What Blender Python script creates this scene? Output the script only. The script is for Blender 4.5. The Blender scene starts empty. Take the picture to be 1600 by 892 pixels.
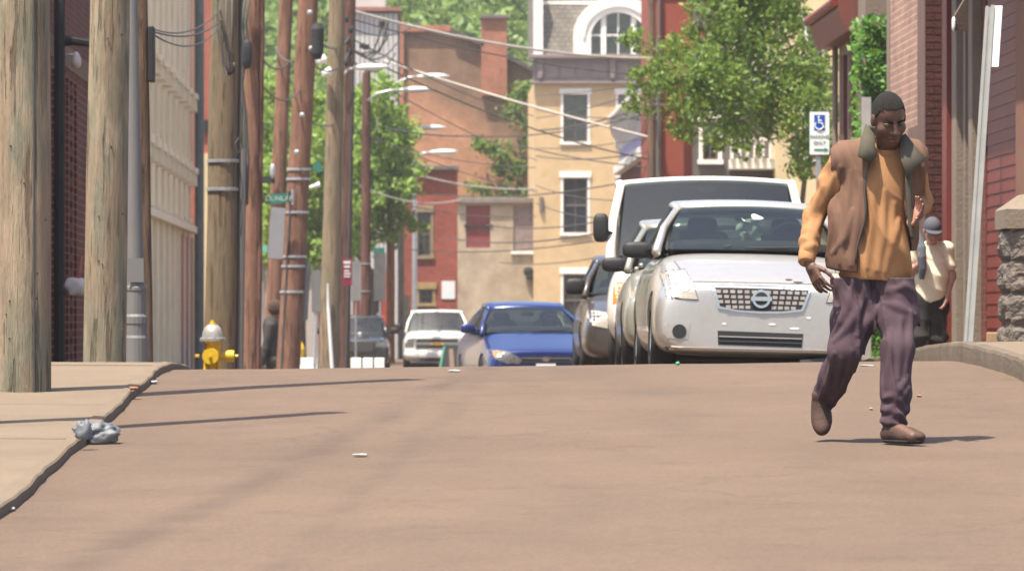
import bpy, bmesh, math, random
import numpy as np
from mathutils import Vector, Matrix, noise as mnoise
from mathutils.bvhtree import BVHTree
from mathutils.geometry import delaunay_2d_cdt
random.seed(7); rng = np.random.default_rng(7)
SC = bpy.context.scene
COL = SC.collection
# ------------------------------------------------------------------ camera
F = 8130.0; CZ = 1.434            # focal length in photo pixels, eye height
cd = bpy.data.cameras.new('camera'); cam = bpy.data.objects.new('camera', cd); COL.objects.link(cam)
cam.location = (0, 0, CZ); cam.rotation_euler = (math.radians(90), 0, 0)
cd.sensor_width = 36; cd.lens = F / 1600 * 36; cd.shift_x = 0.1; cd.shift_y = 0.03375
cd.clip_start = 0.5; cd.clip_end = 3000
cd.dof.use_dof = True; cd.dof.focus_distance = 28; cd.dof.aperture_fstop = 9.5
SC.camera = cam
# ------------------------------------------------------------------ sky, sun, exposure
SUN_EL, SUN_AZ = 70.0, 226.0      # azimuth clockwise from +Y (the view direction)
w = bpy.data.worlds.new('World'); SC.world = w; w.use_nodes = True
wn = w.node_tree.nodes; bg = wn['Background']
sky = wn.new('ShaderNodeTexSky'); sky.sky_type = 'NISHITA'; sky.sun_disc = False
sky.sun_elevation = math.radians(SUN_EL); sky.sun_rotation = math.radians(SUN_AZ)
sky.dust_density = 3.0; sky.air_density = 0.8
w.node_tree.links.new(sky.outputs[0], bg.inputs[0]); bg.inputs[1].default_value = 0.13
sl = bpy.data.lights.new('sun', 'SUN'); sun = bpy.data.objects.new('sun', sl); COL.objects.link(sun)
sl.energy = 5.0; sl.angle = math.radians(0.55); sl.color = (1.0, 0.91, 0.77)
_e, _a = math.radians(SUN_EL), math.radians(SUN_AZ)
SD = Vector((math.sin(_a) * math.cos(_e), math.cos(_a) * math.cos(_e), math.sin(_e)))
sun.rotation_euler = SD.to_track_quat('Z', 'Y').to_euler()
SC.view_settings.view_transform = 'Standard'; SC.view_settings.look = 'None'
SC.view_settings.exposure = 1.32; SC.view_settings.gamma = 1.0
SC.render.engine = 'CYCLES'; SC.cycles.use_denoising = True
SC.cycles.max_bounces = 6; SC.cycles.transparent_max_bounces = 12
SC.cycles.volume_bounces = 0
# ------------------------------------------------------------------ helpers
def P(px, py, d):
    return Vector(((px - 640) * d / F, d, CZ - (py - 500) * d / F))
def X(px, d): return (px - 640) * d / F
def Z(py, d): return CZ - (py - 500) * d / F
def s2l(c):
    c /= 255.0
    return c / 12.92 if c <= 0.04045 else ((c + 0.055) / 1.055) ** 2.4
def C(r, g, b, k=0.5): return (s2l(r) * k, s2l(g) * k, s2l(b) * k)
def tag(o, label=None, cat=None, group=None, kind=None):
    if label: o['label'] = label
    if cat: o['category'] = cat
    if group: o['group'] = group
    if kind: o['kind'] = kind
    return o
def thing(name, label, cat, loc=(0, 0, 0), group=None, rot=(0, 0, 0)):
    o = bpy.data.objects.new(name, None); COL.objects.link(o); o.location = loc; o.rotation_euler = rot
    o.empty_display_size = 0.1
    return tag(o, label, cat, group)
def wloc(o):
    v = Vector((0, 0, 0))
    while o: v += o.location; o = o.parent
    return v
def link(name, me, m, parent=None, local=False, smooth=False):
    o = bpy.data.objects.new(name, me); COL.objects.link(o)
    if m is not None and not me.materials: me.materials.append(m)
    if smooth: me.polygons.foreach_set('use_smooth', [True] * len(me.polygons))
    if parent:
        o.parent = parent
        if not local: o.location = -wloc(parent)
    return o
def npmesh(name, V, Q):
    V = np.asarray(V, dtype=np.float32); Q = np.asarray(Q, dtype=np.int32); k = Q.shape[1]
    me = bpy.data.meshes.new(name); me.vertices.add(len(V)); me.vertices.foreach_set('co', V.ravel())
    me.loops.add(Q.size); me.loops.foreach_set('vertex_index', Q.ravel())
    me.polygons.add(len(Q)); me.polygons.foreach_set('loop_start', np.arange(0, Q.size, k, dtype=np.int32))
    me.polygons.foreach_set('loop_total', np.full(len(Q), k, dtype=np.int32))
    me.update(calc_edges=True); return me
class B:
    """collects shapes and builds them as one mesh object"""
    def __init__(s): s.v = []; s.f = []
    def add(s, v, f):
        n = len(s.v); s.v += [tuple(p) for p in v]; s.f += [tuple(i + n for i in q) for q in f]; return s
    def box(s, x0, x1, y0, y1, z0, z1):
        return s.add([(x0, y0, z0), (x1, y0, z0), (x1, y1, z0), (x0, y1, z0), (x0, y0, z1), (x1, y0, z1), (x1, y1, z1), (x0, y1, z1)],
                     [(3, 2, 1, 0), (4, 5, 6, 7), (0, 1, 5, 4), (1, 2, 6, 5), (2, 3, 7, 6), (3, 0, 4, 7)])
    def obox(s, c, ax, ay, az):
        c = Vector(c); ax = Vector(ax); ay = Vector(ay); az = Vector(az)
        v = [c + i * ax + j * ay + k * az for k in (-1, 1) for j in (-1, 1) for i in (-1, 1)]
        return s.add(v, [(2, 3, 1, 0), (4, 5, 7, 6), (0, 1, 5, 4), (1, 3, 7, 5), (3, 2, 6, 7), (2, 0, 4, 6)])
    def tube(s, pts, r, n=8, cap=True, flat=None):
        pts = [Vector(p) for p in pts]; m = len(pts)
        if not hasattr(r, '__len__'): r = [r] * m
        t0 = (pts[1] - pts[0]).normalized(); up = Vector((0, 0, 1)) if abs(t0.z) < 0.9 else Vector((0, 1, 0))
        u = t0.cross(up).normalized(); V = []
        for i in range(m):
            t = (pts[min(i + 1, m - 1)] - pts[max(i - 1, 0)]).normalized()
            u = (u - t * u.dot(t)).normalized(); q = t.cross(u)
            for k in range(n):
                a = 2 * math.pi * k / n
                V.append(pts[i] + (u * math.cos(a) + q * math.sin(a) * (flat or 1)) * r[i])
        Fc = []
        for i in range(m - 1):
            for k in range(n):
                a, b = i * n + k, i * n + (k + 1) % n; Fc.append((a, b, b + n, a + n))
        if cap: Fc += [tuple(range(n))[::-1], tuple((m - 1) * n + k for k in range(n))]
        return s.add(V, Fc)
    def lathe(s, prof, c=(0, 0, 0), n=20, axis='z', a0=0, cap=True):
        V = []; c = Vector(c)
        for r, h in prof:
            for k in range(n):
                a = 2 * math.pi * k / n + a0; x, y = r * math.cos(a), r * math.sin(a)
                V.append(c + {'z': Vector((x, y, h)), 'y': Vector((x, h, y)), 'x': Vector((h, x, y))}[axis])
        Fc = []
        for i in range(len(prof) - 1):
            for k in range(n):
                a, b = i * n + k, i * n + (k + 1) % n; Fc.append((a, b, b + n, a + n))
        if cap: Fc += [tuple(range(n))[::-1], tuple((len(prof) - 1) * n + k for k in range(n))]
        return s.add(V, Fc)
    def blob(s, c, r, p=0.6, nu=18, nv=10, rot=None):
        V = []; sg = lambda q, e: math.copysign(abs(q) ** e, q)
        for j in range(nv + 1):
            ph = -math.pi / 2 + math.pi * j / nv
            for i in range(nu):
                th = 2 * math.pi * i / nu
                q = Vector((sg(math.cos(ph), p) * sg(math.cos(th), p) * r[0], sg(math.cos(ph), p) * sg(math.sin(th), p) * r[1], sg(math.sin(ph), p) * r[2]))
                if rot is not None: q = rot @ q
                V.append(Vector(c) + q)
        Fc = [(j * nu + i, j * nu + (i + 1) % nu, (j + 1) * nu + (i + 1) % nu, (j + 1) * nu + i) for j in range(nv) for i in range(nu)]
        return s.add(V, Fc)
    def prism(s, poly, depth_vec):
        n = len(poly); d = Vector(depth_vec); v = [Vector(p) for p in poly]; v += [p + d for p in v]
        return s.add(v, [tuple(range(n))[::-1], tuple(range(n, 2 * n))] + [(i, (i + 1) % n, n + (i + 1) % n, n + i) for i in range(n)])
    def grid(s, fn, nu, nv):
        V = [fn(i / nu, j / nv) for j in range(nv + 1) for i in range(nu + 1)]; k = nu + 1
        return s.add(V, [(j * k + i, j * k + i + 1, (j + 1) * k + i + 1, (j + 1) * k + i) for j in range(nv) for i in range(nu)])
    def make(s, name, m, parent=None, local=False, smooth=False, bevel=0, solid=0, sub=0, fix=True):
        me = bpy.data.meshes.new(name); me.from_pydata(s.v, [], s.f)
        if fix:
            bm = bmesh.new(); bm.from_mesh(me)
            if smooth or sub: bmesh.ops.remove_doubles(bm, verts=bm.verts, dist=1e-5)
            bmesh.ops.recalc_face_normals(bm, faces=bm.faces); bm.to_mesh(me); bm.free()
        o = link(name, me, m, parent, local, smooth)
        if solid: q = o.modifiers.new('solid', 'SOLIDIFY'); q.thickness = solid; q.offset = 0
        if sub: q = o.modifiers.new('sub', 'SUBSURF'); q.levels = q.render_levels = sub
        if bevel:
            q = o.modifiers.new('bevel', 'BEVEL'); q.width = bevel; q.segments = 2; q.limit_method = 'ANGLE'
        return o
def autosmooth(o, ang=40):
    me = o.data
    me.polygons.foreach_set('use_smooth', [True] * len(me.polygons))
    bm = bmesh.new(); bm.from_mesh(me); a = math.radians(ang)
    for e in bm.edges:
        if len(e.link_faces) == 2 and e.calc_face_angle(0) > a: e.smooth = False
    bm.to_mesh(me); bm.free(); return o
def copy_tree(o, parent=None):
    c = o.copy(); COL.objects.link(c); c.parent = parent
    for ch in list(o.children): copy_tree(ch, c)
    return c
# ------------------------------------------------------------------ materials
class NT:
    def __init__(s, name):
        s.m = bpy.data.materials.new(name); s.m.use_nodes = True; s.t = s.m.node_tree; s.n = s.t.nodes
        s.b = s.n['Principled BSDF']; s.out = s.n['Material Output']
    def new(s, t, **k):
        q = s.n.new(t)
        for a, b in k.items(): setattr(q, a, b)
        return q
    def l(s, a, b): s.t.links.new(a, b)
    def coords(s, scale=(1, 1, 1), rnd=True):
        tc = s.new('ShaderNodeTexCoord'); mp = s.new('ShaderNodeMapping'); mp.inputs['Scale'].default_value = scale
        if rnd:
            oi = s.new('ShaderNodeObjectInfo'); ml = s.new('ShaderNodeVectorMath', operation='SCALE')
            ml.inputs[0].default_value = (41, 23, 17); s.l(oi.outputs['Random'], ml.inputs['Scale'])
            ad = s.new('ShaderNodeVectorMath', operation='ADD'); s.l(tc.outputs['Object'], ad.inputs[0]); s.l(ml.outputs[0], ad.inputs[1])
            s.l(ad.outputs[0], mp.inputs[0])
        else: s.l(tc.outputs['Object'], mp.inputs[0])
        return mp.outputs[0]
    def noise(s, vec, scale, detail=6, rough=0.6, lo=0.3, hi=0.7):
        q = s.new('ShaderNodeTexNoise'); q.inputs['Scale'].default_value = scale; q.inputs['Detail'].default_value = detail
        q.inputs['Roughness'].default_value = rough; s.l(vec, q.inputs['Vector'])
        r = s.new('ShaderNodeMapRange'); r.inputs[1].default_value = lo; r.inputs[2].default_value = hi; s.l(q.outputs[0], r.inputs[0])
        return r.outputs[0]
    def mix(s, fac, a, b, mode='MIX'):
        q = s.new('ShaderNodeMix', data_type='RGBA', blend_type=mode)
        for sock, val in ((q.inputs[0], fac), (q.inputs[6], a), (q.inputs[7], b)):
            if isinstance(val, bpy.types.NodeSocket): s.l(val, sock)
            elif isinstance(val, (int, float)): sock.default_value = val
            else: sock.default_value = (*val[:3], 1)
        return q.outputs[2]
    def math(s, op, a, b=0.0):
        q = s.new('ShaderNodeMath', operation=op)
        for sock, val in ((q.inputs[0], a), (q.inputs[1], b)):
            if isinstance(val, bpy.types.NodeSocket): s.l(val, sock)
            else: sock.default_value = val
        return q.outputs[0]
    def bump(s, h, strength, dist=0.02):
        q = s.new('ShaderNodeBump'); q.inputs['Strength'].default_value = strength; q.inputs['Distance'].default_value = dist
        s.l(h, q.inputs['Height']); s.l(q.outputs[0], s.b.inputs['Normal'])
    def fin(s, col, rough=0.8, metal=0.0, spec=0.35, coat=0.0):
        for sock, val in ((s.b.inputs['Base Color'], col), (s.b.inputs['Roughness'], rough)):
            if isinstance(val, bpy.types.NodeSocket): s.l(val, sock)
            elif isinstance(val, (int, float)): sock.default_value = val
            else: sock.default_value = (*val[:3], 1)
        s.b.inputs['Metallic'].default_value = metal; s.b.inputs['Specular IOR Level'].default_value = spec
        s.b.inputs['Coat Weight'].default_value = coat; s.b.inputs['Coat Roughness'].default_value = 0.05
        return s.m
def sc(c, k): return tuple(min(1, max(0, x * k)) for x in c)
def mat(name, c, rough=0.8, var=0.18, scale=4., stretch=(1, 1, 1), c2=None, bump=0., bscale=30., metal=0., spec=0.35, coat=0.,
        dirt=0., dscale=0.8, dcol=(0.08, 0.06, 0.045), bdist=0.01):
    t = NT(name); vec = t.coords(stretch)
    col = t.mix(t.noise(vec, scale), sc(c, 1 - var), c2 or sc(c, 1 + var))
    if dirt: col = t.mix(t.math('MULTIPLY', t.noise(vec, dscale, 8, 0.7, 0.42, 0.75), dirt), col, dcol)
    if bump: t.bump(t.noise(vec, bscale, 4), bump, bdist)
    return t.fin(col, rough, metal, spec, coat)
def leafmat(name, c1, c2):
    t = NT(name); g = t.new('ShaderNodeNewGeometry')
    col = t.mix(g.outputs['Random Per Island'], c1, c2)
    t.fin(col, 0.55, 0, 0.35)
    tr = t.new('ShaderNodeBsdfTranslucent'); t.l(t.mix(0.5, col, (0.25, 0.35, 0.04)), tr.inputs[0])
    mx = t.new('ShaderNodeMixShader'); mx.inputs[0].default_value = 0.35
    t.l(t.b.outputs[0], mx.inputs[1]); t.l(tr.outputs[0], mx.inputs[2]); t.l(mx.outputs[0], t.out.inputs[0]); return t.m
def brickmat(name, c1, c2, mortar, axes='yz', bw=0.21, bh=0.072, ms=0.011, rough=0.9, dirt=0.3, dcol=(0.06, 0.045, 0.04), bump=0.6, wear=None):
    t = NT(name); tc = t.new('ShaderNodeTexCoord'); sp = t.new('ShaderNodeSeparateXYZ'); t.l(tc.outputs['Object'], sp.inputs[0])
    cb = t.new('ShaderNodeCombineXYZ'); i = 'xyz'.index(axes[0]); j = 'xyz'.index(axes[1])
    t.l(sp.outputs[i], cb.inputs[0]); t.l(sp.outputs[j], cb.inputs[1])
    q = t.new('ShaderNodeTexBrick'); t.l(cb.outputs[0], q.inputs['Vector'])
    q.inputs['Color1'].default_value = (*c1, 1); q.inputs['Color2'].default_value = (*c2, 1); q.inputs['Mortar'].default_value = (*mortar, 1)
    q.inputs['Scale'].default_value = 1; q.inputs['Mortar Size'].default_value = ms; q.inputs['Mortar Smooth'].default_value = 0.15
    q.inputs['Brick Width'].default_value = bw; q.inputs['Row Height'].default_value = bh; q.inputs['Bias'].default_value = 0
    col = t.mix(t.math('MULTIPLY', t.noise(tc.outputs['Object'], 0.7, 8, 0.7, 0.4, 0.75), dirt), q.outputs[0], dcol)
    col = t.mix(t.noise(tc.outputs['Object'], 9.0), sc_mix(t, col, 0.86), col)
    col = t.mix(t.noise(tc.outputs['Object'], 1.7, 8, .75, .35, .65), sc_mix(t, col, .78), sc_mix(t, col, 1.2)); col = t.mix(t.math('MULTIPLY', t.noise(tc.outputs['Object'], 4.5, 6, .7, .55, .7), .35), col, sc(mortar, 1.1))
    if wear: col = wear(t, tc, sp, col)
    h = t.math('SUBTRACT', 1.0, q.outputs['Fac']); h2 = t.math('ADD', h, t.math('MULTIPLY', t.noise(tc.outputs['Object'], 40.), 0.3))
    t.bump(h2, bump, 0.012)
    return t.fin(col, rough)
def sc_mix(t, col, k): return t.mix(1.0, col, (k, k, k), 'MULTIPLY')
def carpaint(name, c, metal=0.0, rough=0.35, dirt=0.12):
    t = NT(name); vec = t.coords()
    dm = t.math('MULTIPLY', t.noise(vec, 6, 8, 0.7, 0.35, 0.75), dirt * 1.6)
    col = t.mix(dm, c, (0.16, 0.13, 0.10))
    return t.fin(col, t.math('ADD', rough, t.math('MULTIPLY', dm, 0.4)), metal, 0.5, 0.6)
def glassmat(name, tint=(0.35, 0.42, 0.38), gl=0.05, rough=0.03):
    t = NT(name); tr = t.new('ShaderNodeBsdfTransparent'); tr.inputs[0].default_value = (*tint, 1)
    gs = t.new('ShaderNodeBsdfGlossy'); gs.inputs['Roughness'].default_value = rough; gs.inputs[0].default_value = (0.9, 0.95, 0.95, 1)
    lw = t.new('ShaderNodeLayerWeight'); lw.inputs[0].default_value = 0.35
    f = t.math('ADD', t.math('MULTIPLY', lw.outputs['Fresnel'], 0.4), gl)
    df = t.new('ShaderNodeBsdfDiffuse'); vec = t.coords(); t.l(t.mix(t.noise(vec, 3), (0.16, 0.17, 0.16), (0.24, 0.25, 0.24)), df.inputs[0])
    m0 = t.new('ShaderNodeMixShader'); m0.inputs[0].default_value = 0.045; t.l(tr.outputs[0], m0.inputs[1]); t.l(df.outputs[0], m0.inputs[2])
    mx = t.new('ShaderNodeMixShader'); t.l(f, mx.inputs[0]); t.l(m0.outputs[0], mx.inputs[1]); t.l(gs.outputs[0], mx.inputs[2])
    t.l(mx.outputs[0], t.out.inputs[0]); return t.m
def woodmat(name, c, c2, green=None, bands=True):
    t = NT(name); vec = t.coords((1, 1, 0.06)); v2 = t.coords((1, 1, 0.25))
    col = t.mix(t.noise(vec, 9, 8, 0.65, 0.35, 0.65), c, c2)
    if green: col = t.mix(t.noise(v2, 3.0, 5, 0.6, 0.42, 0.6), col, green)
    col = t.mix(t.math('MULTIPLY', t.noise(v2, 6.5, 6, .65, .5, .62), .6), col, sc(c2, 1.25)); col = t.mix(t.math('MULTIPLY', t.noise(v2, 4.6, 5, .6, .52, .66), .5), col, sc(c, .6))
    crack = t.noise(vec, 24, 5, 0.6, 0.57, 0.62)
    col = t.mix(t.math('MULTIPLY', crack, 0.6), col, sc(c, 0.35))
    t.bump(t.math('SUBTRACT', t.noise(vec, 40, 6, 0.7), t.math('MULTIPLY', crack, .8)), 0.9, 0.02)
    return t.fin(col, 0.9, 0, 0.2)
M = {}
M['wood_grey'] = woodmat('weathered_pole_wood', C(160, 134, 110, .70), C(182, 162, 136, .72), C(148, 146, 124, .70))
M['wood_tan'] = woodmat('tan_pole_wood', C(168, 146, 118, .6), C(158, 138, 114, .6), C(150, 140, 114, .6))
M['wood_red'] = woodmat('reddish_pole_wood', C(144, 106, 86, .62), C(162, 122, 102, .62))
M['wood_dark'] = woodmat('dark_pole_wood', C(116, 82, 74, .6), C(134, 98, 88, .6))
M['wood_brown'] = woodmat('brown_pole_wood', C(128, 102, 84, .58), C(148, 122, 100, .58))
M['wood_orange'] = woodmat('orange_pole_wood', C(176, 112, 76, .5), C(196, 136, 98, .5))
M['galv'] = mat('galvanised_steel', (0.36, 0.37, 0.38), 0.45, 0.12, 6, metal=0.6)
M['greypaint'] = mat('grey_painted_steel', (0.125, 0.12, 0.115), 0.6, 0.12, 5, stretch=(1, 1, .2), spec=.5)
M['black'] = mat('black_rubber', (0.015, 0.015, 0.016), 0.6, 0.2, 8)
M['wire'] = mat('wire_insulation', (0.05, 0.048, 0.045), 0.6, 0.2, 1)
M['wirepale'] = mat('pale_cable_sheath', (0.36, 0.33, 0.30), 0.6, 0.2, 1)
M['white'] = mat('white_paint', (0.70, 0.68, 0.63), 0.6, 0.06, 3, dirt=.25, dscale=1.2)
M['signwhite'] = mat('sign_white', (0.62, 0.63, 0.62), 0.4, 0.05, 3)
M['signgreen'] = mat('sign_green', (0.03, 0.13, 0.10), 0.4, 0.15, 3)
M['signblue'] = mat('sign_blue', (0.01, 0.07, 0.32), 0.4, 0.08, 3)
M['signgrey'] = mat('sign_back_aluminium', (0.22, 0.22, 0.22), 0.5, 0.1, 2, metal=.3)
M['maroon'] = mat('sign_maroon', (0.16, 0.015, 0.03), 0.45, 0.1, 3)
M['dark'] = mat('dark_interior', (0.02, 0.021, 0.022), 0.8, 0.3, 4)
M['darkglass'] = mat('far_window_glass', (0.055, 0.06, 0.062), 0.12, 0.3, 1.2, spec=.6)
M['blind'] = mat('window_blind', (0.30, 0.28, 0.25), 0.7, 0.1, 2)
M['carglass'] = glassmat('car_glass')
M['chrome'] = mat('chrome', (0.62, 0.62, 0.62), 0.18, 0.05, 5, metal=1.0)
M['lamp_lens'] = mat('headlamp_lens', (0.40, 0.36, 0.29), 0.2, 0.25, 7, spec=.6, coat=.5)
M['amber'] = mat('amber_lens', (0.55, 0.20, 0.03), 0.25, 0.15, 9, spec=.6)
M['tyre'] = mat('tyre_rubber', (0.022, 0.021, 0.02), 0.8, 0.2, 10)
M['redpaint'] = mat('red_paint', (0.30, 0.03, 0.025), 0.5, 0.15, 3)
# ================================================================== SETTING: ground, road, pavements
_kd = [-60, 0, 15, 24, 28, 32, 34, 36, 37.5, 40, 42, 44, 48, 54, 60, 80, 110, 150, 200, 230, 270, 400]
_kz = [-1.2, 0, .450, .718, .842, .985, 1.058, 1.103, 1.108, 1.055, .998, .945, .85, .71, .575, .25, .03, -.04, .02, .15, .4, 2.0]
def road_c(d):
    if d <= _kd[0]: return _kz[0]
    for i in range(len(_kd) - 1):
        if d <= _kd[i + 1]:
            def sl_(k):
                if k == 0 or k == len(_kd) - 1: return 0.0
                return (_kz[k + 1] - _kz[k - 1]) / (_kd[k + 1] - _kd[k - 1])
            h = _kd[i + 1] - _kd[i]; t = (d - _kd[i]) / h; m0 = sl_(i) * h; m1 = sl_(i + 1) * h
            return (2*t**3 - 3*t*t + 1) * _kz[i] + (t**3 - 2*t*t + t) * m0 + (-2*t**3 + 3*t*t) * _kz[i + 1] + (t**3 - t*t) * m1
    return _kz[-1]
XL, XR = -1.69, 3.87              # faces of the two kerbs
KL, KR = 0.055, 0.135             # kerb heights
def road_z(x, y): return road_c(y) + 0.0115 * (min(max(x, XL), XR) - 1.1)
def walk_z(x, y):
    if x < XL: return road_z(XL, y) + KL + 0.003 * (XL - x)
    return road_z(XR, y) + KR + 0.012 * (x - XR)
def tar(t, vec, col, x0, slope, wdt, dark):
    """a tar-filled seam running along the road: |x - (x0 + slope*y + wobble)| < wdt"""
    sp = t.new('ShaderNodeSeparateXYZ'); t.l(vec, sp.inputs[0])
    wob = t.math('MULTIPLY', t.noise(vec, 0.8, 3, 0.5, 0, 1), 0.22)
    e = t.math('ABSOLUTE', t.math('SUBTRACT', t.math('SUBTRACT', sp.outputs[0], t.math('MULTIPLY', sp.outputs[1], slope)), t.math('ADD', wob, x0)))
    r = t.new('ShaderNodeMapRange'); r.inputs[1].default_value = wdt; r.inputs[2].default_value = wdt * 0.2; t.l(e, r.inputs[0])
    f = t.math('MULTIPLY', r.outputs[0], t.math('MULTIPLY', t.noise(vec, 1.3, 4, .6, .3, .6), dark))
    return t.mix(f, col, (0.0469, 0.0331, 0.0263))
t = NT('old_asphalt'); vec = t.coords(rnd=False)
col = t.mix(t.noise(vec, 0.55, 8, 0.65, 0.3, 0.7), (0.106, 0.0715, 0.048), (0.136, 0.0935, 0.064))
col = t.mix(t.noise(vec, 26, 6, 0.7, 0.3, 0.7), sc_mix(t, col, 0.82), col)
col = t.mix(t.math('MULTIPLY', t.noise(vec, 2.3, 7, 0.7, 0.55, 0.70), 0.42), col, (0.0625, 0.0438, 0.0312))
vs = t.coords((1.0, 0.22, 1), rnd=False)
col = t.mix(t.math('MULTIPLY', t.noise(vs, 1.1, 6, 0.6, 0.48, 0.72), 0.32), col, (0.0656, 0.0462, 0.0338))
col = tar(t, vec, col, -3.15, 0.098, 0.16, 0.42); col = tar(t, vec, col, -1.75, 0.062, 0.10, 0.25)
vo = t.new('ShaderNodeTexVoronoi', feature='DISTANCE_TO_EDGE'); vo.inputs['Scale'].default_value = .55; wv = t.new('ShaderNodeVectorMath', operation='ADD'); nz_ = t.new('ShaderNodeTexNoise'); nz_.inputs['Scale'].default_value = 1.7; nz_.inputs['Detail'].default_value = 6; t.l(vec, nz_.inputs['Vector']); t.l(vec, wv.inputs[0]); t.l(nz_.outputs['Color'], wv.inputs[1]); t.l(wv.outputs[0], vo.inputs['Vector'])
ckr = t.new('ShaderNodeMapRange'); ckr.inputs[1].default_value = .02; ckr.inputs[2].default_value = .002; t.l(vo.outputs['Distance'], ckr.inputs[0])
col = t.mix(t.math('MULTIPLY', ckr.outputs[0], t.math('MULTIPLY', t.noise(vec, .35, 3, .5, .5, .62), .22)), col, (.03, .022, .017))
col = t.mix(t.noise(vec, 55, 5, .75, .32, .68), sc_mix(t, col, .70), sc_mix(t, col, 1.18))
gr = t.noise(vec, 170, 3, 0.7, 0.62, 0.7)
col = t.mix(t.math('MULTIPLY', gr, 0.35), col, (0.1750, 0.1344, 0.1000))
t.bump(t.noise(vec, 60, 6, 0.7), 0.35, 0.012); M['asphalt'] = t.fin(col, 0.85, 0, 0.3)
t = NT('old_concrete'); vec = t.coords(rnd=True)
col = t.mix(t.noise(vec, 1.1, 8, 0.65), (0.1344, 0.1013, 0.0700), (0.1750, 0.1363, 0.0969))
col = t.mix(t.noise(vec, 30, 5, 0.7), sc_mix(t, col, 0.85), col)
col = t.mix(t.math('MULTIPLY', t.noise(vec, 2.2, 8, 0.75, 0.55, 0.75), 0.5), col, (0.0813, 0.0625, 0.0469))
t.bump(t.noise(vec, 45, 6, 0.7), 0.4, 0.012); M['concrete'] = t.fin(col, 0.9, 0, 0.25)
t = NT('kerb_stone'); vec = t.coords(rnd=False)
col = t.mix(t.noise(vec, 2.5, 8, 0.7), (0.1040, 0.0816, 0.0608), (0.1920, 0.1520, 0.1120))
col = t.mix(t.noise(vec, 22, 5, 0.7), sc_mix(t, col, 0.7), col)
t.bump(t.noise(vec, 25, 6, 0.7), 0.7, 0.02); M['kerb'] = t.fin(col, 0.9, 0, 0.25)
M['earth'] = mat('bare_earth', (0.22, 0.18, 0.13), 0.95, 0.3, 0.4)
# ground sheet to the horizon
ys = [-60 + 6 * i for i in range(56)] + [290, 320, 360, 420, 600, 1200, 2500]
xs = [-1500, -300, -80, -30, -12, -6, XL - .3, XR + .3, 8, 14, 30, 80, 300, 1500]
b = B(); b.grid(lambda u, v: (xs[round(u * (len(xs) - 1))], ys[round(v * (len(ys) - 1))], road_c(min(ys[round(v * (len(ys) - 1))], 280)) - 0.16), len(xs) - 1, len(ys) - 1)
tag(b.make('ground', M['earth']), kind='structure')
# road
ry = [i * 0.4 for i in range(-10, 160)] + [64 + 3 * i for i in range(76)]
def roadpt(u, v):
    y = ry[round(v * (len(ry) - 1))]; x = XL - 0.02 + u * (XR - XL + 0.04)
    n = mnoise.noise(Vector((x * 0.8, y * 0.25, 0))) * 0.008 + mnoise.noise(Vector((x * 2.4, y * 1.2, 4))) * 0.004
    return (x, y, road_z(x, y) + n)
b = B(); b.grid(roadpt, 24, len(ry) - 1)
tag(b.make('road', M['asphalt'], smooth=True), kind='structure')
# kerbs: worn stones, one run per side
def kerb(name, xf, side, kh, seedz):
    yy = [i * 0.3 for i in range(-8, 240)] + [72 + 3 * i for i in range(60)]
    prof = [(0.0, -0.2), (0.0, 0.4), (0.003, 0.8), (0.012, 0.96), (0.03, 1.0), (0.07, 1.0), (0.07, -0.2)]
    V = []
    for y in yy:
        k = mnoise.noise(Vector((seedz, y * 0.55, 0))); k2 = mnoise.noise(Vector((seedz + 9, y * 2.6, 0)))
        for a, h in prof:
            wob = (0.03 * k + 0.012 * k2) * (1 if a < 0.05 else 0)
            hh = kh * h * (1 + 0.05 * k2) if h > 0 else -0.1
            V.append((xf + side * (a + wob), y, road_z(xf, y) + hh + (0.004 if h > 0.9 and a > .05 else 0)))
    n = len(prof); Fc = [(i * n + j, i * n + j + 1, (i + 1) * n + j + 1, (i + 1) * n + j) for i in range(len(yy) - 1) for j in range(n - 1)]
    b = B(); b.add(V, Fc); return tag(b.make(name, M['concrete'] if side < 0 else M['kerb'], smooth=False), kind='structure')
kerb('kerb', XL, -1, KL, 3.1); kerb('kerb', XR, 1, KR, 8.7)
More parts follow.
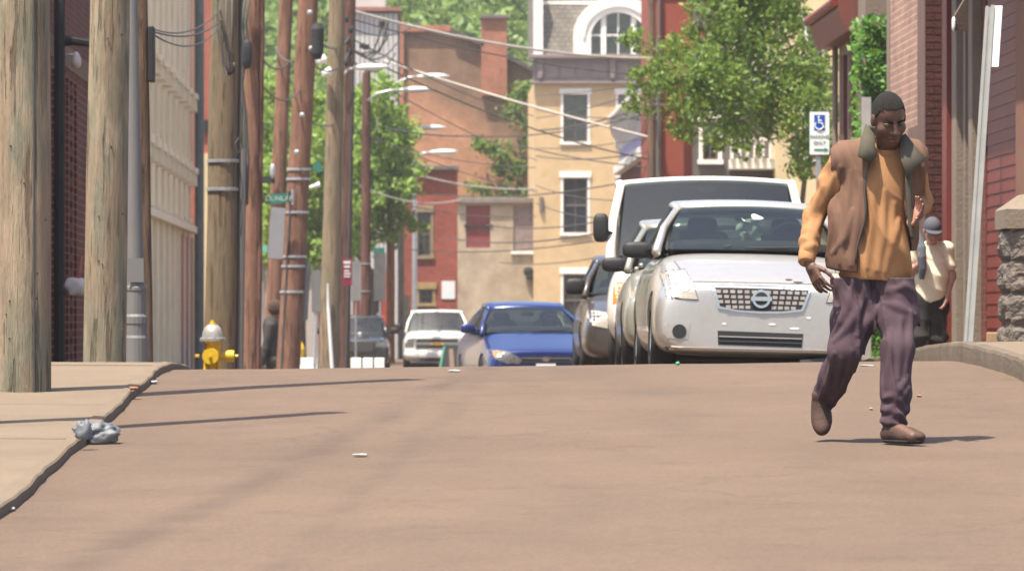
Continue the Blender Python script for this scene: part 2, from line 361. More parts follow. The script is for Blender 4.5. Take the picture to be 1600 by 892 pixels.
# pavements: one body per side, the near slabs lie on it one by one
def pavement(x0, x1, side, near, far):
    xa, xb = (x0, x1)
    yy = [far + i * 2.0 for i in range(int((250 - far) / 2))]
    b = B(); b.grid(lambda u, v: (xa + u * (xb - xa), yy[round(v * (len(yy) - 1))], walk_z(xa + u * (xb - xa), yy[round(v * (len(yy) - 1))])), 4, len(yy) - 1)
    o = b.make('pavement', M['concrete'], smooth=True); tag(o, kind='structure')
    b = B(); yn = [-4 + i for i in range(int(far + 5))]
    b.grid(lambda u, v: (xa + u * (xb - xa), yn[round(v * (len(yn) - 1))], walk_z(xa + u * (xb - xa), yn[round(v * (len(yn) - 1))]) - 0.02), 2, len(yn) - 1)
    b.make('slab_bed', M['earth'], o)
    y = near; k = 0
    while y < far - 0.1:
        ln = 1.85 + random.uniform(-.1, .12); y1 = min(y + ln, far) - 0.007; dz = random.uniform(-.003, .003); tl = random.uniform(-.003, .003)
        nseg = 4; b = B(); V = []
        for j in range(nseg + 1):
            q = y + (y1 - y) * j / nseg
            for x in (xa, xa + (xb - xa) * .5, xb):
                V.append((x, q, walk_z(x, q) + dz + tl * (j / nseg - .5)))
        nv = len(V); V += [(p[0], p[1], p[2] - 0.05) for p in V]
        Fc = []
        for j in range(nseg):
            for i in range(2): Fc.append((j * 3 + i, j * 3 + i + 1, j * 3 + i + 4, j * 3 + i + 3))
        Fc += [(0, 1, nv + 1, nv), (1, 2, nv + 2, nv + 1)]; e = nseg * 3
        Fc += [(e + 1, e, nv + e, nv + e + 1), (e + 2, e + 1, nv + e + 1, nv + e + 2)]
        for j in range(nseg): Fc += [(j * 3 + 3, j * 3, nv + j * 3, nv + j * 3 + 3), (j * 3 + 2, j * 3 + 5, nv + j * 3 + 5, nv + j * 3 + 2)]
        b.add(V, Fc); b.make('paving_slab', M['concrete'], o); y += ln
    return o
pavement(-7.2, XL - 0.066, -1, 14, 46)
pavement(XR + 0.066, 6.1, 1, 26, 60)
# ================================================================== BUILDINGS
def holes_wall(b, us, vs, holes, fn, thick):
    """wall in (u,v) with rectangular openings; fn(u,v,t) -> world, t = depth behind the face"""
    U = sorted(set(list(us) + [h[0] for h in holes] + [h[1] for h in holes])); Vv = sorted(set(list(vs) + [h[2] for h in holes] + [h[3] for h in holes]))
    for i in range(len(U) - 1):
        for j in range(len(Vv) - 1):
            cu, cv = (U[i] + U[i + 1]) / 2, (Vv[j] + Vv[j + 1]) / 2
            if any(h[0] < cu < h[1] and h[2] < cv < h[3] for h in holes): continue
            q = [fn(U[a], Vv[c], t_) for t_ in (0, thick) for a, c in ((i, j), (i + 1, j), (i + 1, j + 1), (i, j + 1))]
            b.add(q, [(0, 1, 2, 3), (7, 6, 5, 4), (0, 4, 5, 1), (1, 5, 6, 2), (2, 6, 7, 3), (3, 7, 4, 0)])
def fbox(b, fn, u0, u1, v0, v1, t0, t1):
    q = [fn(u, v, t_) for t_ in (t0, t1) for u, v in ((u0, v0), (u1, v0), (u1, v1), (u0, v1))]
    b.add(q, [(0, 1, 2, 3), (7, 6, 5, 4), (0, 4, 5, 1), (1, 5, 6, 2), (2, 6, 7, 3), (3, 7, 4, 0)])
def window(root, fn, u0, u1, v0, v1, fm, lintel=True, sill=True, blind=0.5, lm=None, proud=0.06, lo=0.16, depth=0.16):
    """one sash window in an opening: > frame, pane (two), blind, lintel, sill"""
    lm = lm or fm; b = B(); f = 0.055
    fbox(b, fn, u0, u0 + f, v0, v1, depth - .08, depth); fbox(b, fn, u1 - f, u1, v0, v1, depth - .08, depth)
    fbox(b, fn, u0 + f, u1 - f, v1 - f, v1, depth - .078, depth - .002); fbox(b, fn, u0 + f, u1 - f, v0, v0 + f, depth - .078, depth - .002)
    mid = (v0 + v1) / 2; fbox(b, fn, u0 + f, u1 - f, mid - .03, mid + .03, depth - .06, depth - .004)
    uc = (u0 + u1) / 2; fbox(b, fn, uc - .012, uc + .012, v0 + f, v1 - f, depth - .05, depth - .006)
    wnd = b.make('window', fm, root)
    for va, vb in ((v0 + f, mid - .03), (mid + .03, v1 - f)):
        b = B(); fbox(b, fn, u0 + f, u1 - f, va, vb, depth - .02, depth - .012); b.make('pane', M['pane_glass'], wnd)
    b = B(); fbox(b, fn, u0 - .05, u1 + .05, v0 - .05, v1 + .05, depth + .3, depth + .32); b.make('dark_room', M['room'], wnd)
    if blind: b = B(); fbox(b, fn, u0 + .03, u1 - .03, v1 - blind * (v1 - v0), v1, depth + .01, depth + .02); b.make('blind', M['blind'], wnd)
    if lintel:
        b = B(); fbox(b, fn, u0 - lo, u1 + lo, v1 + .002, v1 + .26, -proud, .05); b.make('lintel', lm, wnd, bevel=.01)
        for ua, ub in ((u0 - .1, u0 - .002), (u1 + .002, u1 + .1)): b = B(); fbox(b, fn, ua, ub, v0, v1, -proud * .4, .05); b.make('casing', lm, wnd)
    if sill: b = B(); fbox(b, fn, u0 - .14, u1 + .14, v0 - .12, v0 - .002, -proud * 1.3, .06); b.make('sill', lm, wnd, bevel=.008)
    return wnd
M['room'] = mat('dim_room', (.12, .115, .11), .9, .2, 1)
M['pane_glass'] = glassmat('window_glass', (0.62, 0.64, 0.62), 0.05)
def front(y): return lambda u, v, t_: (u, y + t_, v)
M['yellow'] = mat('yellow_painted_brick', C(226, 194, 148, .62), 0.85, 0.07, 2.5, dirt=.25, dscale=.7, bump=.2, bscale=14)
M['slate'] = brickmat('slate_roof', (0.16, 0.145, 0.12), (0.20, 0.18, 0.15), (0.08, 0.075, 0.065), 'xz', .3, .2, .015)
M['greypurple'] = mat('grey_mauve_trim', C(150, 136, 134, .62), 0.75, 0.1, 2, dirt=.25)
M['greyframe'] = mat('grey_sash', C(128, 112, 106, .6), 0.6, 0.08, 3)
M['redfar'] = mat('red_painted_brick', C(172, 84, 66, .62), 0.9, 0.14, 1.6, dirt=.35, bump=.2, bscale=14)
# ---- yellow town house with mansard roof (far end of the street)
D = 220.0; gz = -0.1
root = thing('town_house', 'tall narrow yellow town house with white window trim and mansard roof', 'building', (X(925, D), D, gz))
x0, x1 = X(835, D), X(1016, D); fn = front(D)
wins = [(880, 918, 148, 222), (966, 1004, 148, 222), (880, 918, 278, 364), (966, 1004, 278, 364), (880, 918, 428, 510), (966, 1004, 428, 510)]
holes = [(X(a, D), X(c, D), Z(e, D), Z(d_, D)) for a, c, d_, e in wins]
b = B(); holes_wall(b, [x0, x1], [gz - .3, Z(128, D)], holes, fn, .35)
b.box(x0, x0 + .3, D + .352, D + 12, gz - .3, Z(128, D)); b.box(x1 - .3, x1, D + .352, D + 12, gz - .3, Z(128, D)); b.make('wall', M['yellow'], root)
for i, h in enumerate(holes): window(root, fn, *h, M['greyframe'], lm=M['white'], blind=(.5, .85, .5, .6, .95, .9)[i])
b = B(); fbox(b, fn, x0 - .05, x1 + .05, Z(128, D), Z(92, D), -.12, .3)
co = b.make('cornice', M['greypurple'], root)
b = B(); fbox(b, fn, x0 - .25, x1 + .25, Z(92, D), Z(86, D), -.4, .3); fbox(b, fn, x0 - .15, x1 + .15, Z(131.5, D), Z(128, D), -.25, .3); b.make('cornice_moulding', M['greypurple'], co, bevel=.02)
for px in (844, 957, 1010):
    b = B(); u = X(px, D); fbox(b, fn, u - .11, u + .11, Z(124, D), Z(93, D), -.26, -.12); fbox(b, fn, u - .07, u + .07, Z(122, D), Z(113, D), -.3, -.261); b.make('bracket', M['greypurple'], co)
for pa, pb in ((850, 872), (875, 897), (900, 922), (925, 950), (964, 982), (985, 1004)):
    b = B(); fbox(b, fn, X(pa, D), X(pb, D), Z(122, D), Z(100, D), -.15, -.121); b.make('frieze_panel', M['greypurple'], co, bevel=.01)
zt = Z(-30, D)
b = B(); b.add([(x0, D + .1, Z(86, D)), (x1, D + .1, Z(86, D)), (x1, D + .9, zt), (x0, D + .9, zt), (x0, D + 12, Z(86, D)), (x1, D + 12, Z(86, D)), (x1, D + 12, zt), (x0, D + 12, zt)],
    [(0, 1, 2, 3), (3, 2, 6, 7), (1, 5, 6, 2), (4, 0, 3, 7)]); rf = b.make('mansard_roof', M['slate'], root)
b = B(); fbox(b, fn, x0 - .02, x0 + .36, Z(86, D), Z(-30, D), -.03, 1.0); b.make('gable_parapet', M['white'], rf)
b = B(); fbox(b, fn, x0 + .36, x1, Z(6, D), Z(1, D), .62, .9); b.make('roof_ridge_trim', M['white'], rf)
# arched dormer
def arch(cx, hw, zb, zs, zt_, n=14):
    pts = [(cx + hw, zb)] + [(cx + hw * math.cos(math.pi * i / n), zs + (zt_ - zs) * math.sin(math.pi * i / n)) for i in range(n + 1)] + [(cx - hw, zb)]
    return pts
cx = X(966, D); zb = Z(86, D)
outer = arch(cx, X(1036, D) - cx, zb, Z(56, D), Z(-6, D)); inner = arch(cx, X(1009, D) - cx, zb, Z(58, D), Z(20, D))
b = B(); n = len(outer); V = [(p[0], D - .12, p[1]) for p in outer] + [(p[0], D - .12, p[1]) for p in inner]; V += [(a, D + .9, c) for a, _, c in V]
Fc = []
for i in range(n - 1): Fc += [(i, i + 1, n + i + 1, n + i), (2 * n + i, 3 * n + i, 3 * n + i + 1, 2 * n + i + 1), (i, 2 * n + i, 2 * n + i + 1, i + 1), (n + i, n + i + 1, 3 * n + i + 1, 3 * n + i)]
b.add(V, Fc); dm = b.make('dormer', M['white'], rf)
b = B(); m_ = arch(cx, X(1022, D) - cx, Z(60, D), Z(57, D), Z(7, D)); m2 = arch(cx, X(1018, D) - cx, Z(60, D), Z(57, D), Z(11, D)); n = len(m_)
V = [(p[0], D - .18, p[1]) for p in m_] + [(p[0], D - .18, p[1]) for p in m2]; V += [(a, D - .1201, c) for a, _, c in V]
b.add(V, [q for i in range(n - 1) for q in ((i, i + 1, n + i + 1, n + i), (i, 2 * n + i, 2 * n + i + 1, i + 1), (n + i, n + i + 1, 3 * n + i + 1, 3 * n + i))]); b.make('arch_moulding', M['white'], rf)
b = B(); b.prism([(p[0], D + .1, p[1]) for p in inner], (0, .02, 0)); b.make('arched_pane', M['pane_glass'], rf)
b = B(); b.prism([(p[0], D + .4, p[1]) for p in inner], (0, .02, 0)); b.make('blind', M['blind'], rf)
b = B()
for px, w_ in ((943, .11), (990, .11)): fbox(b, fn, X(px, D) - w_, X(px, D) + w_, zb, Z(24, D), -.02, .09)
for px in (923, 966, 1007): fbox(b, fn, X(px, D) - .03, X(px, D) + .03, zb, Z(20 if px == 966 else 50, D), .03, .095)
fbox(b, fn, X(923, D), X(1009, D), Z(57, D), Z(54, D), .02, .096); b.make('mullion', M['white'], rf)
b = B(); b.tube([P(846, 308, D - .05), P(846, 330, D - .05)], .09, 8); b.make('wall_lamp', M['greyframe'], root)
# ---- red block right of it, grey block with balcony, pale building behind the tree
def block(name, label, d, pxa, pxb, pyt, m, wins=(), depth=9, cop=None, fm=None, lm=None, blind=.5, low=None):
    r = thing(name, label, 'building', (X((pxa + pxb) / 2, d), d, road_c(d) - .1))
    f_ = front(d); hs = [(X(a, d), X(c, d), Z(e, d), Z(q, d)) for a, c, q, e in wins]; zl = road_c(d) - .5 if low is None else low
    b = B(); holes_wall(b, [X(pxa, d), X(pxb, d)], [zl, Z(pyt, d)], hs, f_, .3)
    b.box(X(pxa, d), X(pxa, d) + .3, d + .301, d + depth, zl, Z(pyt, d)); b.box(X(pxb, d) - .3, X(pxb, d), d + .301, d + depth, zl, Z(pyt, d))
    b.box(X(pxa, d) + .3, X(pxb, d) - .3, d + .301, d + depth, Z(pyt, d) - .4, Z(pyt, d) - .2); b.make('wall', m, r)
    for h in hs: window(r, f_, *h, fm or M['greyframe'], lm=lm or M['white'], blind=blind)
    if cop: b = B(); fbox(b, f_, X(pxa, d) - .1, X(pxb, d) + .1, Z(pyt, d), Z(pyt, d) + .28, -.14, .5); b.make('coping', cop, r, bevel=.02)
    return r
r = block('brick_building', 'plain red painted building joined to the right of the lavender shop', 139, 1017, 1087, -25, M['redfar'], [], depth=5.8, cop=M['greypurple'])
b = B(); b.tube([P(1030, -20, 138.9), P(1030, 560, 138.9)], .05, 8); b.make('downpipe', M['greyframe'], r)
M['greyblock'] = mat('dark_grey_render', C(120, 112, 112, .5), 0.9, 0.15, 1, dirt=.3)
r = block('grey_building', 'grey rendered building with a white balcony half hidden by the street tree', 137, 1088, 1236, -30, M['greyblock'], [(1098, 1122, 70, 120), (1150, 1175, 70, 120), (1205, 1228, 60, 110), (1098, 1122, 190, 250)], blind=.3)
b = B(); b.box(X(1138, 137), X(1224, 137), 136.1, 136.99, Z(266, 137), Z(250, 137)); bal = b.make('balcony', M['white'], r, bevel=.02)
b = B(); b.box(X(1136, 137), X(1226, 137), 136.0, 136.12, Z(222, 137), Z(217, 137)); b.make('railing', M['white'], bal)
for px in range(1140, 1226, 12): b = B(); b.box(X(px, 137) - .04, X(px, 137) + .04, 136.02, 136.1, Z(250, 137), Z(222, 137)); b.make('baluster', M['white'], bal)
b = B(); fbox(b, front(137), X(1086, 137), X(1140, 137), Z(57, 137), Z(51, 137), -.2, -.001); b.make('red_band', M['redpaint'], r)
M['cream2'] = mat('pale_cream_render', C(245, 222, 175, .6), 0.9, 0.06, 1, dirt=.15)
block('cream_building', 'pale cream sunlit building behind the right hand side of the street tree', 130, 1238, 1345, -40, M['cream2'], [(1262, 1285, 40, 100), (1262, 1285, 180, 250)])
# ---- lavender fronted shop on the right of the street: its front runs along the street
M['lavender'] = mat('lavender_boards', C(150, 148, 186, 1.0), 0.8, 0.06, 1.2, dirt=.15)
M['redbrick_x'] = brickmat('red_brick_street', C(165, 82, 66, .55), C(150, 70, 58, .55), C(170, 130, 115, .5), 'yz')
xb = 6.6; da, db = 145.0, 163.0
r = thing('corner_shop', 'lavender painted shop upper front with white bracketed cornice above red brick', 'building', (xb + 2, 150, 0))
zz = lambda py, px: CZ + (500 - py) * xb / (px - 640)
ztop, zmid = zz(187, 972), zz(264, 972)
b = B(); b.box(xb, xb + 6, da, db, -.6, zmid); b.make('wall', M['redbrick_x'], r)
b = B(); b.box(xb - .02, xb + 6, da, db - .01, zmid + .001, ztop); b.make('upper_wall', M['lavender'], r)
b = B()
for k, (o_, h0, h1) in enumerate(((.42, -.02, .12), (.32, -.14, -.021), (.2, -.28, -.141), (.1, -.42, -.281))): b.box(xb - o_, xb + .05, da - .1, db + .12, ztop + h0, ztop + h1)
b.make('cornice', M['white'], r, bevel=.02)
for y in [da + 1.2 + 2.4 * i for i in range(7)] + [db - .1]:
    b = B(); b.prism([(xb - .34, y, ztop - .15), (xb - .02, y, ztop - .15), (xb - .02, y, ztop - .95), (xb - .12, y, ztop - .92), (xb - .15, y, ztop - .6), (xb - .28, y, ztop - .42)], (0, .22, 0)); b.make('bracket', M['white'], r)
b = B(); b.box(xb - .22, xb + .02, da - .1, db + .1, zmid - .16, zmid + .12); b.make('string_course', M['white'], r, bevel=.02)
# ---- gabled brick building with patches of render, chimney
def gable_wear(t, tc, sp, col):
    e = t.math('ADD', t.math('SUBTRACT', sp.outputs[2], 10.0), t.math('MULTIPLY', sp.outputs[0], 0.52))
    n = t.math('MULTIPLY', t.math('SUBTRACT', t.noise(tc.outputs['Object'], .55, 8, .7, 0, 1), .5), 2.4)
    q = t.new('ShaderNodeMapRange'); q.inputs[1].default_value = 1.4; q.inputs[2].default_value = 2.6; t.l(t.math('ADD', e, n), q.inputs[0])
    rn = t.mix(t.noise(tc.outputs['Object'], .9, 8, .7), C(112, 90, 72, .6), C(156, 128, 104, .64))
    return t.mix(t.math('MULTIPLY', q.outputs[0], .9), col, rn)
M['gable'] = brickmat('orange_brick_with_render', C(216, 152, 116, .68), C(204, 138, 102, .68), C(200, 165, 135, .55), 'xz', wear=gable_wear, dirt=.2, dcol=(.2, .16, .1))
M['orangebrick'] = brickmat('orange_brick', C(204, 130, 100, .64), C(190, 116, 90, .64), C(190, 150, 125, .5), 'xz', dirt=.15)
D = 236.0; r = thing('gabled_building', 'large orange brick gable end with brown render patches and a chimney', 'building', (X(720, D), D, .2))
pts = [(618, 480), (618, 48), (704, 50), (752, 72), (796, 92), (836, 114), (836, 480)]
b = B(); b.prism([P(a, c, D) for a, c in pts], (0, 14, 0)); b.make('wall', M['gable'], r)
b = B(); b.box(X(617, D), X(631, D), D - .2, D - .002, 0, Z(34, D)); b.make('brick_pier', M['orangebrick'], r)
b = B(); b.prism([P(631, 40, D - .2), P(704, 40, D - .2), P(704, 50, D - .2), P(631, 50, D - .2)], (0, .8, 0)); b.make('parapet', M['orangebrick'], r, bevel=.02)
b = B(); b.prism([P(704, 43, D - .3), P(756, 67, D - .3), P(756, 73, D - .3), P(704, 50, D - .3)], (0, 1, 0)); b.make('verge_coping', mat('dark_coping', (.07, .06, .055)), r)
b = B(); b.prism([P(793, 85, D - .3), P(838, 108, D - .3), P(838, 115, D - .3), P(793, 92, D - .3)], (0, 1, 0)); b.make('verge_coping', bpy.data.materials['dark_coping'], r)
b = B(); b.box(X(752, D), X(792, D), D - .3, D + 1, Z(150, D), Z(30, D)); ch = b.make('chimney', M['orangebrick'], r)
b = B(); b.box(X(749, D), X(795, D), D - .45, D + 1.1, Z(30.2, D), Z(24, D)); b.make('chimney_cap', mat('chimney_cap_stone', (.13, .10, .09)), ch, bevel=.02)
# ---- low beige rendered building and small red brick building in front of it
M['beige'] = mat('stained_beige_render', C(196, 178, 152, .62), 0.9, 0.18, 1.4, dirt=.55, dscale=.9, dcol=C(140, 118, 98, .5), bump=.25, bscale=8)
D = 222.0; r = thing('rendered_building', 'low beige rendered building with a red boarded window and stained walls', 'building', (X(775, D), D, 0))
hs = [(X(728, D), X(766, D), Z(387, D), Z(321, D)), (X(802, D), X(834, D), Z(392, D), Z(322, D))]
b = B(); holes_wall(b, [X(714, D), X(835, D) - .01], [-.5, Z(318, D)], hs, front(D), .3); b.box(X(714, D), X(714, D) + .3, D + .301, D + 6, -.5, Z(318, D)); b.make('wall', M['beige'], r)
b = B(); fbox(b, front(D), X(712, D), X(835, D) - .01, Z(318, D), Z(309, D), -.2, 6); b.make('coping', mat('grey_coping', C(150, 138, 126, .55), dirt=.4), r, bevel=.03)
b = B(); fbox(b, front(D), *hs[0], .06, .09); b.make('boarded_window', mat('red_board', C(150, 66, 64, .6), dirt=.2), r)
b = B(); fbox(b, front(D), X(725, D), X(770, D), Z(354, D), Z(351, D), -.05, .059); b.make('window_bar', M['dark'], r)
b = B(); fbox(b, front(D), *hs[1], .06, .09); b.make('boarded_window', mat('mauve_board', C(160, 142, 138, .6), dirt=.3), r)
b = B(); fbox(b, front(D), hs[1][0] - .1, hs[1][1] - .02, hs[1][2] - .14, hs[1][2] - .003, -.1, .05); b.make('sill', M['white'], r)
for py, rr in ((424, .22), (432, .15)): b = B(); b.blob(P(828 + (432 - py) * -.3, py, D - .15), (rr, .14, rr * .9), .9, 12, 8); b.make('meter', M['dark'], r)
M['redsmall'] = brickmat('small_red_brick', C(190, 88, 68, .62), C(172, 76, 60, .62), C(180, 120, 100, .5), 'xz', dirt=.2)
D = 205.0; r = thing('brick_shed', 'small red brick building with a tall narrow window and white notice', 'building', (X(672, D), D, 0))
hs = [(X(653, D), X(673, D), Z(400, D), Z(332, D)), (X(655, D), X(676, D), Z(474, D), Z(452, D))]
b = B(); holes_wall(b, [X(632, D), X(715, D)], [-.4, Z(266, D)], hs, front(D), .3); b.box(X(715, D) - .3, X(715, D), D + .301, D + 8, -.4, Z(266, D)); b.make('wall', M['redsmall'], r)
window(r, front(D), *hs[0], M['greyframe'], lm=mat('old_stone_trim', C(170, 155, 120, .55), dirt=.3), blind=.7, lo=.12)
window(r, front(D), *hs[1], M['greyframe'], lm=mat('tan_trim', C(190, 165, 110, .55), dirt=.2), blind=0)
b = B(); fbox(b, front(D), X(630, D), X(717, D), Z(266, D), Z(259, D), -.25, 8); b.make('coping', mat('dark_roof_edge', (.12, .105, .1)), r, bevel=.02)
b = B(); fbox(b, front(D), X(690, D), X(711, D), Z(467, D), Z(439, D), -.03, -.002); b.make('notice_board', M['signwhite'], r)
# ---- white sided building with vertical boards
D = 192.0; M['siding'] = mat('white_siding', C(214, 210, 206, .62), .7, .05, 2, dirt=.12)
r = thing('sided_building', 'tall building end clad in white vertical boards behind the pole tops', 'building', (X(580, D), D, 0))
b = B(); b.box(X(540, D), X(624, D), D, D + 9, -.3, Z(18, D)); b.make('wall', mat('siding_backing', C(150, 146, 144, .55)), r)
for i in range(11):
    b = B(); xa = X(541 + 7.4 * i, D); b.box(xa, xa + (7.4 * D / F) * .82, D - .07, D - .002, 0, Z(22, D)); b.make('board', M['siding'], r)
b = B(); b.box(X(537, D), X(627, D), D - .3, D + 9, Z(18, D), Z(12, D)); b.make('eave', mat('rusty_gutter', C(180, 130, 110, .5)), r)
b = B(); b.box(X(552, D), X(602, D), D + 1, D + 8, Z(11, D), Z(-40, D)); b.make('roof_cabin', M['siding'], r)
# ---- long cream building on the left, its front runs along the street
M['creamwall'] = mat('cream_painted_boards', C(214, 198, 166, 1.05), .85, .06, 1.2, dirt=.18, dscale=.5)
M['creamtrim'] = mat('pale_trim', C(208, 194, 168, 1.05), .7, .06, 2, dirt=.15)
xb = -6.0; da, db = 112.0, 142.6
r = thing('terrace_building', 'long cream building with rows of projecting window hoods and a mural panel', 'building', (xb - 3, 127, 0))
side = lambda u, v, t_: (xb - t_, u, v)
zu = lambda py, px: CZ + (500 - py) * abs(xb) / (640 - px)
hz1, hz2 = zu(100, 244), zu(228, 236)
ys_ = [da + 2.2 + 3.05 * i for i in range(10)]
hs = [(y - .55, y + .55, hz1 - 1.75, hz1 - .1) for y in ys_] + [(y - .55, y + .55, hz2 - 1.3, hz2 - .1) for y in ys_]
b = B(); holes_wall(b, [da, db], [-.5, 13], hs, side, .3); b.box(xb - 8, xb - .301, da, da + .3, -.5, 13); b.box(xb - 8, xb - .301, db - .3, db, -.5, 13); b.make('wall', M['creamwall'], r)
for i, h in enumerate(hs):
    wnd = window(r, side, *h, M['creamtrim'], lm=M['creamtrim'], blind=.5, sill=True, lintel=False, depth=.14)
    b = B(); fbox(b, side, h[0] - .2, h[1] + .2, h[3] + .03, h[3] + .18, -.24, .04); fbox(b, side, h[0] - .14, h[0] + .02, h[3] - .3, h[3] + .028, -.22, .04); fbox(b, side, h[1] - .02, h[1] + .14, h[3] - .3, h[3] + .028, -.22, .04); b.make('window_hood', M['creamtrim'], wnd, bevel=.015)
for k in range(11):
    y = da + .7 + 3.05 * k; b = B(); fbox(b, side, y - .14, y + .14, -.4, hz2 - 1.7, -.1, -.001); fbox(b, side, y - .1, y + .1, hz2 + .3, 12.5, -.06, -.001); b.make('pilaster', M['creamtrim'], r)
b = B(); fbox(b, side, da, db, hz2 - 1.68, hz2 - 1.5, -.2, -.001); b.make('string_course', M['creamtrim'], r)
t = NT('mural_paint'); vec = t.coords(rnd=False); sp = t.new('ShaderNodeSeparateXYZ'); t.l(vec, sp.inputs[0])
q = t.new('ShaderNodeMapRange'); q.inputs[1].default_value = .3; q.inputs[2].default_value = 1.9; t.l(t.math('ADD', sp.outputs[2], t.math('MULTIPLY', t.noise(vec, .9, 5, .6, 0, 1), .8)), q.inputs[0])
t.fin(t.mix(q.outputs[0], C(104, 110, 138, .6), C(184, 110, 86, .62)), .8); M['mural'] = t.m
ym = lambda px: F * abs(xb) / (640 - px)
b = B(); fbox(b, side, ym(279), ym(298), -.35, zu(370, 290), -.05, -.002); b.make('mural_panel', M['mural'], r)
b = B(); b.tube([(xb + .25, db - .3, -.3), (xb + .25, db - .3, 12)], .13, 10); b.make('downpipe', mat('green_grey_pipe', C(108, 120, 118, .6), .5), r)
# neighbour further on (orange brick strip)
b = B(); b.box(-16, xb + .35, 150, 162, -.4, 12); r = thing('brick_house', 'orange brick house wall in a strip beyond the cream terrace', 'building', (-11, 150, -.1)); b.make('wall', mat('far_orange_brick', C(186, 112, 92, .6), .9, .12, 2, bump=.3), r)
b = B(); b.box(X(313, 150), X(326, 150), 149.9, 149.998, 0, Z(240, 150)); b.make('pale_panel', M['cream2'], r)
b = B(); b.box(X(320, 150) - .1, X(327, 150), 149.9, 149.998, Z(205, 150), Z(188, 150)); b.make('wall_vent', M['dark'], r)
# ---- near left brick shop between the first two poles
M['leftbrick'] = brickmat('left_shop_brick', C(140, 74, 62, .6), C(122, 62, 54, .6), C(165, 130, 118, .55), 'yz', .21, .083, .012, dirt=.2)
xb = -3.72; r = thing('brick_shop', 'dark red brick shop wall glimpsed between the two nearest wooden poles', 'building', (xb - 2, 50, .9))
gzl = lambda y: walk_z(-3, y) - .2
b = B(); b.box(xb - 6, xb, 40, 61.6, .3, CZ + (500 - 112) * 3.72 / 530); b.make('wall', M['leftbrick'], r)
b = B(); b.box(xb - 6, xb + .02, 40, 61.58, CZ + (500 - 111.8) * 3.72 / 530, CZ + (500 - 78) * 3.72 / 530); b.make('signboard', mat('brown_signboard', C(150, 120, 95, .5), dirt=.3), r)
b = B(); b.box(xb - 6, xb, 40, 61.6, CZ + (500 - 77.8) * 3.72 / 530, 5.2); b.make('upper_wall', brickmat('left_upper_brick', C(150, 84, 72, .5), C(136, 74, 62, .5), C(150, 110, 98, .5), 'yz'), r)
b = B(); b.tube([(xb + .14, 53.2, .4), (xb + .14, 53.2, 5.3)], .055, 8); b.make('downpipe', M['dark'], r)
b = B(); b.tube([(xb + .12, 61.2, .4), (xb + .12, 61.2, 5.3)], .05, 8); b.make('downpipe', mat('slate_pipe', (.07, .08, .085)), r)
for k in range(6):
    y = 54.2 + .7 * k; b = B(); b.box(xb + .001, xb + .035, y - .1, y + .1, .35, CZ + (500 - 128) * 3.72 / 530); b.make('brick_pier', M['leftbrick'], r)
l0 = P(96, 63, 54)
b = B(); b.tube([(xb + .01, 54.6, l0.z - .01), (xb + .2, 54.3, l0.z), (l0.x + .45, 54, l0.z - .05), (l0.x + .02, 53.9, l0.z + .01)], .04, 8)
lt = tag(b.make('wall_lamp', M['dark']), 'small black wall lamp arm ending in a white painted glint on the left shop', 'lamp')
b = B(); b.blob((l0.x - .02, 53.85, l0.z), (.05, .05, .05), 1, 14, 8); b.make('lens', mat('lamp_glint_white', (.8, .8, .76), .15, .02), lt, smooth=True)  # white ball stands in for the bright glint at the arm's end
b = B(); b.lathe([(.01, .13), (.035, .1), (.05, .06), (.055, 0), (.04, -.04)], (X(119, 56), 56, Z(100, 56)), 14); b.tube([(xb, 56, Z(86, 56)), (X(119, 56), 56, Z(86, 56))], .015, 6)
tag(b.make('wall_lantern', mat('milk_glass', (.5, .46, .42), .3, .05), smooth=True), 'white glass lantern under the brown signboard of the left shop', 'lamp')
# ---- right side: brick building with shop front running along the street
M['tanbrick'] = brickmat('dusty_brown_brick', C(172, 134, 116, .8), C(156, 118, 102, .8), C(200, 168, 148, .75), 'yz', .21, .085, .012, dirt=.25)
M['darkredbrick'] = mat('dark_red_brick', C(108, 58, 50, .36), .9, .3, 3, bump=.4)
M['oxblood'] = mat('oxblood_paint', C(122, 48, 36, .72), .55, .1, 3, dirt=.15)
M['stonetrim'] = mat('grey_stone_trim', C(150, 134, 118, .6), .85, .1, 2, dirt=.25, bump=.3)
xb = 5.78; Y = lambda px, x=xb: F * x / (px - 640)
r = thing('brick_building', 'brown brick corner building with a dark red shop front along the right pavement', 'building', (xb + 2, 55, 1.0))
zl = .3
b = B(); b.box(xb, xb + 7, Y(1456), Y(1387), zl, 9); b.make('wall', M['tanbrick'], r)
b = B(); b.box(xb - .012, xb + .2, Y(1391), Y(1387) + .01, zl, 9); b.make('corner_strip', M['stonetrim'], r)
b = B(); b.box(xb - .02, xb - .001, Y(1446), Y(1421), walk_z(5, 58), Z(190, 58)); b.make('bricked_up_door', mat('grey_brown_board', C(120, 94, 82, .6), dirt=.3), r)
# brick pier facing the camera, brick by brick
yp = Y(1456) - .9; zc = zl; k = 0
b = B(); b.box(xb - .16, xb + .4, yp + .011, Y(1456) - .002, zl, 9); b.make('pier_core', mat('pier_mortar', C(120, 92, 80, .55)), r)
bl = B(); bl.box(0, .2, 0, .06, 0, .068); bs = B(); bs.box(0, .0965, 0, .06, 0, .068)
src = {}
while zc < 5.6:
    for q, kind_ in (((0, 'l'), (.207, 's')) if k % 2 == 0 else ((0, 's'), (.1035, 'l'))):
        if kind_ not in src: o = src[kind_] = (bl if kind_ == 'l' else bs).make('brick', M['darkredbrick'], r)
        else: o = src[kind_].copy(); COL.objects.link(o)
        o.location = Vector((xb - .162 + q, yp - random.uniform(0, .006), zc)) - wloc(r)
    zc += .08; k += 1
ya = Y(1600) - 3.0
b = B(); b.box(xb + .42, xb + 7, ya, yp, zl, 9); b.make('shop_wall', M['oxblood'], r)
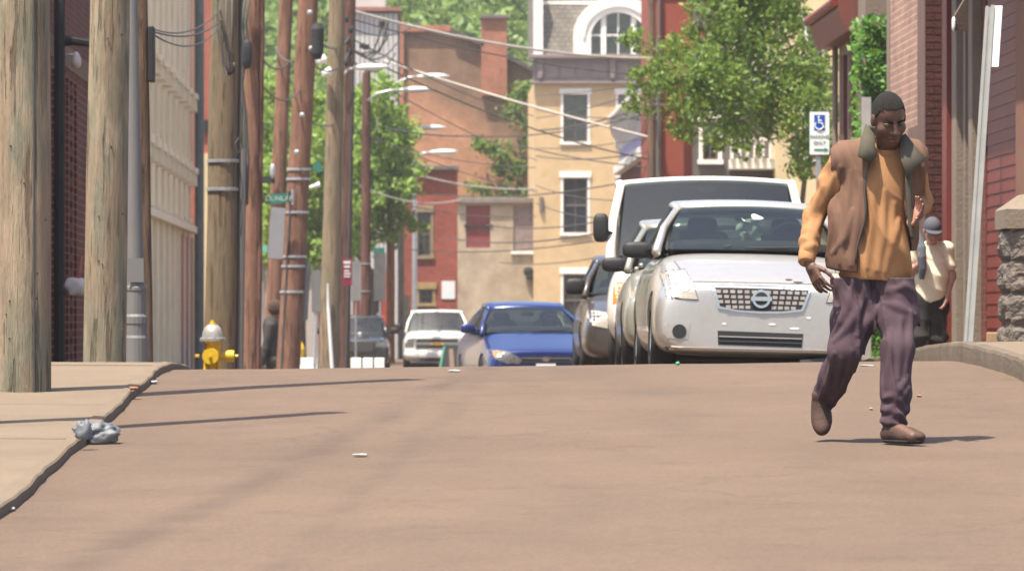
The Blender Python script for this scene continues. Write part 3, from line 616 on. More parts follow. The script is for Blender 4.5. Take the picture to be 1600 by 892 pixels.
# shop front members: (pixel left, pixel right, protrusion, material)
for a, c, o_, m_, nm in ((1472, 1479, .20, 'oxblood', 'door_post'), (1481, 1484.5, .14, 'stonetrim', 'moulding'), (1487, 1494, .16, 'stonetrim', 'pilaster'), (1496.5, 1503, .06, 'redshop', 'panel'),
                         (1505, 1508, .1, 'stonetrim', 'moulding'), (1513, 1519, .14, 'stonetrim', 'pilaster'), (1523, 1540, .05, 'redshop', 'panel')):
    if m_ == 'redshop' and 'redshop' not in M: M['redshop'] = brickmat('red_shop_brick', C(128, 56, 44, .62), C(114, 48, 38, .62), C(138, 82, 66, .5), 'yz', .21, .08, .01)
    b = B(); b.box(xb - o_, xb + .42, Y(c, xb - o_), Y(a, xb - o_), zl, 9); b.make(nm, M[m_], r)
b = B(); b.box(xb - .03, xb + .419, ya, Y(1541), walk_z(5, 47) + .25, 9); sw = b.make('siding_wall', M['oxblood'], r)
zq = walk_z(5, 47) + .3
while zq < 4.6:
    b = B(); b.add([(xb - .038, ya + 2.6, zq), (xb - .038, Y(1542), zq), (xb - .031, Y(1542), zq + .115), (xb - .031, ya + 2.6, zq + .115), (xb - .03, ya + 2.6, zq), (xb - .03, Y(1542), zq)], [(0, 1, 2, 3), (0, 4, 5, 1)]); b.make('board', M['oxblood'], sw); zq += .12
b = B(); b.box(xb - .12, xb + .4, ya - .1, Y(1560), .3, walk_z(5, 47) + .26); b.make('plinth', mat('sand_stone_plinth', C(196, 160, 122, .55), dirt=.3, bump=.3), r, bevel=.01)
b = B(); b.box(xb - .14, xb + .3, ya, Y(1587, xb - .14), .3, 9); b.make('sandstone_strip', mat('sandstone', C(150, 104, 80, .6), .9, .12, 3, dirt=.25), r)
b = B(); b.box(xb - .62, xb + .3, ya, Y(1505), 5.25, 5.6); b.make('shade_cornice', M['oxblood'], r, bevel=.02)  # cornice added above the view to shade the shop front
# triangular bracket lamp on the shop front
pl = P(1491, 38, 50)
b = B(); b.prism([(pl.x, 50, pl.z - .06), (pl.x, 50, pl.z + .07), (pl.x + .14, 50.1, pl.z + .3), (pl.x + .14, 50.1, pl.z - .06)], (0, .12, 0))
tg = tag(b.make('awning_bracket', M['stonetrim']), 'pale triangular bracket fixed high on the red shop front', 'bracket')
b = B(); b.blob((pl.x - .005, 50.0, pl.z), (.02, .03, .07), .8, 10, 8); b.make('end_cap', M['signwhite'], tg)
# rusticated stone gate pier at the right edge
M['rustic'] = mat('rough_grey_stone', C(138, 126, 116, .5), .9, .3, 5, bump=.9, bscale=9, bdist=.05, dirt=.25, dscale=2)
dp = 43.0; xa = X(1580, dp); r = thing('stone_pier', 'rough stone pier of stacked blocks with a chamfered cap at the right edge', 'pier', (xa + .3, dp + .3, walk_z(4.8, dp)))
zz0 = walk_z(5, dp) - .1; pz = [545, 498, 438, 378, 350]; zs = [Z(a, dp) for a in (592, 506, 458, 408, 357)]
for i in range(4):
    b = B()
    def st(u, v, i=i): return None
    nx, nz = 10, 8; x0_, x1_ = xa, xa + .7; z0_, z1_ = zs[i] + .012, zs[i + 1] - .002
    V = []
    for f_ in range(2):
        for jz in range(nz + 1):
            for ix in range(nx + 1):
                u, v = ix / nx, jz / nz; ed = min(1, 5 * min(u, 1 - u), 5 * min(v, 1 - v))
                bl_ = ed ** .5 * (.045 + .035 * mnoise.noise(Vector((u * 3 + i * 7, v * 3, f_ * 5))))
                if f_ == 0: V.append((x0_ + u * .7, dp - bl_, z0_ + v * (z1_ - z0_)))
                else: V.append((x0_ - bl_, dp + .7 - u * .7, z0_ + v * (z1_ - z0_)))
    k = nx + 1; m = (nx + 1) * (nz + 1)
    Fc = [(f_ * m + j * k + q, f_ * m + j * k + q + 1, f_ * m + (j + 1) * k + q + 1, f_ * m + (j + 1) * k + q) for f_ in range(2) for j in range(nz) for q in range(nx)]
    b.add(V, Fc); b.box(x0_ + .004, x1_, dp + .004, dp + .7, z0_, z1_ + .012); b.make('stone', M['rustic'], r)
zt_ = zs[4]; za, zb_ = Z(327, dp), Z(303, dp)
b = B(); b.box(xa - .05, xa + .75, dp - .05, dp + .75, zt_, za)
b.add([(xa - .05, dp - .05, za), (xa + .75, dp - .05, za), (xa + .75, dp + .75, za), (xa - .05, dp + .75, za), (xa + .12, dp + .12, zb_), (xa + .58, dp + .12, zb_), (xa + .58, dp + .58, zb_), (xa + .12, dp + .58, zb_)], [(0, 1, 5, 4), (1, 2, 6, 5), (2, 3, 7, 6), (3, 0, 4, 7), (4, 5, 6, 7)]); b.make('cap_stone', mat('cap_stone', C(160, 144, 124, .5), .9, .12, 4, bump=.4, dirt=.25), r)
# house with deep red eave, beyond the ivy
xb = 5.78; r = thing('eaved_house', 'beige house with a deep red overhanging eave beyond the ivy', 'building', (xb + 2, 70, .5))
M['houseb'] = mat('grey_beige_render', C(160, 142, 126, .62), .85, .08, 2, dirt=.2)
zE = Z(66, 68)
b = B(); b.box(xb, xb + 6, 65.8, Y(1311), 0, 6); b.make('wall', M['houseb'], r)
for a, c in ((1319, 1324), (1332, 1337)): b = B(); b.box(xb - .05, xb - .001, Y(c), Y(a), .3, Z(85 if a < 1325 else 62, 68.5)); b.make('red_panel', mat('brown_red_panel', C(112, 66, 58, .6)), r)
de = Y(1311) + .35; xe = X(1266, de); ze = Z(47, de)
b = B(); s0 = [(xe, ze), (xe, ze + .14), (xb + 2.4, ze + 1.9), (xb + 2.4, ze + .2), (xb + .01, ze - .16 + .02)]
s0 = [(xe, ze - .02), (xe, ze + .12), (xb + 2.4, ze + 1.9), (xb + 2.4, ze + .1), (xb - .01, ze - .26), (xe + .1, ze - .28)]
b.prism([(p[0], de, p[1]) for p in s0], (0, -(de - 65.75), 0)); b.make('eave', mat('eave_red_brown', C(132, 74, 64, .62), .6, .1, 2, dirt=.2), r)
b = B(); b.tube([(xe - .04, de, ze + .1), (xe - .04, 65.8, ze + .1)], .06, 8); b.make('gutter', M['oxblood'], r)
b = B(); b.tube([(xb - .06, Y(1311) - .1, .5), (xb - .06, Y(1311) - .1, ze - .2)], .04, 8); b.make('downpipe', M['stonetrim'], r)
# ================================================================== POLES, LIGHTS, WIRES
def gz_(x, y): return road_z(x, y) if XL <= x <= XR else walk_z(x, y)
def pole(name, label, d, pb, pt, wpx, m, height=10.5, cat='utility pole', group='utility poles along the left pavement', top=None):
    """pb / pt: pixel x of the axis at y=575 and y=0; wpx: pixel width low down"""
    lo, hi = P(pb, 575, d), P(pt, 0, d); sl_ = (hi.x - lo.x) / (hi.z - lo.z); r = wpx * d / F / 2
    z0 = gz_(lo.x, d) - .05; xz = lambda z: lo.x + (z - lo.z) * sl_
    zt = top if top is not None else z0 + height
    root = thing(name, label, cat, (xz(z0 + .05), d, z0 + .05), group)
    n = 14; pts = []; rr = []
    sd = d * 3.7
    for i in range(n + 1):
        z = z0 + (zt - z0) * i / n
        pts.append((xz(z) + .012 * mnoise.noise(Vector((sd, z * .7, 0))), d + .012 * mnoise.noise(Vector((sd + 5, z * .7, 0))), z)); rr.append(r * (1.06 - .03 * (z - z0)) * (1 + .03 * mnoise.noise(Vector((sd, z, 9)))))
    b = B(); b.tube(pts, rr, 18); b.make('shaft', m, root, smooth=False); autosmooth(root.children[0], 50)
    return root, xz, r
def band(root, xz, r, d, py, m=None):
    z = Z(py, d); b = B(); b.lathe([(r * 1.03, -.02), (r * 1.08, -.018), (r * 1.08, .018), (r * 1.03, .02)], (xz(z), d, z), 18, cap=False); b.make('steel_band', m or M['galv'], root)
def conduit(root, xz, r, d, off, py0, py1, rad, m):
    z0, z1 = Z(py0, d), Z(py1, d); b = B()
    b.tube([(xz(z0) + off, d - r * .85 if abs(off) < r else d, z0), (xz(z1) + off, d - r * .85 if abs(off) < r else d, z1)], rad, 8); b.make('conduit', m, root)
def crossarm(root, xz, d, z, half=1.2):
    b = B(); b.box(xz(z) - half, xz(z) + half, d - .24, d - .14, z - .06, z + .06); ca = b.make('crossarm', M['wood_brown'], root)
    for u in (-.9, -.45, .45, .9):
        b = B(); b.lathe([(.02, 0), (.05, .03), (.03, .06), (.055, .09), (.03, .13)], (xz(z) + u * half, d - .19, z + .06), 8); b.make('insulator', M['greypaint'], ca)
def lamp_arm(root, a, pts, rad, hd, m=None):
    """arm tube and cobra head; pts are pixel points at depth a"""
    pp = [P(x, y, a) for x, y in pts]
    ar = B(); ar.tube(pp, rad, 8); q = ar.make('lamp_arm', m or M['galv'], root, smooth=True)
    e = pp[-1]; dr = 1 if pp[-1].x > pp[0].x else -1; L = hd
    b = B(); V = []
    prof = [(0, .05, .04), (.12, .09, .07), (.4, .14, .1), (.75, .12, .09), (1, .03, .03)]
    b.tube([e + Vector((dr * L * (u - .08), 0, .02 * u)) for u, w_, h_ in prof], [w_ * L for u, w_, h_ in prof], 10, flat=.7); b.make('lamp_head', mat('lamp_head_paint', (.5, .5, .48), .5, .05) if 'lh' not in M else M['lh'], q, smooth=True)
M['lh'] = mat('lamp_head_paint', (.52, .52, .5), .5, .06, 4)
# nearest pole, just outside the left edge: its lamp arm and cables throw the shadow bars on the road
r0, xz, rr = pole('utility_pole', 'wooden pole standing just outside the left edge', 28.0, -112, -112, 78, M['wood_grey'], 8.2)
r1, xz, rr = pole('utility_pole', 'thick weathered wooden pole cut by the left edge of the picture', 31.8, 37, 37, 84, M['wood_grey'], 9.0)
p_ = r1
b = B(); b.tube([(xz(1.2) + .075, 31.8 - math.sqrt(max(0, (rr * 1.06) ** 2 - .075 ** 2)), walk_z(-2, 31.8)), (xz(4) + .072, 31.8 - math.sqrt(max(0, (rr * .99) ** 2 - .072 ** 2)), 4.0)], .007, 6); b.make('ground_wire', M['wire'], r1)
random.seed(31)
for k in range(9):   # nails and staples left in the pole
    z = random.uniform(1.3, 3.1); a_ = random.uniform(-2.2, -.6); b = B(); c_ = Vector((xz(z) + rr * .98 * math.cos(a_), 31.8 + rr * .98 * math.sin(a_), z)); b.tube([c_, c_ + Vector((math.cos(a_), math.sin(a_), 0)) * .014], .005, 6); b.make('nail', M['dark'], r1)
r2, xz, rr = pole('utility_pole', 'broad grey green wooden pole, second from the left edge', 37.8, 163, 171, 64, M['wood_grey'], 10.5)
for k in range(7):
    z = random.uniform(1.4, 3.6); a_ = random.uniform(-2.2, -.6); b = B(); c_ = Vector((xz(z) + rr * .98 * math.cos(a_), 37.8 + rr * .98 * math.sin(a_), z)); b.tube([c_, c_ + Vector((math.cos(a_), math.sin(a_), 0)) * .016], .006, 6); b.make('nail', M['dark'], r2)
# tapered steel lamp standard
d = 39.2; bx_ = X(213, d); r3 = thing('lamp_standard', 'tapered grey steel lamp standard with banded base beside the second pole', 'lamp post', (bx_, d, walk_z(bx_, d)))
g0 = walk_z(bx_, d); tx = X(205, d) - bx_; h_ = Z(0, d) - Z(560, d)
pts = [(bx_ + tx * (z - g0) / h_, d, z) for z in (g0 - .02, g0 + .3, g0 + 2, g0 + 4, g0 + 7.5)]
b = B(); b.tube(pts, [.072, .07, .055, .043, .03], 16); b.make('shaft', M['greypaint'], r3, smooth=True)
b = B(); b.lathe([(.09, 0), (.09, .2), (.082, .22), (.082, .3), (.087, .31), (.087, .36), (.076, .38), (.076, .55), (.081, .56), (.081, .58), (.07, .6)], (bx_, d, g0), 18); b.make('base', M['greypaint'], r3)
b = B(); b.tube([(pts[-1][0], d, g0 + 7.4), (pts[-1][0] + .5, d, g0 + 7.7), (pts[-1][0] + 1.4, d, g0 + 7.75)], .025, 8); b.make('lamp_arm', M['greypaint'], r3)
b = B(); b.box(bx_ - .06, bx_ + .06, d - .085, d - .074, g0 + .62, g0 + .8); b.make('hand_hole_cover', M['greypaint'], r3)
r4, xz, rr = pole('utility_pole', 'slim dark brown wooden pole behind the grey lamp standard', 41.5, 229, 221, 21, M['wood_brown'], 9)
b = B(); b.box(X(232, 41.3), X(241, 41.3), 41.2, 41.5, Z(128, 41.3), Z(42, 41.3)); b.make('cable_box', M['black'], r4, bevel=.01)
r5, xz, rr = pole('utility_pole', 'thick tan wooden pole with looped cables behind the yellow hydrant', 62.0, 344, 352, 48, M['wood_tan'], 10.5)
band(r5, xz, rr, 62, 296); band(r5, xz, rr, 62, 252)
conduit(r5, xz, rr, 62, rr + .05, 580, 230, .045, M['greypaint']); conduit(r5, xz, rr, 62, rr + .0, 580, -40, .018, M['wire'])
for k in range(3):
    b = B(); b.tube([P(345 + 9 * k, -30, 61.7), P(344 + 9 * k, 60, 61.7), P(348 + 5 * k, 100, 61.6), P(354 + 3 * k, 118, 61.6), P(366 - k, 112, 61.6), P(366 - k, 98, 61.6)], .012, 6); b.make('cable_loop', M['wire'], r5, smooth=True)
b = B(); b.tube([P(374, 215, 61.6), P(368, 225, 61.6), P(372, 240, 61.6), P(379, 230, 61.6), P(375, 214, 61.6)], .014, 6); b.make('cable_loop', M['wire'], r5)
r6, xz, rr = pole('utility_pole', 'red brown wooden pole with a grey conduit, directly right of the hydrant', 77.0, 391, 398, 33, M['wood_red'], 11)
conduit(r6, xz, rr, 77, -rr - .04, 580, 330, .05, M['galv']); conduit(r6, xz, rr, 77, -rr - .02, 330, -30, .025, M['wire']); conduit(r6, xz, rr, 77, rr * .8, 580, -30, .03, M['wood_dark'])
for k, (a, c) in enumerate(((382, 384), (377, 383), (388, 384))):
    b = B(); b.tube([P(a + 3, -20, 76.7), P(a - 4, 40, 76.7), P(a, 70, 76.7), P(c - 6, 130, 76.6), P(c, 180, 76.7), P(c + 4 * k - 4, 250, 76.6), P(c + 2, 320, 76.7)], .02, 6); b.make('cable', M['wire'], r6, smooth=True)
b = B(); b.blob(P(386, 85, 76.6), (.08, .06, .22), .8, 10, 8); b.make('splice_case', M['black'], r6)
r7, xz, rr = pole('utility_pole', 'red brown wooden pole standing just behind the leaning banded pole', 100.0, 424, 447, 25, M['wood_red'], 11.5)
b = B(); b.box(X(408, 100), X(430, 100), 99.7, 99.8, Z(287, 100), Z(276, 100)); b.make('bracket_arm', M['dark'], r7)
b = B(); b.blob(P(426, 268, 99.7), (.05, .05, .14), .8); b.make('insulator', M['galv'], r7)
r8, xz, rr = pole('utility_pole', 'leaning red brown pole with steel bands and street name sign', 86.0, 450, 482, 36, M['wood_red'], 11.5)
for py in (265, 280, 332, 401, 416, 456): band(r8, xz, rr, 86, py)
conduit(r8, xz, rr, 86, -rr * .55, 580, 300, .02, M['wire']); conduit(r8, xz, rr, 86, rr + .03, 500, 410, .06, M['greypaint'])
for px, py in ((472, 180), (464, 238), (486, 76), (484, 20)): b = B(); b.blob(P(px, py, 85.7), (.045, .04, .04), .8, 10, 6); b.make('insulator', M['galv'], r8)
b = B(); b.lathe([(.06, -.3), (.1, -.2), (.11, .2), (.06, .3)], P(496, 65, 85.7), 14); b.make('transformer_can', M['dark'], r8)
r9, xz, rr = pole('utility_pole', 'pale tan wooden pole with a white painted strip near its foot', 104.0, 514, 527, 31, M['wood_tan'], 12.5)
b = B(); b.tube([P(512, 443, 103.7), P(513, 480, 103.74), P(519.5, 585, 103.72)], [.012, .03, .036], 8); b.make('white_strip', M['signwhite'], r9)
for px, py in ((498, 92), (507, 112)): b = B(); b.tube([P(px + 8, py, 103.7), P(px - 3, py + 4, 103.6)], [.1, .05], 8); b.make('floodlight', M['signwhite'], r9)
r10, xz, rr = pole('utility_pole', 'dark wooden pole hung with many cables, right behind the pale tan pole', 115.0, 535, 547, 22, M['wood_dark'], 10.8)
conduit(r10, xz, rr, 115, rr * .5, 580, 40, .03, M['wire']); conduit(r10, xz, rr, 115, -rr * .4, 580, 60, .025, M['wood_brown'])
for k in range(5): b = B(); b.blob(P(541 + (k % 2) * 7, 30 + 17 * k, 114.6), (.06, .06, .08), .8, 8, 6); b.make('insulator', M['dark'], r10)
lamp_arm(r10, 114.7, [(533, 130), (536, 118), (544, 109), (556, 106)], .03, .82)
# maroon notice on it
b = B(); b.box(X(535, 114.6), X(550, 114.6), 114.55, 114.6, Z(446, 114.6), Z(404, 114.6)); ms = tag(b.make('notice_sign', M['maroon'], bevel=.004), 'narrow maroon notice with white lettering fixed to the dark cable pole', 'sign')
for py, hh, aa, cc in ((410, 4, 537, 548), (416.5, 3, 538, 547), (423, 2.2, 538, 546), (427.5, 2.2, 538, 548), (432, 2.2, 538, 547)):
    b = B(); n = 4; w_ = (cc - aa) / n
    for i in range(n): b.box(X(aa + i * w_, 114.5), X(aa + (i + .8) * w_, 114.5), 114.535, 114.548, Z(py + hh / 2, 114.5), Z(py - hh / 2, 114.5))
    b.make('lettering', M['signwhite'], ms)
r11, xz, rr = pole('utility_pole', 'dark wooden pole whose top ends below the white boarded building', 150.0, 571, 573, 16, M['wood_dark'], cat='utility pole', top=Z(113, 150))
band(r11, xz, rr, 150, 412); band(r11, xz, rr, 150, 455)
lamp_arm(r11, 149.7, [(574, 158), (590, 146), (608, 142), (628, 141)], .035, 1.0)
r12, xz, rr = pole('utility_pole', 'orange brown wooden pole beyond the black car', 178.0, 610, 611, 14, M['wood_orange'], top=Z(385, 178) + 5)
lamp_arm(r12, 177.8, [(612, 140), (618, 130), (640, 121), (656, 120)], .035, 1.1)
d = 186.0; xb_ = X(648, d); r13 = thing('lamp_standard', 'thin grey lamp standard in front of the small red brick building', 'lamp post', (xb_, d, road_c(d)))
b = B(); b.tube([(xb_, d, -.1), (xb_, d, Z(252, d))], [.1, .075], 10); b.make('shaft', M['galv'], r13)
lamp_arm(r13, d, [(648, 255), (650, 247), (660, 240), (675, 238)], .045, 1.05)
r14, xz, rr = pole('utility_pole', 'brown wooden pole on the right in front of the red building', 138.0, 1018, 1018, 14, M['wood_brown'], 11.5, group='utility poles on the right')
conduit(r14, xz, rr, 138, rr + .03, 580, 60, .04, M['greypaint'])
r15, xz, rr = pole('utility_pole', 'grey brown far pole between the orange pole and the brick shed', 196.0, 626, 626, 11, M['wood_tan'], 9)
lamp_arm(r15, 195.8, [(628, 204), (640, 201), (655, 200)], .04, 1.1)
# ---- wires
def wire(a, c, sag, r, m='wire', n=14):
    A, Bv = P(*a), P(*c); b = B()
    b.tube([A.lerp(Bv, i / n) - Vector((0, 0, sag * 4 * (i / n) * (1 - i / n))) for i in range(n + 1)], r, 5, cap=False)
    lab, g = ('thin dark overhead wire strung across the street', 'dark overhead wires') if m == 'wire' else ('thick pale overhead cable slanting across the street', 'pale overhead cables')
    o = b.make('overhead_wire', M[m], None, smooth=True, fix=False); tag(o, lab, 'wire', g); return o
for a, c, s_, r_ in (((545, 16, 115), (1020, 92, 138), .25, .035), ((600, 95, 150), (1062, 226, 140), .1, .03), ((640, 270, 180), (838, 295, 200), .2, .03), ((560, 290, 150), (720, 312, 200), .3, .025)): wire(a, c, s_, r_, 'wirepale')
for a, c, s_, r_ in (
    ((548, 30, 115), (1010, 118, 138), .2, .016), ((548, 60, 115), (835, 182, 200), .2, .018), ((550, 80, 115), (1018, 250, 140), .3, .02), ((575, 120, 150), (838, 250, 205), .2, .018),
    ((838, 204, 190), (1018, 164, 138), .15, .028), ((1018, 164, 138), (1310, 70, 90), .3, .03), ((712, 212, 160), (1018, 176, 138), .25, .02), ((836, 172, 200), (1018, 186, 138), .1, .016),
    ((800, 224, 170), (1018, 262, 138), .1, .02), ((838, 244, 190), (1010, 238, 138), .15, .02), ((700, 372, 190), (1000, 350, 130), .3, .022), ((760, 352, 190), (1010, 330, 130), .25, .02),
    ((640, 390, 180), (960, 372, 140), .2, .018), ((650, 300, 180), (960, 288, 140), .25, .02), ((560, 205, 150), (840, 300, 205), .2, .018), ((838, 290, 190), (1010, 312, 138), .2, .016),
    ((838, 318, 190), (990, 340, 138), .2, .016), ((838, 232, 190), (1015, 215, 138), .1, .014), ((838, 185, 190), (1012, 140, 138), .1, .016), ((600, 200, 150), (740, 212, 200), .1, .03),
    ((550, 45, 115), (660, 30, 150), .3, .02), ((548, 75, 115), (620, 68, 150), .35, .025), ((548, 92, 115), (618, 84, 150), .4, .025), ((480, 40, 86), (545, 60, 115), .3, .02),
    ((480, 75, 86), (430, 75, 100), .25, .02), ((488, 100, 86), (545, 82, 115), .25, .018), ((180, 10, 42), (345, 15, 62), .25, .008), ((240, 50, 42), (346, 32, 62), .1, .009),
    ((240, 55, 42), (346, 40, 62), .16, .008), ((395, 70, 77), (450, 100, 86), .2, .015), ((396, 110, 77), (470, 140, 86), .3, .012), ((450, 160, 86), (520, 195, 104), .15, .015),
    ((838, 150, 190), (1012, 130, 138), .05, .014), ((620, 230, 170), (838, 262, 200), .15, .016), ((640, 322, 170), (838, 338, 200), .15, .018), ((780, 410, 190), (1000, 388, 135), .2, .016)):
    wire(a, c, s_, r_)
for k, (a, e) in enumerate(((596, 40), (602, 62), (606, 30))):   # slack loops below the span in front of the white boards
    b = B(); b.tube([P(a, 26, 149), P(a + 2, e, 149), P(a - 12, 80, 149), P(a - 30, 84 + 4 * k, 149), P(a - 44, 78 + 4 * k, 149)], .03, 6); tag(b.make('cable_loop', M['wire'], smooth=True), 'slack black cable loop hanging before the white boards', 'cable', 'slack cable loops')
for k, (a, e) in enumerate(((566, 68), (572, 70), (597, 34))):
    b = B(); b.tube([P(a, e, 148.8), P(a, e + 8, 148.8)], .09, 8); tag(b.make('cable_clamp', M['dark']), 'small dark clamp on the cables before the white boards', 'clamp', 'cable clamps')

# ---- signs and posts
def text(s_, size, loc, m, parent, rot=(math.pi / 2, 0, 0), ext=.002, local=False):
    cu = bpy.data.curves.new('text', 'FONT'); cu.body = s_; cu.size = size; cu.align_x = 'CENTER'; cu.align_y = 'CENTER'; cu.extrude = ext
    o = bpy.data.objects.new('text', cu); COL.objects.link(o); me = bpy.data.meshes.new_from_object(o); bpy.data.objects.remove(o); bpy.data.curves.remove(cu)
    me.materials.clear(); q = link('lettering', me, m, parent, True); q.rotation_euler = rot; q.location = Vector(loc) - (wloc(parent) if not local else Vector())
    return q
# street name sign on the leaning pole
d = 85.6; sg = thing('street_name_sign', 'green street name blade on the leaning banded pole', 'sign', P(440, 312, d))
b = B(); p0, p1 = P(424, 313, d), P(458, 310, d); b.prism([P(422, 303, d), P(449, 302, d), P(449, 317, d), P(422, 320, d)], (0, .02, 0)); b.prism([P(450, 299, d - .05), P(459, 301, d + .1), P(459, 318, d + .1), P(450, 316, d - .05)], (0, .02, 0)); pl = b.make('blade', M['signgreen'], sg)
text('DUNLAP', .115, P(436, 310.5, d - .03), mat('sign_letter', (.28, .36, .32)), sg)
b = B(); b.tube([P(457, 296, d), P(457, 320, d)], .02, 6); b.make('bracket', M['galv'], sg)
b = B(); b.prism([P(424, 324, 85.4), P(446, 326, 85.4), P(442, 405, 85.4), P(418, 403, 85.4)], (0, .015, 0)); tag(b.make('sign_back', M['signgrey'], bevel=.004), 'plain grey sign panel under the street name blade', 'sign')
def smallsign(name, label, d, x0, x1, y0, y1, m, post=None):
    r = thing(name, label, 'sign', P((x0 + x1) / 2, 575, d)); b = B(); b.box(X(x0, d), X(x1, d), d, d + .02, Z(y1, d), Z(y0, d)); b.make('panel', m, r, bevel=.003)
    if post: b = B(); b.tube([P(post[0], post[2], d + .04), P(post[1], 590, d + .04)], .03, 6); b.make('post', M['galv'], r)
    return r
smallsign('post_sign', 'narrow grey sign edge on a thin steel post left of the tan pole', 95, 487, 501, 423, 488, M['greypaint'], (496, 491, 423))
smallsign('sign_back', 'tall grey sign back right of the dark cable pole', 140, 549, 563, 408, 470, M['signgrey'], (556, 556, 408))
smallsign('sign_back', 'dark grey sign back left of the orange brown pole', 165, 584, 603, 395, 470, mat('dark_sign_back', (.1, .1, .1)), (594, 594, 395))
smallsign('street_name_sign', 'small green name sign behind the dark cable poles', 160, 583, 601, 387, 396, M['signgreen'])
smallsign('street_name_sign', 'small green name sign left of the grey sign panel', 96, 408, 418, 384, 394, mat('pale_green_sign', (.1, .32, .24)))
b = B(); b.tube([P(484, 293, 98), P(500, 288, 98)], [.03, .06], 6); tag(b.make('lamp_bracket', M['signwhite']), 'small white bracket left of the pale tan pole', 'bracket')
b = B(); b.prism([P(487, 262, 97), P(498, 250, 97), P(505, 266, 97), P(498, 270, 97)], (0, .05, 0)); tag(b.make('pennant', M['signgreen']), 'small green and white tag left of the pale tan pole', 'tag')
# handicap parking sign
d = 60.0; gx = X(1279, d); hs_ = thing('parking_sign', 'white reserved parking sign with blue wheelchair symbol on a steel post', 'sign', (gx, d, walk_z(gx, d)))
b = B(); b.box(gx - .026, gx + .026, d + .012, d + .05, walk_z(gx, d), Z(180, d)); b.make('post', M['galv'], hs_)
bx0, bx1, bz0, bz1 = X(1264, d), X(1297, d), Z(243, d), Z(174, d)
def rrect(x0, x1, z0, z1, y, r, n=5):
    o = []
    for cx_, cz_, a0 in ((x1 - r, z1 - r, 0), (x0 + r, z1 - r, 90), (x0 + r, z0 + r, 180), (x1 - r, z0 + r, 270)):
        for i in range(n + 1): a = math.radians(a0 + 90 * i / n); o.append((cx_ + r * math.cos(a), y, cz_ + r * math.sin(a)))
    return o
b = B(); b.prism(rrect(bx0, bx1, bz0, bz1, d, .02), (0, .006, 0)); pn = b.make('panel', M['signgreen'], hs_)
b = B(); b.prism(rrect(bx0 + .009, bx1 - .009, bz0 + .009, bz1 - .009, d - .003, .015), (0, .0025, 0)); b.make('face', M['signwhite'], hs_)
sx0, sx1, sz0, sz1 = X(1272, d), X(1289, d), Z(204, d), Z(180, d)
b = B(); b.box(sx0, sx1, d - .006, d - .0035, sz0, sz1); b.make('symbol_ground', M['signblue'], hs_)
cx_ = (sx0 + sx1) / 2; u = sz1 - sz0; q = lambda a, c: (cx_ + a * u, d - .009, sz0 + c * u)
b = B(); b.lathe([(.07 * u, -.001), (.07 * u, .001)], q(-.06, .87), 12, axis='y')
b.tube([q(-.05, .78), q(-.04, .5), q(.17, .47), q(.25, .2), q(.32, .22)], .045 * u, 6); b.tube([q(-.05, .65), q(.14, .63)], .04 * u, 6)
b.tube([q(-.02 + .27 * math.cos(a), .33 + .27 * math.sin(a)) for a in [math.radians(140 + 11 * i) for i in range(18)]], .04 * u, 6); b.make('wheelchair_symbol', M['signwhite'], hs_)
M['lettergreen'] = mat('letter_green', (.12, .24, .17), .5)
text('PARKING', .052, ((bx0 + bx1) / 2, d - .006, Z(214, d)), M['lettergreen'], hs_); text('ONLY', .052, ((bx0 + bx1) / 2, d - .006, Z(223.5, d)), M['lettergreen'], hs_)
b = B(); zc = Z(234, d); b.box(X(1272, d), X(1289, d), d - .008, d - .004, zc - .008, zc + .008); b.prism([(X(1288.5, d), d - .008, zc + .024), (X(1288.5, d), d - .008, zc - .024), (X(1294, d), d - .008, zc)], (0, .004, 0)); b.make('arrow', mat('arrow_green', (.01, .2, .13)), hs_)
# grey post behind the walker's head
d = 58.5; gx = X(1354, d); b = B(); b.box(gx - .05, gx + .05, d, d + .06, walk_z(gx, d) - .02, Z(152, d)); tag(b.make('steel_post', mat('grey_post', (.3, .29, .28), .5, .1)), 'flat grey post rising beside the walking man\'s head', 'post')
# leaning sign post on the right
d = 40.0; f0, f1 = P(1512, 545, d), P(1547, 8, d); ax = (f1 - f0); g = walk_z(f0.x, d); f0 = f0 - ax * ((f0.z - g + .02) / ax.z)
lp = thing('leaning_sign_post', 'leaning grey channel steel post with a blank sign seen edge on', 'sign', (f0.x, d, g))
ax = f1 - f0; un = ax.normalized(); sx = un.cross(Vector((0, 1, 0))).normalized(); c0 = (f0 + f1) / 2; hl = ax.length / 2
b = B(); b.obox(c0 - sx * .022, sx * .014, Vector((0, .004, 0)), un * hl); b.obox(c0 + sx * .022, sx * .009, Vector((0, .004, 0)), un * (hl - .01)); b.obox(c0 - sx * .003 + Vector((0, .02, 0)), sx * .004, Vector((0, .018, 0)), un * (hl - .015)); b.obox(c0 + sx * .013 + Vector((0, .03, 0)), sx * .018, Vector((0, .004, 0)), un * (hl - .02)); b.make('channel_post', mat('pale_galvanised', (.34, .345, .32), .55, .1, 5, metal=.2), lp)
tp = f1 - un * .24; b = B(); b.obox(tp - sx * .055 + Vector((0, -.012, 0)), sx * .034 + Vector((0, .05, 0)), Vector((0, .003, 0)), un * .235); b.make('sign_panel', M['signwhite'], lp, bevel=.003)
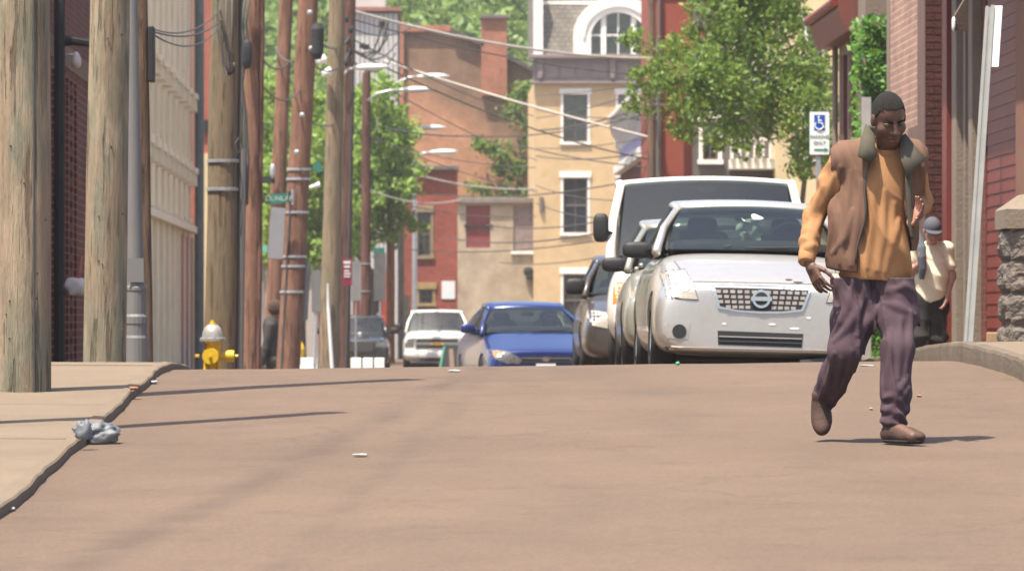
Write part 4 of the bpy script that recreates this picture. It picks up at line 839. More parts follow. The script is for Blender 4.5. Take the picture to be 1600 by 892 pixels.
# far clutter left of the road: white barriers, bollard, orange hoarding, white garage
for k, (a, c, e) in enumerate(((459, 497, 'white concrete barrier left of the thin sign post'), (548, 566, 'white concrete barrier beside the dark cable pole'), (567, 584, 'middle white concrete barrier in front of the black car'), (585, 602, 'white concrete barrier nearest the road before the black car'))):
    d = 122.0; x0_, x1_ = X(a, d), X(c, d) - .02; zt_ = Z(559, d); z0_ = gz_(x0_, d)
    b = B(); b.prism([(x0_, d - .1, zt_), (x0_, d + .1, zt_), (x0_, d + .14, z0_ + .35), (x0_, d + .3, z0_ + .12), (x0_, d + .3, z0_), (x0_, d - .3, z0_), (x0_, d - .3, z0_ + .12), (x0_, d - .14, z0_ + .35)], (x1_ - x0_, 0, 0))
    tag(b.make('concrete_barrier', mat('white_concrete', (.6, .59, .57), .8, .06, 3, dirt=.2) if k == 0 else bpy.data.materials['white_concrete'], bevel=.02), e, 'barrier', 'white concrete barriers')
d = 126.0; b = B(); g0 = gz_(X(468, d), d); b.lathe([(.13, 0), (.13, Z(545, d) - g0), (.1, Z(539, d) - g0), (.05, Z(533, d) - g0)], (X(468, d), d, g0), 14); bo = tag(b.make('bollard', mat('yellow_paint', (.55, .36, .02), .5)), 'yellow bollard behind the leftmost white barrier', 'bollard')
d = 172.0; b = B(); b.prism([P(497, 500, d), P(497, 487, d), P(518, 458, d), P(540, 470, d), P(540, 500, d)], (0, .1, 0)); b.box(X(497, d), X(540, d), d + .02, d + .08, 0, Z(500, d)); tag(b.make('hoarding', mat('orange_hoarding', C(226, 110, 84, .6), .6, .08, 2)), 'orange construction hoarding behind the tan pole', 'hoarding')
b = B(); b.box(X(551, d), X(563, d), d, d + .1, 0, Z(455, d)); b.box(X(594, d), X(604, d), d, d + .1, 0, Z(424, d)); tag(b.make('hoarding', bpy.data.materials['orange_hoarding']), 'orange hoarding panels beside the dark pole', 'hoarding')
d = 182.0; gr = thing('white_garage', 'low white gabled garage seen between the leaning pole and tan pole', 'building', P(470, 560, d))
b = B(); b.prism([P(404, 580, d), P(404, 408, d), P(440, 396, d), P(492, 402, d), P(520, 440, d), P(520, 580, d)], (0, 5, 0)); b.make('wall', mat('white_grey_render', C(205, 196, 188, .6), .85, .06, 1, dirt=.2), gr)
b = B(); b.prism([P(402, 409, d - .3), P(440, 396, d - .3), P(492, 402, d - .3), P(522, 441, d - .3), P(522, 437, d - .3), P(492, 397, d - .3), P(440, 391, d - .3), P(402, 404, d - .3)], (0, 5.5, 0)); b.make('roof', mat('grey_felt', C(140, 134, 130, .5)), gr)
for k in range(7):
    b = B(); xx = X(408 + 16 * k, d); b.box(xx, xx + .07, d - .05, d - .002, 0, Z(412, d)); b.make('batten', bpy.data.materials['white_grey_render'], gr)
# low retaining wall / rubble in front of the red brick shed
d = 198.0; b = B(); b.box(X(604, d), X(640, d), d, d + .5, -.1, Z(462, d)); tag(b.make('garden_wall', M['beige']), 'low pale wall at the foot of the small red brick building', 'wall')
# A-board between pickup and blue car
d = 96.0; ab = thing('sandwich_board', 'dark folding board with a green edge and brown stripe left of the blue car', 'sign board', (X(702, d), d, road_z(.7, d)))
g0 = road_z(.7, d); zt_ = Z(541, d)
b = B(); b.prism([(X(681, d), d, g0), (X(727, d), d, g0), (X(717, d), d + .25, zt_), (X(695, d), d + .25, zt_)], (0, .03, 0)); b.prism([(X(681, d), d + .55, g0), (X(727, d), d + .55, g0), (X(717, d), d + .3, zt_), (X(695, d), d + .3, zt_)], (0, .03, 0)); b.make('board', M['dark'], ab)
b = B(); b.prism([(X(678, d), d - .02, g0), (X(682, d), d - .02, g0), (X(696, d), d + .23, zt_), (X(692.5, d), d + .23, zt_)], (0, .05, 0)); b.make('green_edge', mat('green_edge_paint', (.05, .2, .13)), ab)
b = B(); b.prism([(X(703, d), d - .02, g0), (X(713, d), d - .02, g0), (X(708, d), d + .235, Z(545, d)), (X(702, d), d + .235, Z(545, d))], (0, .015, 0)); b.make('brown_stripe', mat('brown_stripe', (.16, .11, .08)), ab)
# ================================================================== TREES
def leaves(centres, size, norm=None, jit=1.0):
    n = len(centres); c = np.asarray(centres)
    a = rng.normal(size=(n, 3)); 
    if norm is not None: a = a * jit + np.asarray(norm)
    a /= np.linalg.norm(a, axis=1, keepdims=True); t_ = rng.normal(size=(n, 3)); t_ -= a * (t_ * a).sum(1, keepdims=True); t_ /= np.linalg.norm(t_, axis=1, keepdims=True)
    s_ = np.cross(a, t_); L = (size * np.clip(rng.lognormal(-.12, .38, n), .35, 1.9))[:, None]; W = L * rng.uniform(.4, .6, n)[:, None]
    V = np.stack([c - t_ * L * .5, c + s_ * W * .5 - a * L * .08, c + t_ * L * .5, c - s_ * W * .5 - a * L * .08], 1).reshape(-1, 3)
    return V, np.arange(4 * n).reshape(n, 4)
def branches(b, p, dirv, ln, r, depth, ends, spread=.7):
    d = dirv.normalized(); pts = [p]; rr = [r]; q = p.copy()
    for i in range(4):
        d = (d + Vector([random.gauss(0, .12) for _ in range(3)]) + Vector((0, 0, .04))).normalized(); q = q + d * ln / 4; pts.append(q.copy()); rr.append(r * (1 - .13 * (i + 1)))
        if depth < 3: ends.append(q.copy())
    b.tube(pts, rr, 7 if depth > 1 else 5, cap=False)
    if depth <= 0: ends.append(q.copy()); return
    for k in range(random.choice((2, 3, 3))):
        nd = (d + Vector([random.gauss(0, spread) for _ in range(3)])).normalized(); branches(b, pts[random.choice((2, 3, 4))], nd, ln * random.uniform(.6, .85), rr[-1] * .7, depth - 1, ends, spread)
def tree(label, base, height, seed, ends_fn, leaf, nleaf, lm, spread, group, trunk_r=.14, lean=(0, 0, 1), crown_blobs=None, blob_r=.45, name='street_tree'):
    random.seed(seed); root = thing(name, label, 'tree', base, group); b = B(); ends = []
    p = Vector(base); tl = height * .45
    b.tube([p - Vector((0, 0, .1)), p + Vector(lean) * tl * .5, p + Vector(lean) * tl], [trunk_r * 1.2, trunk_r, trunk_r * .85], 10)
    top = p + Vector(lean) * tl
    targets = crown_blobs
    nodes = [(top, trunk_r * .5), (p + Vector(lean) * tl * .75, trunk_r * .5)]; left = list(targets)
    while left:                                         # grow limbs from clump to clump, always to the nearest one
        best = min(((n_, t_) for n_ in range(len(nodes)) for t_ in range(len(left))), key=lambda q: (nodes[q[0]][0] - left[q[1]][0]).length + .02 * q[0] / len(nodes))
        A_, ra_ = nodes[best[0]]; Bt = left.pop(best[1])[0]; rb_ = max(.008, ra_ * .78)
        b.tube([A_, A_.lerp(Bt, .5) + Vector((random.gauss(0, .05), random.gauss(0, .05), .06)), Bt], [ra_, (ra_ + rb_) / 2, rb_], 6, cap=False); nodes.append((Bt, rb_))
    b.make('trunk', M['bark'], root, smooth=True)
    cs = []
    src = targets
    wts = np.array([s_[1] ** 2 for s_ in src]); wts /= wts.sum()
    idx = rng.choice(len(src), nleaf, p=wts)
    # two-scale clumps: twig points inside each blob, leaves round each twig
    cen = np.array([src[i][0] for i in idx]); rad = np.array([src[i][1] for i in idx])
    tw = {}
    off = np.zeros((nleaf, 3))
    for i in range(nleaf):
        k = idx[i]
        if k not in tw:
            v = rng.normal(size=(16, 3)); v /= np.linalg.norm(v, axis=1, keepdims=True); tw[k] = v * (rng.uniform(.35, 1.05, 16)[:, None])
        off[i] = tw[k][rng.integers(16)] * rad[i] + rng.normal(size=3) * rad[i] * .17
    V, Q = leaves(cen + off, leaf, (0, -.35, .6), .9)
    link('crown', npmesh('crown', V, Q), lm, root)['kind'] = 'stuff'
    return root
M['bark'] = mat('bark', (.10, .08, .06), .95, .3, 8, stretch=(1, 1, .2), bump=.6, bscale=20)
M['leaf_a'] = leafmat('leaf_mid', (.055, .115, .014), (.15, .215, .035)); M['leaf_b'] = leafmat('leaf_bright', (.12, .22, .03), (.24, .34, .07)); M['leaf_c'] = leafmat('leaf_wood', (.08, .15, .03), (.18, .26, .06)); M['leaf_ivy'] = leafmat('leaf_ivy', (.055, .15, .02), (.10, .23, .035))
# right-hand street tree
d = 92.0; bl_ = []
random.seed(3)
for px, py, rp in ((1000, 60, 22), (1012, 120, 26), (1000, 160, 18), (1045, 85, 34), (1050, 140, 34), (1060, 185, 22), (1095, 60, 40), (1100, 115, 44), (1105, 165, 36), (1075, 210, 20), (1140, 25, 42), (1145, 80, 48), (1150, 135, 48), (1150, 190, 34), (1118, 225, 20), (1190, 10, 46), (1195, 65, 50), (1200, 125, 50), (1205, 180, 42), (1170, 225, 20), (1240, 20, 30), (1245, 90, 38), (1250, 145, 42), (1255, 200, 40), (1285, 110, 30), (1290, 165, 34), (1285, 220, 30), (1300, 255, 22), (1255, 260, 22), (1160, -20, 50), (1230, -30, 40), (1100, 0, 24), (1120, -40, 50)):
    for k in range(3): bl_.append((P(px + random.uniform(-14, 14), py + random.uniform(-12, 12), d + random.uniform(-1.6, 1.6)), rp * d / F * 1.0))
gx = X(1262, d + .5); tree('leafy street tree on the right spreading over the parked white van', (gx, d + .5, walk_z(gx, d)), 4.2, 5, None, .10, 27000, M['leaf_a'],   .6, None, .11, (-.06, 0, 1), bl_)
# left-hand trees behind the poles
for (dd, lab, seed, bpx, lst, nl) in (
    (172.0, 'bright green tree behind the wooden poles, nearer the white garage', 11, 470, ((425, 150, 34), (430, 215, 36), (440, 280, 40), (428, 340, 36), (480, 170, 34), (495, 215, 40), (490, 280, 44), (500, 340, 44), (470, 385, 34), (420, 400, 24), (500, 395, 30)), 14000),
    (178.0, 'bright green tree with drooping branches beside the grey lamp standard', 12, 585, ((545, 200, 30), (560, 250, 44), (555, 310, 46), (600, 170, 34), (606, 225, 44), (600, 285, 48), (612, 335, 36), (560, 365, 36), (545, 400, 24), (630, 255, 28), (640, 300, 20), (590, 140, 26), (648, 345, 10), (560, 150, 24)), 16000)):
    bl_ = []; random.seed(seed)
    for px, py, rp in lst:
        for k in range(3): bl_.append((P(px + random.uniform(-14, 14), py + random.uniform(-14, 14), dd + random.uniform(-2.5, 2.5)), rp * dd / F))
    gx = X(bpx, dd); tree(lab, (gx, dd, road_c(dd) - .1), 7.0, seed, None, .2, nl, M['leaf_b'], .6, 'trees behind the left poles', .16, (0, 0, 1), bl_)
# creeper on the gable wall
for lab, lst, nl in (('green creeper climbing the brick gable next to the yellow house', ((812, 150, 20), (822, 190, 20), (800, 175, 14), (828, 225, 14), (790, 240, 18), (770, 232, 12), (800, 270, 18), (780, 260, 16), (815, 262, 14), (748, 225, 10), (825, 140, 12)), 2600), ('patch of weeds on the flat roof below the brick gable', ((740, 295, 12), (760, 298, 10), (790, 300, 12), (815, 300, 10)), 500)):
    cs = np.concatenate([np.array(P(a, c, 235.0)) + rng.normal(size=(nl // len(lst), 3)) * np.array([e * 235 / F * .55, .25, e * 235 / F * .55]) for a, c, e in lst]); cs[:, 1] = np.minimum(cs[:, 1], 235.85)
    V, Q = leaves(cs, .22, (0, -.6, .5), .8); o = link('creeper', npmesh('creeper', V, Q), M['leaf_a']); tag(o, lab, 'creeper')
# ivy on the gap between house and brick building
dI = 64.6; xi0, xi1 = X(1345, dI), X(1388, dI)
iv = thing('ivy_wall', 'wall pillar wrapped in dense green ivy between brick building and eaved house', 'ivy', ((xi0 + xi1) / 2, dI, .9))
b = B(); b.box(xi0 + .06, xi1 + .3, dI, 65.7, .3, 7); b.make('pillar', M['stonetrim'], iv)
n = 4200; pz_ = rng.uniform(.6, 5.2, n); px_ = xi0 + (xi1 - xi0) * rng.uniform(-.08, 1.02, n) + .05 * np.sin(pz_ * 5); py_ = dI - .05 - .16 * rng.random(n) * (1 + .5 * np.sin(pz_ * 7 + px_ * 9))
keep = ~((px_ > xi0 + .22) & (rng.random(n) < .15)); cs = np.stack([px_, py_, pz_], 1)[keep]
n2 = 900; cs2 = np.stack([xi0 + .03 - .08 * rng.random(n2), dI + rng.random(n2) * 1.1, rng.uniform(.6, 5.2, n2)], 1)
V, Q = leaves(np.concatenate([cs, cs2]), .075, (-.1, -.8, .35), .6); link('ivy_leaves', npmesh('ivy', V, Q), M['leaf_ivy'], iv)['kind'] = 'stuff'
# wooded hill behind everything
b = B()
def hillz(x, y): return max(-.5, (y - 262) * .36 + 3 * mnoise.noise(Vector((x * .03, y * .03, 0)))) if y < 330 else 24 + (y - 330) * .12
b.grid(lambda u, v: (-90 + 200 * u, 258 + 150 * v, hillz(-90 + 200 * u, 258 + 150 * v) + .2), 40, 30); tag(b.make('hill', mat('wooded_ground', (.05, .07, .025), .95, .3, .5), smooth=True), kind='structure')
cl = []
for i in range(420):
    x = random.uniform(-16, 22); y = random.uniform(266, 326); cl.append((x, y, hillz(x, y) + random.uniform(1.5, 5), random.uniform(1.4, 3.0)))
cs = []
for x, y, z, r_ in cl:
    v = rng.normal(size=(170, 3)); v /= np.linalg.norm(v, axis=1, keepdims=True); v *= (rng.uniform(.5, 1.05, 170) * r_)[:, None]; v[:, 2] *= .85; cs.append(v + np.array([x, y, z]))
V, Q = leaves(np.concatenate(cs), .6, (0, -.4, .6), .9); o = link('hillside_wood', npmesh('wood', V, Q), M['leaf_c']); tag(o, 'green wooded hillside rising behind the far buildings', 'wood', kind='stuff')
# ================================================================== VEHICLES (local: x right in the picture, y rearwards, z up; front at y=0)
def car_shell(st, arches, cut_r):
    V = []; rings = []
    for (y, w_, zb, zt, cr) in st:
        h = zt - zb
        half = [(w_ * .80, zb), (w_ * .94, zb + .05), (w_ * .99, zb + .26 * h), (w_, zb + .48 * h), (w_ * .975, zb + .74 * h), (w_ * .87, zt - .045), (w_ * .75, zt + .1 * cr), (w_ * .42, zt + .8 * cr)]
        ring = [(0, zb)] + half + [(0, zt + cr)] + [(-a, c) for a, c in half[::-1]]
        rings.append(len(V)); V += [(a, y, c) for a, c in ring]
    n = 18; Fc = []
    for i in range(len(st) - 1):
        for k in range(n): a, c = rings[i] + k, rings[i] + (k + 1) % n; Fc.append((a, c, c + n, a + n))
    for r0_, fl in ((rings[0], 0), (rings[-1], 1)):
        q = [(0, 1, 17)] + [(i, i + 1, 17 - i, 18 - i) for i in range(1, 8)] + [(8, 9, 10)]
        for p in q: Fc.append(tuple(r0_ + k for k in (p if fl else p[::-1])))
    me = bpy.data.meshes.new('shell'); me.from_pydata(V, [], Fc)
    bm = bmesh.new(); bm.from_mesh(me); bmesh.ops.recalc_face_normals(bm, faces=bm.faces); bm.to_mesh(me); bm.free()
    o = bpy.data.objects.new('shell', me); COL.objects.link(o)
    m = o.modifiers.new('s', 'SUBSURF'); m.levels = m.render_levels = 2
    cut = None
    if arches:
        b = B()
        for y, z in arches:
            for sx_ in (-1, 1): b.lathe([(cut_r, -.16), (cut_r, .16)], (sx_ * (st[4][1] - .06), y, z), 28, axis='x')
        cut = b.make('cut', None); q = o.modifiers.new('b', 'BOOLEAN'); q.object = cut; q.operation = 'DIFFERENCE'; q.solver = 'EXACT'
    dg = bpy.context.evaluated_depsgraph_get(); m2 = bpy.data.meshes.new_from_object(o.evaluated_get(dg))
    bpy.data.objects.remove(o)
    if cut: bpy.data.objects.remove(cut)
    return m2
def decal(bvh, poly, off=.006, skirt=.05, step=.04, y0=-1.5):
    """panel whose outline is given from the front (x,z), laid on the body surface"""
    pts = []; n = len(poly)
    for i in range(n):
        a, c = poly[i], poly[(i + 1) % n]; L = math.hypot(c[0] - a[0], c[1] - a[1]); k = max(1, int(L / step))
        for j in range(k): pts.append((a[0] + (c[0] - a[0]) * j / k, a[1] + (c[1] - a[1]) * j / k))
    nb = len(pts); xs_ = [p[0] for p in poly]; zs_ = [p[1] for p in poly]
    def inside(x, z):
        r = False
        for i in range(n):
            (xa, za), (xc, zc) = poly[i], poly[(i + 1) % n]
            if (za > z) != (zc > z) and x < (xc - xa) * (z - za) / (zc - za) + xa: r = not r
        return r
    x = min(xs_) + step / 2
    while x < max(xs_):
        z = min(zs_) + step / 2
        while z < max(zs_):
            if inside(x, z): pts.append((x, z))
            z += step
        x += step
    r = delaunay_2d_cdt([Vector(p) for p in pts], [(i, (i + 1) % nb) for i in range(nb)], [list(range(nb))], 1, 1e-5)
    V = []; last = 0.1
    for p in r[0]:
        hit = bvh.ray_cast(Vector((p.x, y0, p.y)), Vector((0, 1, 0)))
        yv = hit[0].y if hit[0] is not None else last; last = yv
        V.append((p.x, yv - off, p.y))
    Fc = [tuple(f) for f in r[2]]
    cnt = {}
    for f in Fc:
        for i in range(len(f)): e = (f[i], f[(i + 1) % len(f)]); cnt[tuple(sorted(e))] = cnt.get(tuple(sorted(e)), 0) + 1
    m = len(V); V2 = V + [(a, c + skirt, e) for a, c, e in V]
    for e, k in cnt.items():
        if k == 1: Fc.append((e[0], e[1], e[1] + m, e[0] + m))
    b = B(); b.add(V2, Fc); return b
def circ(cx, cz, r, n=20, rz=None): return [(cx + r * math.cos(2 * math.pi * i / n), cz + (rz or r) * math.sin(2 * math.pi * i / n)) for i in range(n)]
def mirx(poly): return [(-a, c) for a, c in poly[::-1]]
def wheel(parent, x, y, r, wdt):
    s_ = 1 if x > 0 else -1
    b = B(); b.lathe([(r * .62, -wdt / 2), (r * .93, -wdt / 2), (r, -wdt / 2 + .03), (r, wdt / 2 - .03), (r * .93, wdt / 2), (r * .62, wdt / 2)], (x, y, r), 28, axis='x', cap=False); w_ = b.make('wheel', M['tyre'], parent, True); autosmooth(w_, 35)
    b = B(); b.lathe([(r * .62, s_ * wdt * .45), (r * .58, s_ * wdt * .38), (r * .56, s_ * wdt * .2)], (x, y, r), 24, axis='x', cap=False)
    for k in range(7):
        a = 2 * math.pi * k / 7; c_ = Vector((x + s_ * wdt * .36, y, r)); dr = Vector((0, math.cos(a), math.sin(a)))
        b.obox(c_ + dr * r * .3, Vector((.015, 0, 0)), dr * r * .3, dr.cross(Vector((1, 0, 0))) * .03)
    b.lathe([(.09, s_ * wdt * .3), (.08, s_ * wdt * .42), (.01, s_ * wdt * .43)], (x, y, r), 14, axis='x'); b.make('rim', M['galv'], w_, True)
def seat(parent, x, y, z, m):
    b = B(); b.blob((x, y, z), (.24, .09, .20), .45, 16, 10); b.blob((x, y + .02, z + .24), (.13, .05, .075), .6, 14, 8); b.make('seat', m, parent, True, True)
def car(name, label, d, xc, paint, S, yaw=0, roll=0, zoff=0, cat='car'):
    zr = road_z(xc, d + S['L'] * .4); pit = math.atan2(road_z(xc, d + S['L']) - road_z(xc, d), S['L'])
    root = thing(name, label, cat, (xc, d, road_z(xc, d) + zoff)); root.rotation_euler = (pit, math.radians(roll), math.radians(yaw))
    me = car_shell(S['st'], S['arches'], S['R'] + .03); bd = link('body', me, paint, root, True); me.materials.clear(); me.materials.append(paint); autosmooth(bd, 35)
    bvh = BVHTree.FromPolygons([v.co for v in me.vertices], [p.vertices for p in me.polygons])
    root['_t'] = 0; del root['_t']
    # greenhouse
    (y0, z0, w0), (y1, z1, w1), (y2, z2, w2), (y3, z3, w3) = S['gh']; bow = S.get('bow', .16); bt = bow * .6; cr = S.get('crown', .05)
    def ws(u, v):
        a = 2 * u - 1; wv = w0 + (w1 - w0) * v; q = bow + (bt - bow) * v
        return (a * wv, y0 + (y1 - y0) * v + q * a * a, z0 + (z1 - z0) * v + .05 * v * (1 - v) + cr * .5 * v * (1 - a * a))
    def rf(u, v):
        a = 2 * u - 1; ww = w1 + (w2 - w1) * v + .03 * math.sin(math.pi * v); fy = bt * a * a * (1 - v) - .08 * a * a * v
        edge = -.035 * max(0, abs(a) - .8) / .2
        return (a * ww, y1 + (y2 - y1) * v + fy, z1 + (z2 - z1) * v + S.get('arch', .06) * math.sin(math.pi * min(1, v * 1.0)) + cr * .5 * (1 - a * a) + edge * 0)
    b = B(); b.grid(rf, 12, 12)
    m = 13; b.add([b.v[i] for i in range(m)] + [(x, y - .012, z - .05) for x, y, z in b.v[:m]], [(i, i + 1, m + i + 1, m + i) for i in range(m - 1)])
    b.make('roof', paint, root, True, True, solid=.03)
    g = lambda v, w_, wh: Vector(ws(1, v))
    rb = lambda a, v: Vector((a * (w2 + (w3 - w2) * v), y2 + (y3 - y2) * v - .08 * a * a, z2 + (z3 - z2) * v + .05 * v * (1 - v) + cr * .5 * (1 - v) * (1 - a * a)))
    b = B(); b.grid(lambda u, v: ws(.03 + .94 * u, .02 + .95 * v), 12, 8); b.make('windscreen', M['carglass'], root, True, True)
    b = B(); b.grid(lambda u, v: tuple(rb(2 * u - 1, v)), 10, 6); b.make('rear_window', M['carglass'], root, True, True)
    pr = S.get('pil', .034)
    for s_ in (0, 1):
        sx_ = 1 if s_ else -1
        A0, A1 = Vector(ws(s_, -.06)), Vector(ws(s_, .985)) - Vector((0, 0, .022)); R1 = Vector(rf(s_, 1)) - Vector((0, 0, .03)); C0 = rb(sx_, 1)
        A0.x += sx_ * .03; b = B(); b.tube([A0, A0.lerp(A1, .5) + Vector((sx_ * .025, 0, .02)), A1], [pr * 1.15, pr, pr * .9], 10); b.make('pillar', paint, root, True, True)
        b = B(); b.tube([R1, R1.lerp(C0, .5) + Vector((sx_ * .02, 0, .02)), C0], [pr, pr * 1.6, pr * 2.6], 10); b.make('pillar', paint, root, True, True)
        b = B(); b.tube([Vector(rf(s_, v)) - Vector((0, 0, .02)) for v in (0, .25, .5, .75, 1)], pr * .9, 8); b.make('roof_rail', paint, root, True, True)
        belt = lambda f: Vector((sx_ * (S['belt'] - .02), y0 + .25 + (y3 - .3 - y0 - .25) * f, z0 + (z3 - z0) * f + .01))
        tp = lambda f: Vector(rf(s_, f)) - Vector((0, 0, .03))
        q = [belt(0), belt(.45), tp(.35), tp(.0)]; b = B(); b.add(q, [(0, 1, 2, 3)]); b.make('side_window', M['carglass'], root, True, fix=False)
        q = [belt(.49), belt(.97), tp(.95), tp(.40)]; b = B(); b.add(q, [(0, 1, 2, 3)]); b.make('side_window', M['carglass'], root, True, fix=False)
        b = B(); b.tube([belt(.47), tp(.375)], .03, 6); b.make('pillar', M['dark'], root, True)
        # door seams / belt trim and handles
        b = B(); b.tube([belt(0) + Vector((sx_ * .03, 0, -.005)), belt(.97) + Vector((sx_ * .03, 0, -.005))], .012, 6); b.make('belt_trim', M['dark'], root, True)
        # mirror
        if S.get('mirror'):
            my, mz, rx, rz_, of = S['mirror']; mc = Vector((sx_ * of, my, mz)); b = B(); b.blob(mc, (rx, .07, rz_), .6, 18, 12)
            b.tube([mc + Vector((-sx_ * rx * .6, .03, -rz_ * .3)), Vector((sx_ * (S['belt'] - .03), my + .08, mz - rz_ * .5))], [.03, .04], 8); mr = b.make('mirror', S.get('mm') or M['black'], root, True, True)
            b = B(); b.blob(mc + Vector((0, .055, 0)), (rx * .85, .02, rz_ * .8), .6, 14, 8); b.make('mirror_glass', M['chrome'], mr, True, True)
        for ya in S['arches']: wheel(root, sx_ * (S['st'][4][1] - .12), ya[0], S['R'], .21)
        if S.get('handles'):
            for yh in S['handles']: b = B(); b.blob((sx_ * (S['st'][6][1] + .005), yh, z0 - .1), (.02, .1, .018), .6, 10, 6); b.make('door_handle', paint, root, True, True)
    # interior
    b = B(); b.grid(lambda u, v: tuple(Vector(rf(.04 + .92 * u, .03 + .94 * v)) - Vector((0, 0, .05))), 8, 6); b.make('headliner', M['dash'], root, True, True)
    if S.get('dark_sheet'): b = B(); b.box(-w0 + .06, w0 - .06, y0 + S['dark_sheet'], y0 + S['dark_sheet'] + .03, z0, z1 - .02); b.make('cabin_dark_sheet', M['dash'], root, True)  # added dark sheet behind the seats, keeps the cabin dim
    b = B(); b.grid(lambda u, v: ((2 * u - 1) * (w0 - .02), y0 + bow * (2 * u - 1) ** 2 + .02 + (y3 - y0 - .1 - bow) * v, z0 - .02 + (z3 - z0) * v + S.get('deck', .02)), 8, 6); it = b.make('cabin_floor', M['dark'], root, True, True)
    b = B(); b.blob((0, y0 + .55, z0 + .02), (w0 * .9, .28, .09), .5, 20, 8); b.make('dashboard', M['dash'], root, True, True)
    for sx_ in (-1, 1): seat(root, sx_ * .36, y0 + S.get('seat', 1.25), S.get('sz', z0 + .02), M['seat'])
    b = B(); b.blob((0, y0 + S.get('seat', 1.25) + 1.0, z0 + .04), (.6, .1, .16), .4, 18, 8); b.make('rear_seat', M['seat'], root, True, True)
    b = B(); b.tube([(.36 + .17 * math.cos(a), y0 + .82 - .06 * math.sin(a), z0 + .1 + .17 * math.sin(a)) for a in [2 * math.pi * i / 18 for i in range(19)]], .016, 6); b.make('steering_wheel', M['dark'], root, True, True)
    b = B(); b.blob((0, y1 - .02, z1 - .09), (.11, .02, .035), .6, 12, 6); b.make('rear_view_mirror', M['dark'], root, True)
    for sx_ in (-1, 1):   # wipers
        pa, pb = Vector(ws(.5 + sx_ * .06 - .1, .02)), Vector(ws(.5 + sx_ * .22 + .1, .05)); b = B(); b.tube([pa + Vector((0, -.02, .015)), pb + Vector((0, -.02, .02))], .011, 6); b.make('wiper', M['black'], root, True)
    b = B(); b.box(-S['belt'] + .12, S['belt'] - .12, .35, S['L'] - .4, .16, .3); b.make('underbody', M['black'], root, True)
    return root, bvh, bd
M['dash'] = mat('dashboard_plastic', (.05, .05, .05), .7, .15, 6); M['seat'] = mat('seat_cloth', (.06, .06, .062), .9, .2, 8)
M['silver'] = carpaint('silver_paint', (.44, .42, .385), .6, .38, .12); M['greygreen'] = carpaint('grey_green_paint', (.235, .235, .195), .25, .38, .12)
M['vanwhite'] = carpaint('van_white', (.68, .66, .62), 0, .35, .12); M['darkbrown'] = carpaint('dark_brown_paint', (.045, .036, .03), .2, .3, .12)
M['blue'] = carpaint('blue_paint', (.005, .017, .10), .25, .3, .02); M['truckwhite'] = carpaint('truck_white', (.66, .65, .62), 0, .35, .1); M['blackpaint'] = carpaint('black_paint', (.012, .014, .016), 0, .25, .08)
def sedan(L, w_, nose, hood, cowl, belt, deck, y_c, y_r, R=.32, wb=(.92, 3.6)):
    return [(0, w_ * .87, .25, nose - .03, .012), (.05, w_ * .95, .22, nose, .018), (.20, w_ * .985, .20, nose + (hood - nose) * .35, .025), (.5, w_ * .99, .19, hood, .035), (1.0, w_, .19, hood + (cowl - hood) * .6, .04), (y_c, w_, .19, cowl, .03),
            (y_c + .7, w_, .19, belt, .0), ((y_c + y_r) / 2 + .3, w_, .19, belt + .01, .0), (y_r, w_ * .99, .2, belt + .03, .0), (L - .45, w_ * .97, .22, deck, .02), (L - .1, w_ * .92, .28, deck - .05, .02), (L, w_ * .8, .34, deck - .2, .01)]
# ---- silver sedan -------------------------------------------------------------
d = 42.2; px_m = F / d; xc = X(1189, d)
S = dict(L=4.55, R=.32, st=[(0, .77, .17, .655, .012), (.05, .835, .14, .70, .018), (.20, .868, .13, .745, .025), (.5, .876, .13, .815, .035), (1.0, .88, .14, .925, .04), (1.32, .88, .15, .995, .03), (2.0, .88, .16, 1.02, 0), (2.9, .88, .17, 1.03, 0), (3.7, .89, .18, 1.06, 0), (4.1, .87, .2, 1.06, .02), (4.45, .83, .26, 1.0, .02), (4.55, .72, .32, .86, .01)], arches=[(.92, .32), (3.6, .32)], gh=[(1.26, 1.03, .765), (2.08, 1.43, .595), (3.15, 1.43, .58), (4.0, 1.09, .66)], belt=.86, bow=.2, mirror=(1.62, 1.03, .125, .07, .955), handles=(2.4, 3.3), crown=.05, arch=.05)
root, bvh, bd = car('parked_car', 'silver sedan with chrome framed grille and front damage, foremost in the parked row', d, xc, M['silver'], S, yaw=0.0, roll=1.3)
zg = 500 + (CZ - road_z(xc, d)) * px_m + 1
LX = lambda px: (px - 1189) / px_m
LZ = lambda py: (zg - py) / px_m
loc = lambda *pp: [(LX(a), LZ(c)) for a, c in pp]
def dec(root, bvh, nm, poly, m, off=.006, parent=None, **k):
    b = decal(bvh, poly, off, **k); return b.make(nm, m, parent or root, True)
hl = loc((1037, 424), (1072, 421), (1078, 440), (1088, 471), (1062, 470), (1040, 466))
for k, pl in enumerate((hl, [(-a, c - .0) for a, c in hl[::-1]])):
    cm = Vector((sum(p[0] for p in pl) / len(pl), sum(p[1] for p in pl) / len(pl))); dec(root, bvh, 'lamp_surround', [(cm.x + (p[0] - cm.x) * 1.07, cm.y + (p[1] - cm.y) * 1.07) for p in pl], M['dash'], .003, skirt=.02)
    h = dec(root, bvh, 'headlight', pl, M['lamp_lens'], .008)
    cxx = sum(p[0] for p in pl) / len(pl); dec(root, bvh, 'lamp_reflector', circ(cxx - .02 * (1 if cxx > 0 else -1), cm.y, .055), mat('lamp_bowl', (.55, .5, .4), .2, .1) if 'lamp_bowl' not in bpy.data.materials else bpy.data.materials['lamp_bowl'], .011, h, skirt=.006)
gr_o = loc((1109, 447), (1187, 446), (1266, 449), (1253, 486), (1220, 490), (1187, 491), (1150, 489), (1119, 484))
gr_i = loc((1114, 451), (1187, 451), (1261, 453), (1250, 483), (1220, 486.5), (1187, 487.5), (1150, 486), (1123, 481))
